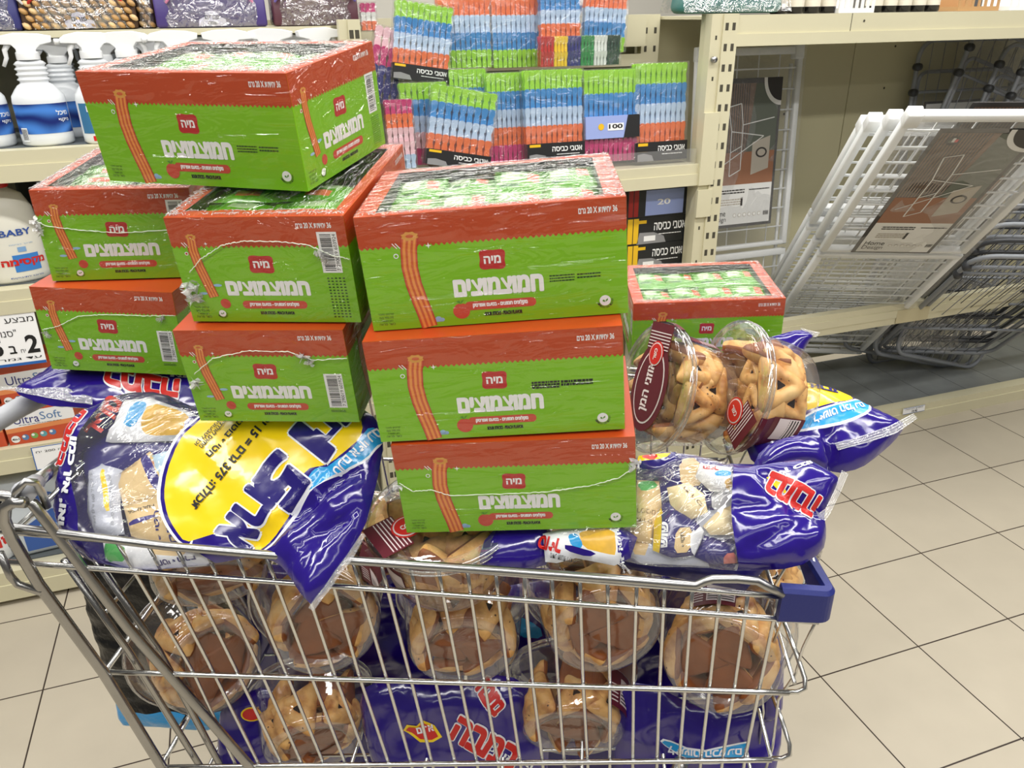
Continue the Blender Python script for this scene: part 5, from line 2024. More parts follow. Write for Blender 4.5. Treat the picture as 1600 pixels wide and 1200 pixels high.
# ================================================================== cookie tubs
def cookie_material():
    m = bpy.data.materials.new('baked_dough')
    m.use_nodes = True
    nt = m.node_tree
    b = nt.nodes['Principled BSDF']
    b.inputs['Roughness'].default_value = 0.5
    tc = nt.nodes.new('ShaderNodeTexCoord')
    oi = nt.nodes.new('ShaderNodeObjectInfo')
    ad = nt.nodes.new('ShaderNodeVectorMath')
    n = nt.nodes.new('ShaderNodeTexNoise')
    n.inputs['Scale'].default_value = 38
    n.inputs['Detail'].default_value = 6
    cr = nt.nodes.new('ShaderNodeValToRGB')
    e = cr.color_ramp.elements
    e[0].position, e[0].color = 0.30, (*lin((176, 112, 58)), 1)
    e[1].position, e[1].color = 0.52, (*lin((230, 178, 106)), 1)
    x = cr.color_ramp.elements.new(0.75)
    x.color = (*lin((240, 200, 136)), 1)
    vo = nt.nodes.new('ShaderNodeTexVoronoi')
    vo.inputs['Scale'].default_value = 110
    lt = nt.nodes.new('ShaderNodeMath')
    lt.operation = 'LESS_THAN'
    lt.inputs[1].default_value = 0.17
    n2 = nt.nodes.new('ShaderNodeTexNoise')
    n2.inputs['Scale'].default_value = 60
    g2 = nt.nodes.new('ShaderNodeMath')
    g2.operation = 'GREATER_THAN'
    g2.inputs[1].default_value = 0.56
    mu = nt.nodes.new('ShaderNodeMath')
    mu.operation = 'MULTIPLY'
    mx = nt.nodes.new('ShaderNodeMix')
    mx.data_type = 'RGBA'
    mx.inputs['B'].default_value = (*lin((84, 48, 30)), 1)
    bp = nt.nodes.new('ShaderNodeBump')
    bp.inputs['Strength'].default_value = 0.4
    bp.inputs['Distance'].default_value = 0.001
    L = nt.links.new
    L(tc.outputs['Object'], ad.inputs[0])
    L(oi.outputs['Random'], ad.inputs[1])
    for q in (n, vo, n2):
        L(ad.outputs[0], q.inputs['Vector'])
    L(n.outputs['Fac'], cr.inputs['Fac'])
    L(vo.outputs['Distance'], lt.inputs[0])
    L(n2.outputs['Fac'], g2.inputs[0])
    L(lt.outputs[0], mu.inputs[0])
    L(g2.outputs[0], mu.inputs[1])
    L(mu.outputs[0], mx.inputs['Factor'])
    L(cr.outputs['Color'], mx.inputs['A'])
    L(mx.outputs['Result'], b.inputs['Base Color'])
    L(n.outputs['Fac'], bp.inputs['Height'])
    L(bp.outputs['Normal'], b.inputs['Normal'])
    return m


DOUGH = cookie_material()
CRUST = mat('baked_underside', (140, 77, 33), 0.5, var=0.45, vscale=26, bump=0.3, bscale=90, bdist=0.001)
POPPY = mat('dark_filling', (34, 22, 20), 0.7, spec=0.2, bump=0.6, bscale=200, bdist=0.001)
MARO = mat('label_maroon', (96, 26, 40), 0.4)
LTXT = mat('label_print', (226, 214, 214), 0.45)


def cookie_mesh(seed):
    """three-cornered pastry: dough folded over a dark filling, pinched at the corners"""
    rr = random.Random(seed)
    N = 36
    R = 0.041

    def outline(a):
        # rounded triangle
        best = 0
        s = 0
        for k in range(3):
            c = math.cos(a - math.radians(90 + 120 * k) - math.pi)
            s += max(0.0, c / 0.62) ** 5
        return R / (s ** (1 / 5)) * 1.0
    prof = [(0.0, 0.015, 2), (0.10, 0.0165, 2), (0.18, 0.0165, 2), (0.21, 0.0215, 0), (0.31, 0.0258, 0), (0.52, 0.0265, 0), (0.72, 0.0245, 0), (0.88, 0.0195, 0), (0.97, 0.0125, 0), (1.0, 0.0065, 0), (0.95, 0.0015, 1), (0.8, 0.0, 1), (0.4, 0.0, 1), (0.0, 0.0005, 1)]
    vs, fs, ms = [], [], []
    for i, (q, z, mi) in enumerate(prof):
        for j in range(N):
            a = 2 * math.pi * j / N
            r = outline(a) * q
            rel = outline(a) / R                      # big at the corners
            zz = z
            if 3 <= i <= 7:
                zz = z * (1.12 - 0.22 * rel)
                if i <= 4:
                    r *= 1.0 + 0.25 * (1 - rel) + rr.uniform(-.02, .02)
            w = noise.noise((math.cos(a) * 1.6 + seed * 5, math.sin(a) * 1.6, i * 0.3))
            zz += 0.0026 * w if 2 < i < 10 else 0
            r *= 1 + 0.07 * w
            vs.append((r * math.cos(a), r * math.sin(a), zz))
    for i in range(len(prof) - 1):
        for j in range(N):
            a, b = i * N + j, i * N + (j + 1) % N
            fs.append((a + N, b + N, b, a))
            ms.append(prof[i + 1][2] if prof[i + 1][2] != 0 or prof[i][2] == 0 else 0)
    me = bpy.data.meshes.new('hamantash_cookie')
    me.from_pydata(vs, [], fs)
    for m in (DOUGH, CRUST, POPPY):
        me.materials.append(m)
    me.polygons.foreach_set('material_index', ms)
    me.polygons.foreach_set('use_smooth', [True] * len(fs))
    me.update()
    return me


COOKIES = [cookie_mesh(k) for k in range(4)]
TH, RB, RL = 0.112, 0.080, 0.094


def tub(label, where, base, axis, spin, kind='base', seed=0, sticker=True, scale=1.0, aim=None):
    """round clear tub; axis points from lid to base"""
    z = -axis.normalized()
    x = z.orthogonal().normalized()
    x = Matrix.Rotation(spin, 3, z) @ x
    if aim is not None:
        x = (aim - z * aim.dot(z)).normalized()
    y = z.cross(x)
    M = frame(base, x, y, z) @ Matrix.Scale(scale, 4)
    t = thing('cookie_tub', label, 'cookie tub', M, None)
    g = MB()
    prof = [(0.0, 0.0085), (0.050, 0.0085), (0.054, 0.0075), (0.058, 0.001), (0.062, 0.0), (0.070, 0.0), (RB - 0.004, 0.003), (RB, 0.010), (RB + 0.004, 0.03), (RB + 0.0085, 0.072), (RB + 0.0095, 0.080), (RL - 0.002, 0.094), (RL, 0.1), (RL + 0.006, 0.1015)]
    g.lathe(prof, 48, 0, None, 1, 1, True, lambda i, j: 1 if 2 <= i <= 5 else 0)
    g.build('tub_body', [TUBF, TUBR], t)
    g = MB()
    g.lathe([(RL + 0.007, 0.097), (RL + 0.0085, 0.098), (RL + 0.0085, 0.108), (RL + 0.005, 0.1105), (RL - 0.002, 0.1095), (RL - 0.006, 0.1125), (0.05, 0.1135), (0.0, 0.1135)], 48, 0, None, 1, 1, True, lambda i, j: 1 if i < 5 else 0)
    for k in range(2):
        g.tube([((RL + 0.0085 + 0.0012 * k) * math.cos(a), (RL + 0.0085 + 0.0012 * k) * math.sin(a), 0.0985 + 0.008 * k) for a in [2 * math.pi * i / 40 for i in range(40)]], 0.0011, 5, 1, closed=True)
    a = 0.5
    g.box((RL + 0.006, -0.01, 0.1), (RL + 0.016, 0.01, 0.1025))
    g.build('lid', [TUBF, TUBE], t)
    if sticker:
        g = MB()

        def strip(a0, a1, r0, z0, r1, z1, mi, off, k=10):
            vs, fs = [], []
            for i in range(k + 1):
                a = a0 + (a1 - a0) * i / k
                vs += [((r0 + off) * math.cos(a), (r0 + off) * math.sin(a), z0), ((r1 + off) * math.cos(a), (r1 + off) * math.sin(a), z1)]
            for i in range(k):
                fs.append((2 * i, 2 * i + 2, 2 * i + 3, 2 * i + 1))
            g.add(vs, fs, mi, True)
        A0, A1 = -0.36, 0.36
        strip(A0, A1, RB + 0.003, 0.022, RB + 0.0092, 0.078, 0, 0.0010)
        strip(A0, A1, RB + 0.0102, 0.078, RL + 0.0092, 0.098, 0, 0.0010)
        strip(A0, A1, RL + 0.0092, 0.098, RL + 0.0092, 0.109, 0, 0.0012)
        strip(A0 * .3, A1 * .95, RB + 0.004, 0.030, RB + 0.0082, 0.068, 1, 0.0016)
        for k in range(7):
            strip(A0 * .25, A1 * .9, RB + 0.004 + 0.0005 * k, 0.033 + 0.005 * k, RB + 0.0042 + 0.0005 * k, 0.0352 + 0.005 * k, 2, 0.0021)
        for k in range(7):
            strip(A0 * .95, A0 * .45, RB + 0.004 + 0.0005 * k, 0.03 + 0.006 * k, RB + 0.0042 + 0.0005 * k, 0.032 + 0.006 * k, 1, 0.0016)
        # flap of the seal on the lid, with a ring and the lid's oval label
        vs = []
        p = Print(g, (0, 0, 0.1141), (1, 0, 0), (0, 1, 0), (0, 0, 1), 0.0005)
        p.rect(RL * 0.62, -0.032, RL + 0.007, 0.032, 0, 1)
        for k in range(6):
            p.rect(RL * 0.64 + 0.005 * k, -0.03, RL * 0.64 + 0.005 * k + 0.0016, 0.03, 1, 2)
        p.disc(RL * 0.55, 0.0, 0.021, 0.021, 3, 3, 24)
        p.disc(RL * 0.55, 0.0, 0.0185, 0.0185, 1, 4, 24)
        p.disc(RL * 0.55, 0.0, 0.0165, 0.0165, 3, 5, 24)
        p.text('כשר', RL * 0.55 - 0.009, -0.004, RL * 0.55 + 0.009, 0.004, 1, 6, 0.03)
        if kind == 'side' and seed == 13:
            p.disc(0, 0, 0.072, 0.05, 0, 1, 32)
            p.disc(0, 0, 0.060, 0.04, 1, 2, 32)
            p.disc(0, 0, 0.057, 0.037, 0, 3, 32)
            p.text('אוזני המן', -0.04, -0.012, 0.04, 0.012, 1, 4, 0.03)
        g.build('tub_label', [MARO, LTXT, BLACK, REDF], t)
    # cookies, each a thing of its own, resting against one another and the wall
    rr = random.Random(seed)
    spots = []
    if kind == 'base':
        nb = 3
        for i in range(nb):
            a = 2 * math.pi * (i + rr.uniform(-.15, .15)) / nb + seed
            spots.append((0.027 * math.cos(a), 0.027 * math.sin(a), 0.0115 + 0.003 * (i % 2), 'flat', rr.uniform(0, 6.3)))
        for i in range(7):
            a = 2 * math.pi * (i + rr.uniform(-.2, .2)) / 7 + seed * 2
            spots.append((0.068 * math.cos(a), 0.068 * math.sin(a), 0.037, 'wallout', a))
        for i in range(5):
            a = 2 * math.pi * (i + rr.uniform(-.2, .2)) / 5 + seed * 3
            spots.append((0.062 * math.cos(a), 0.062 * math.sin(a), 0.070, 'wall', a))
        spots.append((0, 0, 0.045, 'flat', 1.0))
        spots.append((0.02, 0.01, 0.075, 'flat', 2.0))
    else:
        for i in range(3):
            a = 2 * math.pi * i / 3 + seed
            spots.append((0.034 * math.cos(a), 0.034 * math.sin(a), 0.014, 'flat', rr.uniform(0, 6.3)))
        for lv, zz in enumerate((0.042, 0.070)):
            for i in range(7):
                a = 2 * math.pi * (i + 0.5 * lv + rr.uniform(-.15, .15)) / 7 + seed
                spots.append(((0.068 + 0.003 * lv) * math.cos(a), (0.068 + 0.003 * lv) * math.sin(a), zz, 'wall', a))
        for i in range(3):
            a = 2 * math.pi * i / 3 + seed + 0.6
            spots.append((0.03 * math.cos(a), 0.03 * math.sin(a), 0.06, 'flat', rr.uniform(0, 6.3)))
    for k, (cx, cy, cz, how, a) in enumerate(spots):
        o = bpy.data.objects.new('hamantash_cookie', COOKIES[rr.randrange(4)])
        COL.objects.link(o)
        s = rr.uniform(0.94, 1.08) * (1.0 if how == 'flat' and kind == 'base' else (1.02 if kind == 'side' else 1.0))
        if how == 'flat':
            L = mtx(cx, cy, cz, a, rr.uniform(-.12, .12), rr.uniform(-.12, .12))
        else:
            # face (or underside) turned to the wall, slightly tipped
            out = how == 'wallout' or rr.random() < (0.7 if kind == 'side' else 0.5)
            n = Vector((math.cos(a), math.sin(a), rr.uniform(-.3, .3) - 0.1)).normalized() * (1 if out else -1)
            e1 = n.orthogonal().normalized()
            e1 = Matrix.Rotation(rr.uniform(0, 6.3), 3, n) @ e1
            e2 = n.cross(e1)
            shift = n * (-0.017 if out else -0.004)
            L = frame(Vector((cx, cy, cz)) + shift, e1, e2, n)
        o.matrix_world = M @ L @ Matrix.Scale(s, 4)
        tag(o, 'golden three-cornered cookie in ' + where, 'cookie', 'cookies in ' + where)
    return t


def base_tub(label, where, px, py, ratio, mdir, off, spin, seed, sticker=True):
    """tub whose base faces the aisle: picture position, flattening and lean of its base circle"""
    P_ = side(px, py, off)
    w = (CAM - P_).normalized()
    m = (RIGHT * mdir[0] - UP * mdir[1]).normalized()
    m = (m - w * m.dot(w)).normalized()
    phi = math.acos(ratio)
    ax = w * math.cos(phi) + m * math.sin(phi)
    return tub(label, where, P_, ax, spin, 'base', seed, sticker)


base_tub('cookie tub at the rear of the cart, its brown-bottomed base turned to the aisle', 'the rear tub whose base faces the aisle', 337, 1042, 0.84, (.65, .6), 0.085, 2.0, 1)
base_tub('cookie tub squeezed under the yellow bag at the rear of the cart', 'the tub under the yellow bag', 332, 914, 0.42, (0.08, 1), 0.085, 1.0, 2)
base_tub('cookie tub below the hanging violet corner of the yellow bag', 'the tub below the hanging violet corner', 512, 986, 0.80, (0.25, 1), 0.07, 0.4, 3)
base_tub('cookie tub lying behind the hanging violet corner, just under the rim', 'the tub behind the hanging violet corner', 560, 905, 0.35, (0.1, 1), 0.22, 0.8, 4)
base_tub('cookie tub in the middle of the basket, base tilted down behind the middle wire', 'the tub in the middle of the basket', 724, 1022, 0.58, (0.0, 1), 0.065, 2.5, 5)
base_tub('cookie tub right of the middle with a pale ring of cookies round its base', 'the tub with the pale ring right of the middle', 948, 991, 0.68, (.25, .9), 0.055, 1.4, 6)
base_tub('cookie tub at the front end of the basket, just below the blue bumper', 'the front tub under the blue bumper', 1125, 1043, 0.82, (-.1, 1), 0.045, 5.2, 7)
base_tub('cookie tub low in the middle right of the basket, standing almost upright', 'the low tub in the middle right', 895, 1150, 0.40, (0.0, 1), 0.065, 0.2, 8)
base_tub('cookie tub low at the rear of the basket, above the bottom wire', 'the low tub at the rear', 490, 1170, 0.45, (0.05, 1), 0.065, 2.7, 9)
base_tub('cookie tub high at the front end, behind the dip of the rim', 'the high tub behind the dip of the rim', 1158, 946, 0.30, (-0.15, 1), 0.17, 3.0, 10)
base_tub('cookie tub under the clear bag in the middle of the basket, below the rim', 'the tub under the clear bag below the rim', 925, 905, 0.30, (-0.1, 1), 0.24, 3.6, 11)

# tub under the tall stack: lid up, leaning to the left
_c = on_axis(690, 798, 2, 1.006)
_up = (Vector((0, 0, 1)) * 0.95 + (CAM - _c).normalized() * 0.18 - RIGHT * 0.10).normalized()
tub('cookie tub with its lid up, pressed under the tall stack of snack boxes', 'the tub under the tall stack', _c - _up * 0.112, -_up, math.radians(150), 'side', 12)

# two tubs standing on edge on the right, lids to the left
for px, py, dep, lab, wh, sd, sp in ((1016, 604, 1.235, 'left one of two cookie tubs standing on edge before the rear snack box', 'the left tub standing on edge', 13, 2.6),
                                     (1136, 604, 1.20, 'right one of two cookie tubs standing on edge, maroon label across its side', 'the right tub standing on edge', 14, 4.0)):
    c = at_depth(px, py, dep)
    w = (CAM - c).normalized()
    lidn = (-RIGHT * 0.90 + UP * 0.16 + w * (0.40 if sd == 13 else 0.30)).normalized()
    tub(lab, wh, c - lidn * TH, -lidn, sp, 'side', sd, True, 1.0, None if sd == 13 else w * 0.75 - UP * 0.6)
# ================================================================== film bags
def poly_dist(P, poly):
    """distance of points to a closed outline, and inside flags"""
    A = np.array(poly)
    B = np.roll(A, -1, axis=0)
    d = np.full(len(P), 1e9)
    ins = np.zeros(len(P), bool)
    for a, b in zip(A, B):
        ab = b - a
        t = np.clip(((P - a) @ ab) / (ab @ ab + 1e-12), 0, 1)
        q = a + t[:, None] * ab
        d = np.minimum(d, np.hypot(*(P - q).T))
        c = ((a[1] > P[:, 1]) != (b[1] > P[:, 1]))
        with np.errstate(divide='ignore', invalid='ignore'):
            xi = (b[0] - a[0]) * (P[:, 1] - a[1]) / (b[1] - a[1]) + a[0]
        ins ^= c & (P[:, 0] < xi)
    return d, ins


def resample(poly, step, closed=True):
    out = []
    n = len(poly)
    for i in range(n if closed else n - 1):
        a, b = Vector(poly[i]), Vector(poly[(i + 1) % n])
        k = max(1, int((b - a).length / step))
        for j in range(k):
            out.append(tuple(a.lerp(b, j / k)))
    if not closed:
        out.append(tuple(poly[-1]))
    return out


def smooth_poly(poly, it=1):
    for _ in range(it):
        out = []
        n = len(poly)
        for i in range(n):
            a, b = poly[i], poly[(i + 1) % n]
            out += [(a[0] * .78 + b[0] * .22, a[1] * .78 + b[1] * .22), (a[0] * .22 + b[0] * .78, a[1] * .22 + b[1] * .78)]
        poly = out
    return poly


class Bag:
    """pillow of film: an outline in a plane of the scene, filled out on both sides, creased"""

    def __init__(self, q0, ex, ey, outline_px, thick, reach, seed, crease=0.006, cdir=(1, 0.4), cfreq=26.0, smooth=1, grid=0.0075, back=0.9, folds=()):
        self.q0, self.ex, self.ey = q0, ex.normalized(), (ey - ex.normalized() * ey.dot(ex.normalized())).normalized()
        self.n = self.ex.cross(self.ey).normalized()
        if self.n.dot(CAM - q0) < 0:
            self.n = -self.n
        self.thick, self.reach, self.seed, self.crease, self.cdir, self.cfreq = thick, reach, seed, crease, Vector(cdir).normalized(), cfreq
        self.grid, self.back, self.folds = grid, back, [([self.to2(p) for p in f[0]], f[1], f[2]) for f in folds]
        self.out = resample(smooth_poly([self.to2(p) for p in outline_px], smooth), grid)

    def to2(self, p):
        q = on_plane(p[0], p[1], self.q0, self.n) - self.q0
        return (q.dot(self.ex), q.dot(self.ey))

    def height(self, P):
        P = np.asarray(P, float).reshape(-1, 2)
        d, ins = poly_dist(P, self.out)
        t = np.clip(d / self.reach, 0, 1)
        h = self.thick * np.sqrt(np.clip(1 - (1 - t) ** 2, 0, 1))
        c = np.array([self.crv(x, y) for x, y in P])
        k = np.clip(d / 0.012, 0, 1)
        h = h + c * k
        for line, depth, width in self.folds:
            L = np.array(line)
            dd = np.full(len(P), 1e9)
            for a, b in zip(L[:-1], L[1:]):
                ab = b - a
                tt = np.clip(((P - a) @ ab) / (ab @ ab), 0, 1)
                dd = np.minimum(dd, np.hypot(*(P - (a + tt[:, None] * ab)).T))
            h = h - depth * np.exp(-(dd / width) ** 2) * k
        return np.maximum(h, 0)

    def crv(self, x, y):
        s = self.seed
        u = x * self.cdir.x + y * self.cdir.y
        v = -x * self.cdir.y + y * self.cdir.x
        a = noise.noise((u * self.cfreq * 0.35 + s, v * self.cfreq + s * 2, s * 0.7))
        b = noise.noise((x * 17 + s * 3, y * 17, s + 5.0))
        c = noise.noise((u * self.cfreq * 1.0 + s, v * self.cfreq * 2.6, s + 9.0))
        return self.crease * (0.9 * (abs(a) * -2 + 0.5) + 0.7 * b + 0.35 * c)

    def point(self, x, y, h):
        return self.q0 + self.ex * x + self.ey * y + self.n * h

    def mesh(self, regions, names, mats, parent, back_mi=0):
        """regions: [(index into names, polygon_px)], later ones on top; index 0 is the ground colour"""
        polys = [(mi, resample(smooth_poly([self.to2(p) for p in poly], 1), self.grid * 0.8)) for mi, poly in regions]
        pts = list(self.out)
        edges = [(i, (i + 1) % len(pts)) for i in range(len(pts))]
        for mi, poly in polys:
            A = np.array(poly)
            d, ins = poly_dist(A, self.out)
            b = len(pts)
            keep = ins & (d > self.grid * 0.25)
            idx = []
            for k, p in enumerate(poly):
                if keep[k]:
                    idx.append(len(pts))
                    pts.append(tuple(p))
                else:
                    idx.append(None)
            for k in range(len(poly)):
                a, c = idx[k], idx[(k + 1) % len(poly)]
                if a is not None and c is not None:
                    edges.append((a, c))
        base = np.array(pts)
        lo, hi = base.min(0), base.max(0)
        G = []
        rr = random.Random(self.seed)
        y = lo[1]
        while y < hi[1]:
            x = lo[0]
            while x < hi[0]:
                G.append((x + rr.uniform(-.2, .2) * self.grid, y + rr.uniform(-.2, .2) * self.grid))
                x += self.grid
            y += self.grid
        G = np.array(G)
        d, ins = poly_dist(G, self.out)
        G = G[ins & (d > self.grid * 0.5)]
        pts += [tuple(p) for p in G]
        V, E, F, _, _, _ = delaunay_2d_cdt([Vector(p) for p in pts], edges, [], 0, 1e-6)
        V = np.array([tuple(v) for v in V])
        F = np.array([tuple(f) for f in F])
        cen = V[F].mean(1)
        _, ins = poly_dist(cen, self.out)
        F, cen = F[ins], cen[ins]
        mi_f = np.zeros(len(F), int)
        for mi, poly in polys:
            _, i2 = poly_dist(cen, poly)
            mi_f[i2] = mi
        H = self.height(V)
        d, _ = poly_dist(V, self.out)
        obs = {}
        for part in dict.fromkeys(n for n in names):
            g = MB()
            slots = []
            for mi, nm in enumerate(names):
                if nm != part:
                    continue
                sel = F[mi_f == mi]
                if not len(sel):
                    continue
                slot = len(slots)
                slots.append(mats[mi])
                used = np.unique(sel)
                remap = {int(v): k for k, v in enumerate(used)}
                g.add([self.point(V[i, 0], V[i, 1], H[i]) for i in used], [[remap[int(i)] for i in f] for f in sel], slot, True)
            if part == names[back_mi]:
                hb = np.array(H) * -self.back
                slot = slots.index(mats[back_mi]) if mats[back_mi] in slots else 0
                if not slots:
                    slots.append(mats[back_mi])
                g.add([self.point(V[i, 0], V[i, 1], hb[i]) for i in range(len(V))], [list(reversed([int(i) for i in f])) for f in F], slot, True)
            if slots:
                obs[part] = g.build(part, slots, parent)
        return obs

    def over(self, tri2d, layer):
        """triangles in the plane laid on the filled surface"""
        P, T = tri2d
        bm = bmesh.new()
        vv = [bm.verts.new((x, y, 0)) for x, y in P]
        for t in T:
            try:
                bm.faces.new([vv[i] for i in t])
            except ValueError:
                pass
        for _ in range(4):
            es = [e for e in bm.edges if e.calc_length() > 0.006]
            if not es:
                break
            bmesh.ops.subdivide_edges(bm, edges=es, cuts=1)
            bmesh.ops.triangulate(bm, faces=[f for f in bm.faces if len(f.verts) > 3])
        bm.verts.index_update()
        P2 = np.array([(v.co.x, v.co.y) for v in bm.verts])
        F2 = [[v.index for v in f.verts] for f in bm.faces]
        bm.free()
        H = self.height(P2) + 0.0007 * layer
        return [self.point(P2[i, 0], P2[i, 1], H[i]) for i in range(len(P2))], F2

    def text(self, mb, s, start_px, end_px, height_px, mi, layer=1, bold=0.0, flip=1):
        """line of print from the left end to the right end of the lettering, in picture points; height to the left-hand up side"""
        a, b = Vector(start_px), Vector(end_px)
        d = (b - a).normalized()
        up = Vector((d.y, -d.x)) * flip
        vs, tr = text2d(s, bold)
        L = (b - a).length
        P = [self.to2((a.x + d.x * L * u + up.x * height_px * v, a.y + d.y * L * u + up.y * height_px * v)) for u, v in vs]
        v3, f3 = self.over((P, tr), layer)
        mb.add(v3, f3, mi, False)

    def fat(self, mb, s, start_px, end_px, height_px, mi, layer, t, flip=1):
        for k in range(10):
            a = 2 * math.pi * k / 10
            dx, dy = t * math.cos(a), t * math.sin(a)
            self.text(mb, s, (start_px[0] + dx, start_px[1] + dy), (end_px[0] + dx, end_px[1] + dy), height_px, mi, layer + 0.05 * k, 0.02, flip)

    def patch(self, mb, poly_px, mi, layer=1):
        P = [self.to2(p) for p in poly_px]
        T = tessellate_polygon([[Vector((x, y, 0)) for x, y in P]])
        v3, f3 = self.over((P, [tuple(t) for t in T]), layer)
        mb.add(v3, f3, mi, False)


def three_point_bag(p1, p2, p3, *a, **k):
    """plane through three points of the scene: p1->p2 along it, p3 up it"""
    return Bag(p1, p2 - p1, p3 - p1, *a, **k)


def seal(mb, pts_px, bagq, lift=0.002, mi=0, wav=0.0012):
    """flat crimped strip of clear film"""
    a = [bagq.to2(p) for p in pts_px]
    n = len(a) // 2
    L, Rr = a[:n], a[n:][::-1]
    K, W = 26, 7
    vs, fs = [], []
    def at(line, t):
        t *= len(line) - 1
        i = min(int(t), len(line) - 2)
        return Vector(line[i]).lerp(Vector(line[i + 1]), t - i)
    for i in range(K + 1):
        p, q = at(L, i / K), at(Rr, i / K)
        for j in range(W + 1):
            r = p.lerp(q, j / W)
            vs.append(bagq.point(r.x, r.y, lift + wav * (j % 2) + 0.004 * noise.noise((r.x * 30, r.y * 30, 2))))
    for i in range(K):
        for j in range(W):
            b = i * (W + 1) + j
            fs.append((b, b + 1, b + W + 2, b + W + 1))
    mb.add(vs, fs, mi, False)


def packet(label, pl, outline_px, lift, thick, seed, ground, prints=(), texts=(), group=None):
    """small filled snack packet seen through a clear bag"""
    b = Bag(pl.q0 + pl.n * lift, pl.ex, pl.ey, outline_px, thick, 0.022, seed, 0.004, (1, .3), 30, 0, 0.0065)
    names = ['wrapper'] * (1 + len(prints))
    mats = [ground] + [p[0] for p in prints]
    t = thing('snack_packet', label, 'snack packet', None, group)
    b.mesh([(i + 1, p[1]) for i, p in enumerate(prints)], names, mats, t)
    if texts:
        g = MB()
        ms = []
        for (s, a, e, h, m, bold) in texts:
            if m not in ms:
                ms.append(m)
            b.text(g, s, a, e, h, ms.index(m), 1, bold)
        g.build('wrapper_print', ms, t)
    return t


# ---------------------------------------------------------------- big yellow bag at the rear
p1 = side(120, 850, 0.03)
p2 = side(500, 900, -0.022)
p3 = on_axis(450, 645, 2, 1.12)
YB = three_point_bag(p1, p2, p3,
    [(107, 657), (160, 627), (200, 613), (250, 612), (310, 640), (430, 632), (560, 634), (590, 655), (600, 690), (590, 750), (567, 835), (490, 948), (471, 930), (452, 900), (435, 880), (400, 868), (330, 882), (215, 893), (120, 872), (82, 805), (88, 745)],
    0.022, 0.055, 3, 0.0042, (0.8, -0.55), 15.0, 1, 0.0065, 1.6,
    [([(400, 862), (450, 825), (520, 770), (560, 745)], 0.010, 0.008), ([(430, 852), (490, 800), (545, 745)], 0.007, 0.006), ([(395, 850), (470, 800), (520, 740)], 0.005, 0.006), ([(470, 925), (500, 860), (560, 800)], 0.006, 0.006), ([(450, 890), (500, 840), (550, 815)], 0.006, 0.006)])
bag = thing('snack_bag', 'big yellow and violet snack bag draped over the rear rim of the cart', 'snack bag')
yel = [(335, 640), (323, 663), (293, 701), (276, 744), (271, 779), (277, 811), (288, 832), (303, 853), (330, 845), (355, 838), (380, 846), (400, 859), (411, 861), (443, 832), (461, 805), (472, 784), (488, 741), (520, 733), (539, 723), (571, 691), (575, 672), (560, 640), (520, 628), (400, 628)]
blu = [(485, 776), (496, 747), (505, 738), (523, 735), (552, 717), (572, 690), (584, 672), (600, 676), (598, 692), (576, 723), (555, 736), (523, 752), (500, 768)]
def shift(poly, dx, dy): return [(x + dx, y + dy) for x, y in poly]
clear = [(178, 618), (152, 665), (127, 710), (123, 745), (136, 800), (140, 850), (160, 888), (215, 896), (300, 890), (345, 885), (312, 862), (285, 836), (266, 795), (266, 755), (280, 712), (318, 660), (332, 636), (310, 632), (250, 606), (200, 610)]
YB.mesh([(1, clear), (3, [(x - 11, y + 1) if x < 335 else (x, y) for x, y in yel[:8]] + [(310, 862), (420, 872), (452, 838), (470, 808), (486, 782), (490, 790), (600, 690), (575, 640), (400, 620)][:1] + [(315, 850), (330, 800), (340, 700), (350, 640)]),
         (0, [(x - 6, y + 1) if x < 335 else (x, y) for x, y in yel[:8]] + [(312, 856), (330, 800), (340, 700), (350, 640)]),
         (3, [(405, 870), (415, 868), (447, 838), (466, 811), (482, 788), (496, 771), (523, 755), (555, 739), (577, 727), (601, 692), (598, 680), (560, 715), (500, 745), (478, 780), (455, 810), (440, 830), (408, 860)]),
         (0, [(403, 864), (412, 866), (444, 835), (463, 808), (478, 784), (490, 745), (520, 737), (545, 725), (578, 690), (575, 680), (530, 700), (480, 740), (460, 780), (430, 830)]),
         (2, yel), (4, blu)],
        ['printed_film', 'clear_film', 'printed_film', 'printed_film', 'printed_film'], [VIOLET, BAGF, YELLOW, WHITEF, LBLUE], bag)
g = MB()
nav = 0
for s, a, e, h, bo in (('ארוז', (418, 748), (352, 838), 46, 0.04), ('15', (478, 668), (402, 764), 70, 0.045), ("יח'", (532, 648), (490, 700), 30, 0.03)):
    YB.fat(g, s, a, e, h, 1, 1, bo * 130)
    YB.fat(g, s, a, e, h, 0, 2, bo * 65)
YB.text(g, 'תכולה: 375 גרם = 15 יח', (428, 655), (312, 797), 15, 2, 2, 0.035)
YB.text(g, 'חטיף בוטנים', (392, 652), (334, 716), 12, 2, 2, 0.03)
YB.text(g, 'מתאים לאלרגיים', (362, 660), (326, 706), 8, 2, 2, 0.02)
YB.text(g, 'וכן לטבעונים', (352, 660), (318, 702), 8, 2, 2, 0.02)
YB.text(g, 'טעם אפוי עם', (592, 672), (528, 742), 13, 1, 2, 0.03)
YB.fat(g, 'ואו, אין כמו', (124, 690), (98, 822), 15, 1, 3, 0.9)
YB.fat(g, 'במבה', (136, 644), (92, 728), 13, 1, 1, 2.6)
YB.fat(g, 'במבה', (136, 644), (92, 728), 12, 3, 2, 1.2)
g.build('lettering', [NAVY, WHITEF, BLACK, REDF], bag)
g = MB()
seal(g, [(567, 833), (540, 872), (510, 912), (483, 950), (492, 956), (520, 918), (550, 878), (574, 838)], YB, 0.003)
g.build('seal_strip', SEALF, bag)
YGRP = 'packets inside the yellow bag'
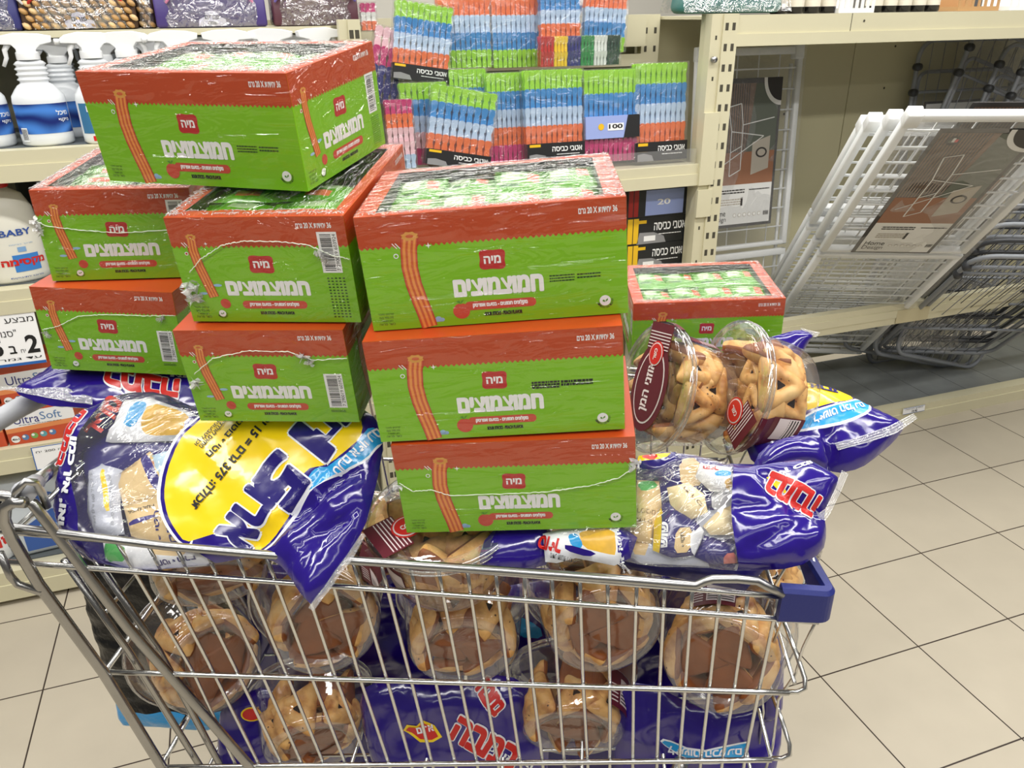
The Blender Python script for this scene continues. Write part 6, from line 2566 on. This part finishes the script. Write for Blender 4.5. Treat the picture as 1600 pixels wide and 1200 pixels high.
packet('white snack packet with a yellow picture and blue oval, topmost in the yellow bag', YB, [(165, 690), (195, 625), (235, 622), (300, 645), (320, 655), (300, 688), (240, 690), (175, 692)], -0.004, 0.012, 31, WHITEF,
       [(SNACKF, [(225, 670), (240, 632), (290, 645), (305, 660), (290, 682), (235, 684)]), (LBLUE, [(200, 665), (215, 632), (232, 630), (238, 640), (220, 668), (208, 672)]), (VIOLET, [(290, 685), (296, 655), (320, 650), (318, 690)])],
       [('סופר', (158, 690), (198, 632), 22, REDF, 0.06), ('פופס', (312, 650), (290, 676), 9, WHITEF, 0.04)])
packet('beige snack packet in the middle of the yellow bag, printed in small brown lines', YB, [(185, 760), (190, 738), (235, 705), (262, 735), (275, 790), (300, 850), (255, 852), (205, 838), (195, 800)], -0.006, 0.012, 32, BEIGEF,
       [(VIOLET, [(220, 712), (232, 706), (262, 760), (256, 772), (246, 764)]), (VIOLET, [(206, 818), (250, 806), (252, 812), (210, 826)])],
       [('רכיבים: תירס, שמן צמחי', (192, 745), (222, 730), 6, CARD, 0.0), ('נא לשמור במקום קריר', (206, 795), (250, 780), 5, CARD, 0.0), ('עלול להכיל', (208, 806), (248, 794), 5, BLACK, 0.02), ('חטיף', (262, 845), (258, 800), 10, NAVY, 0.03), ('תפוח', (280, 850), (272, 800), 9, NAVY, 0.03)])
packet('silver and white snack packet at the left of the yellow bag, finely printed', YB, [(140, 735), (165, 722), (192, 735), (188, 790), (195, 835), (150, 838), (136, 800)], -0.009, 0.012, 33, mat('silver_film', (196, 200, 214), 0.25, bump=0.7, bscale=30, bdist=0.006, coat=0.3),
       [(YELLOW, [(165, 735), (172, 738), (180, 800), (172, 802)])], [('שקית מידע תזונתי לילדים', (148, 826), (146, 745), 5, RACKG, 0.0), ('ערכים ל 100 גרם מוצר', (158, 826), (155, 742), 5, RACKG, 0.0), ('שומן נתרן סוכר סיבים', (186, 822), (182, 745), 5, RACKG, 0.0)])
packet('pale blue and green snack packet by the yellow panel of the yellow bag', YB, [(236, 712), (284, 698), (292, 712), (270, 750), (262, 782), (246, 760)], -0.003, 0.009, 34, mat('pale_blue_film', (190, 220, 240), 0.3, bump=0.5, bscale=30, coat=0.3),
       [(mat('green_film', (70, 170, 80), 0.3), [(266, 712), (288, 702), (286, 716), (270, 738)])], [('ילדים', (244, 742), (246, 722), 8, REDF, 0.02), ('ללא גלוטן', (276, 735), (284, 712), 6, WHITEF, 0.02)])
packet('dark navy snack packet deep in the yellow bag', YB, [(130, 700), (165, 680), (300, 690), (290, 720), (180, 745), (135, 760), (126, 730)], -0.016, 0.01, 35, NAVY)
packet('white packet with blue lettering low in the yellow bag, seen through the wires', YB, [(160, 842), (200, 846), (330, 858), (330, 884), (215, 892), (165, 876)], -0.008, 0.008, 36, WHITEF,
       [(mat('green_film', (70, 170, 80), 0.3), [(160, 850), (200, 852), (204, 880), (166, 876)]), (BEIGEF, [(240, 850), (300, 856), (290, 872), (240, 868)])], [('חטיף תירס', (310, 866), (250, 876), 10, NAVY, 0.04)])

# ---------------------------------------------------------------- violet bag at the far rear
q1 = on_axis(40, 625, 2, 1.085)
q2 = on_axis(250, 630, 2, 1.085)
q3 = on_axis(150, 560, 2, 1.115)
VB = three_point_bag(q1, q2, q3, [(82, 570), (110, 565), (250, 560), (320, 575), (335, 640), (300, 660), (250, 640), (205, 626), (160, 640), (120, 636), (70, 634), (18, 612), (40, 598)], 0.014, 0.05, 8, 0.005, (1, 0.1), 22.0, 1, 0.008, 1.0)
bag = thing('snack_bag', 'violet snack bag with red letters under the leftmost pile of snack boxes', 'snack bag')
VB.mesh([], ['printed_film'], [VIOLET], bag)
g = MB()
for rx, ry, m in ((36, 16, 1), (33, 13.5, 0), (29, 11, 1), (26, 8.5, 0)):
    VB.patch(g, [(125 + rx * math.cos(a), 574 + ry * math.sin(a)) for a in [2 * math.pi * k / 28 for k in range(28)]], m, 1 if rx > 34 else (2 if rx > 30 else (3 if rx > 27 else 4)))
VB.fat(g, 'במבה', (286, 606), (170, 584), 26, 2, 1, 3.2)
VB.fat(g, 'במבה', (286, 606), (170, 584), 25, 0, 2, 1.5)
VB.text(g, 'אין', (310, 592), (270, 586), 12, 2, 1, 0.05)
g.build('lettering', [REDF, YELLOW, WHITEF], bag)
g = MB()
seal(g, [(8, 612), (60, 615), (110, 616), (150, 630), (150, 643), (100, 634), (60, 627), (10, 618)], VB, 0.012)
g.build('seal_strip', SEALF, bag)

# ---------------------------------------------------------------- clear and violet bag at the front
r1 = side(870, 876, 0.03)
r2 = side(1260, 880, 0.02)
r3 = on_axis(1080, 715, 2, 1.085)
CBG = three_point_bag(r1, r2, r3,
    [(848, 878), (846, 830), (900, 790), (985, 716), (1035, 704), (1085, 709), (1149, 728), (1182, 728), (1205, 724), (1260, 716), (1300, 738), (1312, 748), (1300, 775), (1287, 800), (1292, 834), (1286, 862), (1245, 888), (1155, 893), (1090, 886), (1020, 886), (945, 870), (900, 878)],
    0.030, 0.075, 5, 0.0065, (0.5, 0.85), 15.0, 1, 0.0065, 0.9,
    [([(1180, 730), (1210, 780), (1290, 805)], 0.008, 0.010), ([(1150, 800), (1220, 800), (1286, 806)], 0.006, 0.008), ([(1170, 860), (1230, 830), (1286, 812)], 0.006, 0.008), ([(1200, 740), (1240, 800), (1250, 870)], 0.006, 0.010)])
bag = thing('snack_bag', 'half clear, half violet snack bag at the front end of the cart', 'snack bag')
vio = [(1146, 722), (1140, 770), (1138, 815), (1146, 860), (1156, 900), (1250, 900), (1300, 870), (1310, 800), (1330, 740), (1260, 705), (1182, 720)]
CBG.mesh([(1, vio)], ['clear_film', 'printed_film'], [BAGF, VIOLET], bag)
g = MB()
CBG.fat(g, 'במבה', (1280, 782), (1205, 740), 34, 1, 1, 3.2)
CBG.fat(g, 'במבה', (1280, 782), (1205, 740), 33, 0, 2, 1.5)
CBG.patch(g, [(1196, 748), (1204, 745), (1222, 762), (1226, 776), (1214, 770)], 2, 1)
CBG.text(g, 'אין כמו', (1264, 719), (1203, 743), 9, 1, 1, 0.05)
g.build('lettering', [REDF, WHITEF, YELLOW], bag)
g = MB()
seal(g, [(1312, 738), (1300, 770), (1286, 798), (1294, 804), (1308, 776), (1322, 744)], CBG, 0.012)
seal(g, [(1286, 798), (1275, 806), (1268, 800), (1274, 814), (1284, 818), (1292, 806)], CBG, 0.016)
g.build('seal_strip', SEALF, bag)
packet('navy packet at the back of the clear bag, upper part', CBG, [(985, 720), (1035, 706), (1085, 711), (1148, 730), (1146, 800), (1060, 800), (990, 790)], -0.012, 0.008, 61, NAVY, [(BEIGEF, [(1060, 720), (1090, 716), (1100, 760), (1064, 764)]), (WHITEF, [(1110, 770), (1146, 765), (1146, 800), (1112, 800)])])
packet('silver packet at the back of the clear bag, lower part', CBG, [(980, 792), (1060, 798), (1150, 796), (1156, 890), (1090, 884), (1000, 880), (975, 860)], -0.010, 0.008, 62, mat('silver_film', (196, 200, 214), 0.25), [(NAVY, [(1100, 850), (1154, 840), (1156, 888), (1100, 884)]), (BEIGEF, [(985, 800), (1010, 800), (1014, 870), (985, 866)])])
packet('white snack packet with a golden picture under the tall stack, lettered in red', CBG, [(852, 878), (848, 834), (880, 826), (970, 820), (996, 840), (985, 872), (960, 884), (900, 872), (870, 880)], 0.010, 0.014, 41, WHITEF,
       [(SNACKF, [(905, 830), (960, 826), (964, 870), (950, 868), (910, 858)]), (LBLUE, [(888, 838), (902, 836), (912, 852), (908, 860), (894, 856)]), (VIOLET, [(964, 822), (996, 836), (990, 872), (966, 878)]), (VIOLET, [(884, 852), (935, 866), (920, 872), (884, 862)])],
       [('סופר', (882, 846), (846, 836), 22, REDF, 0.05), ('קלאסי', (980, 880), (968, 826), 10, WHITEF, 0.04), ('מידע תזונתי לילדים', (900, 874), (862, 866), 9, BLACK, 0.0)])
packet('cream-coloured snack packet in the middle of the clear bag', CBG, [(1042, 762), (1075, 754), (1100, 772), (1106, 800), (1080, 812), (1050, 800)], 0.012, 0.012, 42, mat('cream_film', (246, 226, 178), 0.35, bump=0.4, bscale=25, coat=0.2), [], [('תירס', (1098, 790), (1070, 762), 5, CARD, 0.0)])
packet('navy snack packet with a beige tag standing in the clear bag', CBG, [(1020, 860), (1022, 815), (1040, 778), (1060, 790), (1082, 806), (1100, 830), (1085, 868), (1050, 872)], 0.006, 0.012, 43, NAVY,
       [(BEIGEF, [(1052, 866), (1056, 828), (1082, 826), (1078, 864)]), (YELLOW, [(1016, 864), (1022, 810), (1032, 790), (1034, 820), (1030, 868)]), (WHITEF, [(1078, 830), (1100, 826), (1090, 866), (1078, 864)])],
       [('שוש', (1042, 858), (1044, 818), 10, WHITEF, 0.05), ('חטיף', (1072, 856), (1070, 834), 8, BLACK, 0.02)])
packet('yellow and violet packet with a red oval at the top of the clear bag', CBG, [(990, 730), (998, 712), (1055, 706), (1066, 722), (1040, 752), (1005, 745)], 0.006, 0.012, 44, NAVY, [(YELLOW, [(994, 724), (1000, 710), (1050, 707), (1040, 718)]), (REDF, [(1000, 716), (1012, 709), (1030, 713), (1020, 722)])])
packet('white packet with red letters and blue oval against the violet half of the clear bag', CBG, [(1086, 745), (1094, 724), (1140, 730), (1150, 750), (1140, 768), (1110, 768)], 0.008, 0.012, 45, WHITEF, [(LBLUE, [(1114, 742), (1124, 736), (1142, 738), (1140, 746), (1118, 748)]), (SNACKF, [(1130, 754), (1142, 748), (1142, 768), (1134, 766)])], [('סופר', (1122, 730), (1098, 728), 8, REDF, 0.05)])
packet('beige and green packet on the left of the clear bag beside the stack', CBG, [(990, 780), (996, 750), (1030, 752), (1034, 790), (1018, 850), (990, 845)], 0.0, 0.012, 46, BEIGEF, [(mat('green_film', (70, 170, 80), 0.3), [(994, 756), (1018, 750), (1030, 762), (1004, 772)])], [('רכיבים', (1024, 800), (996, 796), 7, CARD, 0.0), ('תירס', (1020, 815), (996, 811), 6, CARD, 0.0)])
packet('cream snack packet pressed against the violet half of the clear bag', CBG, [(1098, 822), (1120, 800), (1142, 790), (1146, 836), (1110, 836)], 0.006, 0.012, 47, mat('cream_film', (246, 226, 178), 0.35), [])
packet('navy and pink packet at the bottom of the clear bag', CBG, [(1085, 870), (1100, 836), (1150, 850), (1152, 880), (1110, 882)], 0.0, 0.012, 48, NAVY, [(mat('pink_film', (216, 120, 110), 0.3), [(1130, 868), (1150, 864), (1152, 882), (1134, 882)])])

# ---------------------------------------------------------------- bag with the blue banner, behind on the right
s1 = on_axis(1200, 720, 2, 0.99)
s2 = s1 + RIGHT * 0.3
s2.z = 0.985
s3 = on_axis(1290, 610, 2, 1.06)
BB = three_point_bag(s1, s2, s3, [(1150, 660), (1190, 600), (1255, 598), (1300, 608), (1340, 627), (1404, 659), (1414, 668), (1397, 690), (1372, 712), (1345, 732), (1305, 741), (1280, 722), (1240, 735), (1180, 735)], 0.03, 0.06, 12, 0.006, (1, -0.3), 20.0, 1, 0.007, 1.0,
    [([(1284, 690), (1290, 715), (1300, 738)], 0.012, 0.008)])
bag = thing('snack_bag', 'violet snack bag with a light blue banner sticking out behind the cookie tubs', 'snack bag')
BB.mesh([(1, [(1200, 598), (1255, 600), (1300, 614), (1332, 627), (1310, 638), (1250, 654), (1200, 668)]), (3, [(1232, 688), (1250, 657), (1300, 643), (1338, 626), (1358, 632), (1350, 656), (1312, 675), (1266, 683)]), (2, [(1236, 684), (1252, 660), (1302, 645), (1338, 629), (1354, 634), (1346, 654), (1310, 671), (1264, 679)])],
        ['printed_film'] * 4, [VIOLET, YELLOW, LBLUE, WHITEF], bag)
g = MB()
BB.text(g, 'לפשוט הכל עם', (1340, 635), (1258, 663), 13, 1, 2, 0.03)
BB.text(g, 'ארוז', (1304, 612), (1258, 606), 11, 0, 2, 0.05)
g.build('lettering', [NAVY, WHITEF], bag)
g = MB()
seal(g, [(1292, 705), (1340, 692), (1380, 676), (1412, 660), (1418, 668), (1386, 690), (1345, 704), (1298, 716)], BB, 0.03)
g.build('seal_strip', SEALF, bag)

# violet bag wedged between the tubs and the clear bag
VM = Bag(on_axis(1230, 735, 2, 1.02), RIGHT, Vector((-.2, .5, 0.75)), [(1170, 742), (1190, 700), (1235, 680), (1284, 684), (1292, 715), (1300, 742), (1262, 726), (1205, 738)], 0.02, 0.04, 15, 0.006, (0.3, 1), 22.0, 1, 0.007)
bag = thing('snack_bag', 'plain violet bag wedged between the right cookie tub and the half clear bag', 'snack bag')
VM.mesh([], ['printed_film'], [VIOLET], bag)
# violet bag tip behind the rear snack box
_b9 = pose('B9')
VU = Bag(on_axis(1240, 560, 2, 1.02) + Vector((0.0, 0.02, 0)), RIGHT, UP, [(1180, 575), (1185, 530), (1215, 524), (1248, 514), (1274, 521), (1264, 534), (1252, 556), (1245, 574), (1235, 640), (1200, 700), (1185, 640)], 0.015, 0.03, 18, 0.005, (0.6, 1), 24.0, 1, 0.006)
bag = thing('snack_bag', 'violet bag under the rear snack box, its tip sticking up at the right', 'snack bag')
VU.mesh([], ['printed_film'], [VIOLET], bag)
_q = Vector((_b9.translation.x, _b9.translation.y, 0.954))
VX = Bag(_q, Vector((1, 0, 0)), Vector((0, 1, 0)), [(985, 645), (1110, 650), (1215, 632), (1246, 588), (1225, 545), (1170, 515), (1000, 520)], 0.018, 0.05, 19, 0.004, (0.6, 1), 24.0, 1, 0.009)
VX.mesh([], ['bag_body'], [VIOLET], bag)
g = MB()
seal(g, [(1250, 512), (1262, 516), (1280, 520), (1274, 527), (1262, 524), (1252, 520)], VU, 0.004)
g.build('seal_strip', SEALF, bag)
# violet bag under the tall stack, beside the upright tub
VS = Bag(side(830, 850, 0.05), RIGHT, Vector((-.1, .6, 0.6)), [(745, 880), (760, 835), (800, 815), (860, 815), (862, 880), (820, 892), (770, 892)], 0.02, 0.04, 21, 0.006, (0.5, 1), 20.0, 1, 0.007)
bag = thing('snack_bag', 'plain violet bag under the tall stack, right of the lid-up cookie tub', 'snack bag')
VS.mesh([], ['printed_film'], [VIOLET], bag)

# ---------------------------------------------------------------- bags low in the basket
def low_bag(label, outline, off, seed, tilt=0.25, thick=0.02, regions=(), names=('printed_film',), mats=None):
    cx = sum(p[0] for p in outline) / len(outline)
    cy = sum(p[1] for p in outline) / len(outline)
    b = Bag(side(cx, cy, off), CU, Vector((0, 0, 1)) + CN * tilt, outline, thick, 0.05, seed, 0.0085, (1, .5), 15.0, 1, 0.008)
    t = thing('snack_bag', label, 'snack bag')
    b.mesh(list(regions), ['printed_film'] * (1 + len(regions)), mats or [VIOLET], t)
    return b, t


b, t = low_bag('violet snack bag low in the basket with a red and yellow badge', [(560, 1080), (600, 1060), (700, 1068), (790, 1050), (850, 1090), (860, 1190), (840, 1240), (600, 1240), (570, 1160)], 0.10, 51)
g = MB()
b.patch(g, [(634, 1130), (640, 1120), (655, 1122), (664, 1112), (682, 1122), (694, 1140), (680, 1148), (660, 1148), (645, 1138)], 1, 1)
b.patch(g, [(638, 1130), (643, 1124), (656, 1126), (664, 1117), (679, 1125), (688, 1139), (678, 1144), (660, 1143), (647, 1134)], 0, 2)
b.text(g, 'אסם', (656, 1136), (682, 1130), 11, 2, 3, 0.04)
b.fat(g, 'במבה', (705, 1140), (800, 1190), 40, 2, 1, 3.2)
b.fat(g, 'במבה', (705, 1140), (800, 1190), 39, 0, 2, 1.5)
b.fat(g, 'במבה', (745, 1070), (775, 1104), 24, 2, 1, 3.2)
b.fat(g, 'במבה', (745, 1070), (775, 1104), 23, 0, 2, 1.5)
b.text(g, 'ואו אין כמו', (745, 1150), (830, 1194), 12, 2, 1, 0.03)
g.build('lettering', [REDF, YELLOW, WHITEF], t)
b, t = low_bag('violet snack bag low at the front end of the basket with a light blue banner', [(960, 1090), (1000, 1060), (1100, 1110), (1210, 1080), (1225, 1140), (1205, 1240), (960, 1240)], 0.09, 52, 0.2, 0.018,
               [(2, [(1028, 1148), (1036, 1142), (1080, 1158), (1164, 1148), (1168, 1152), (1164, 1174), (1130, 1182), (1070, 1176)]), (1, [(1031, 1150), (1038, 1145), (1080, 1161), (1162, 1151), (1165, 1154), (1161, 1171), (1130, 1178), (1072, 1173)])], mats=[VIOLET, LBLUE, WHITEF])
g = MB()
b.text(g, 'לפשוט הכל עם', (1156, 1158), (1042, 1153), 13, 0, 2, 0.03)
g.build('lettering', [WHITEF], t)
b, t = low_bag('violet snack bag in the bottom rear corner with a red and yellow oval', [(340, 1120), (360, 1090), (420, 1070), (470, 1120), (440, 1240), (340, 1240)], 0.10, 53)
g = MB()
b.patch(g, [(398 + 16 * math.cos(a), 1108 + 11 * math.sin(a)) for a in [2 * math.pi * k / 20 for k in range(20)]], 1, 1)
b.patch(g, [(398 + 13 * math.cos(a), 1108 + 9 * math.sin(a)) for a in [2 * math.pi * k / 20 for k in range(20)]], 0, 2)
g.build('lettering', [REDF, YELLOW], t)
low_bag('dark violet bag filling the middle of the basket behind the cookie tubs', [(440, 900), (640, 915), (700, 1000), (690, 1130), (470, 1150), (420, 1000)], 0.24, 54, 0.1, 0.03)
b, t = low_bag('dark violet bag behind the pale-ringed cookie tub, a light blue patch showing', [(760, 920), (900, 900), (1080, 900), (1180, 960), (1190, 1100), (1000, 1160), (780, 1120)], 0.23, 55, 0.1, 0.03,
               [(1, [(805, 945), (845, 960), (850, 980), (812, 976)])], mats=[VIOLET, LBLUE])
low_bag('violet bag at the front end of the basket behind the front cookie tub', [(1180, 1000), (1224, 990), (1225, 1060), (1222, 1120), (1180, 1130)], 0.10, 56, 0.1, 0.02)

low_bag('added dark violet filler bag lining the far side of the basket towards the rear', [(300, 880), (560, 885), (720, 890), (730, 1200), (420, 1230), (330, 1050)], 0.36, 57, 0.05, 0.02, mats=[NAVY])  # filler bag, added to darken the inside of the basket
low_bag('added dark violet filler bag lining the far side of the basket towards the front', [(725, 885), (980, 890), (1195, 930), (1200, 1150), (1100, 1220), (735, 1230)], 0.36, 58, 0.05, 0.02, mats=[NAVY])  # second filler, added so the bright floor stays hidden and the basket dark
low_bag('added dark violet filler bag under the upright cookie tubs and the half clear bag', [(990, 770), (1085, 755), (1125, 724), (1200, 726), (1200, 930), (1040, 900), (930, 880), (900, 820)], 0.16, 59, 0.9, 0.012, mats=[NAVY])  # filler bag, added to darken the gap below the clear bag

# ---------------------------------------------------------------- black sack with a sky blue bottom at the rear
k1 = side(200, 1000, 0.30)
SK = Bag(k1, CU, Vector((0, 0, 1)), [(122, 870), (170, 850), (300, 860), (360, 900), (370, 1100), (350, 1118), (346, 1138), (280, 1131), (213, 1131), (189, 1124), (180, 1082), (165, 1040), (148, 985), (133, 933)], 0.03, 0.06, 24, 0.007, (1, .1), 26.0, 1, 0.008)
sack = thing('plastic_sack', 'black plastic sack with a sky blue bottom hanging inside the rear of the cart', 'sack')
SK.mesh([(1, [(176, 1074), (205, 1084), (229, 1095), (270, 1092), (310, 1098), (380, 1105), (380, 1150), (170, 1150)])], ['sack_film', 'sack_bottom'], [BLACKF, SKYF], sack)
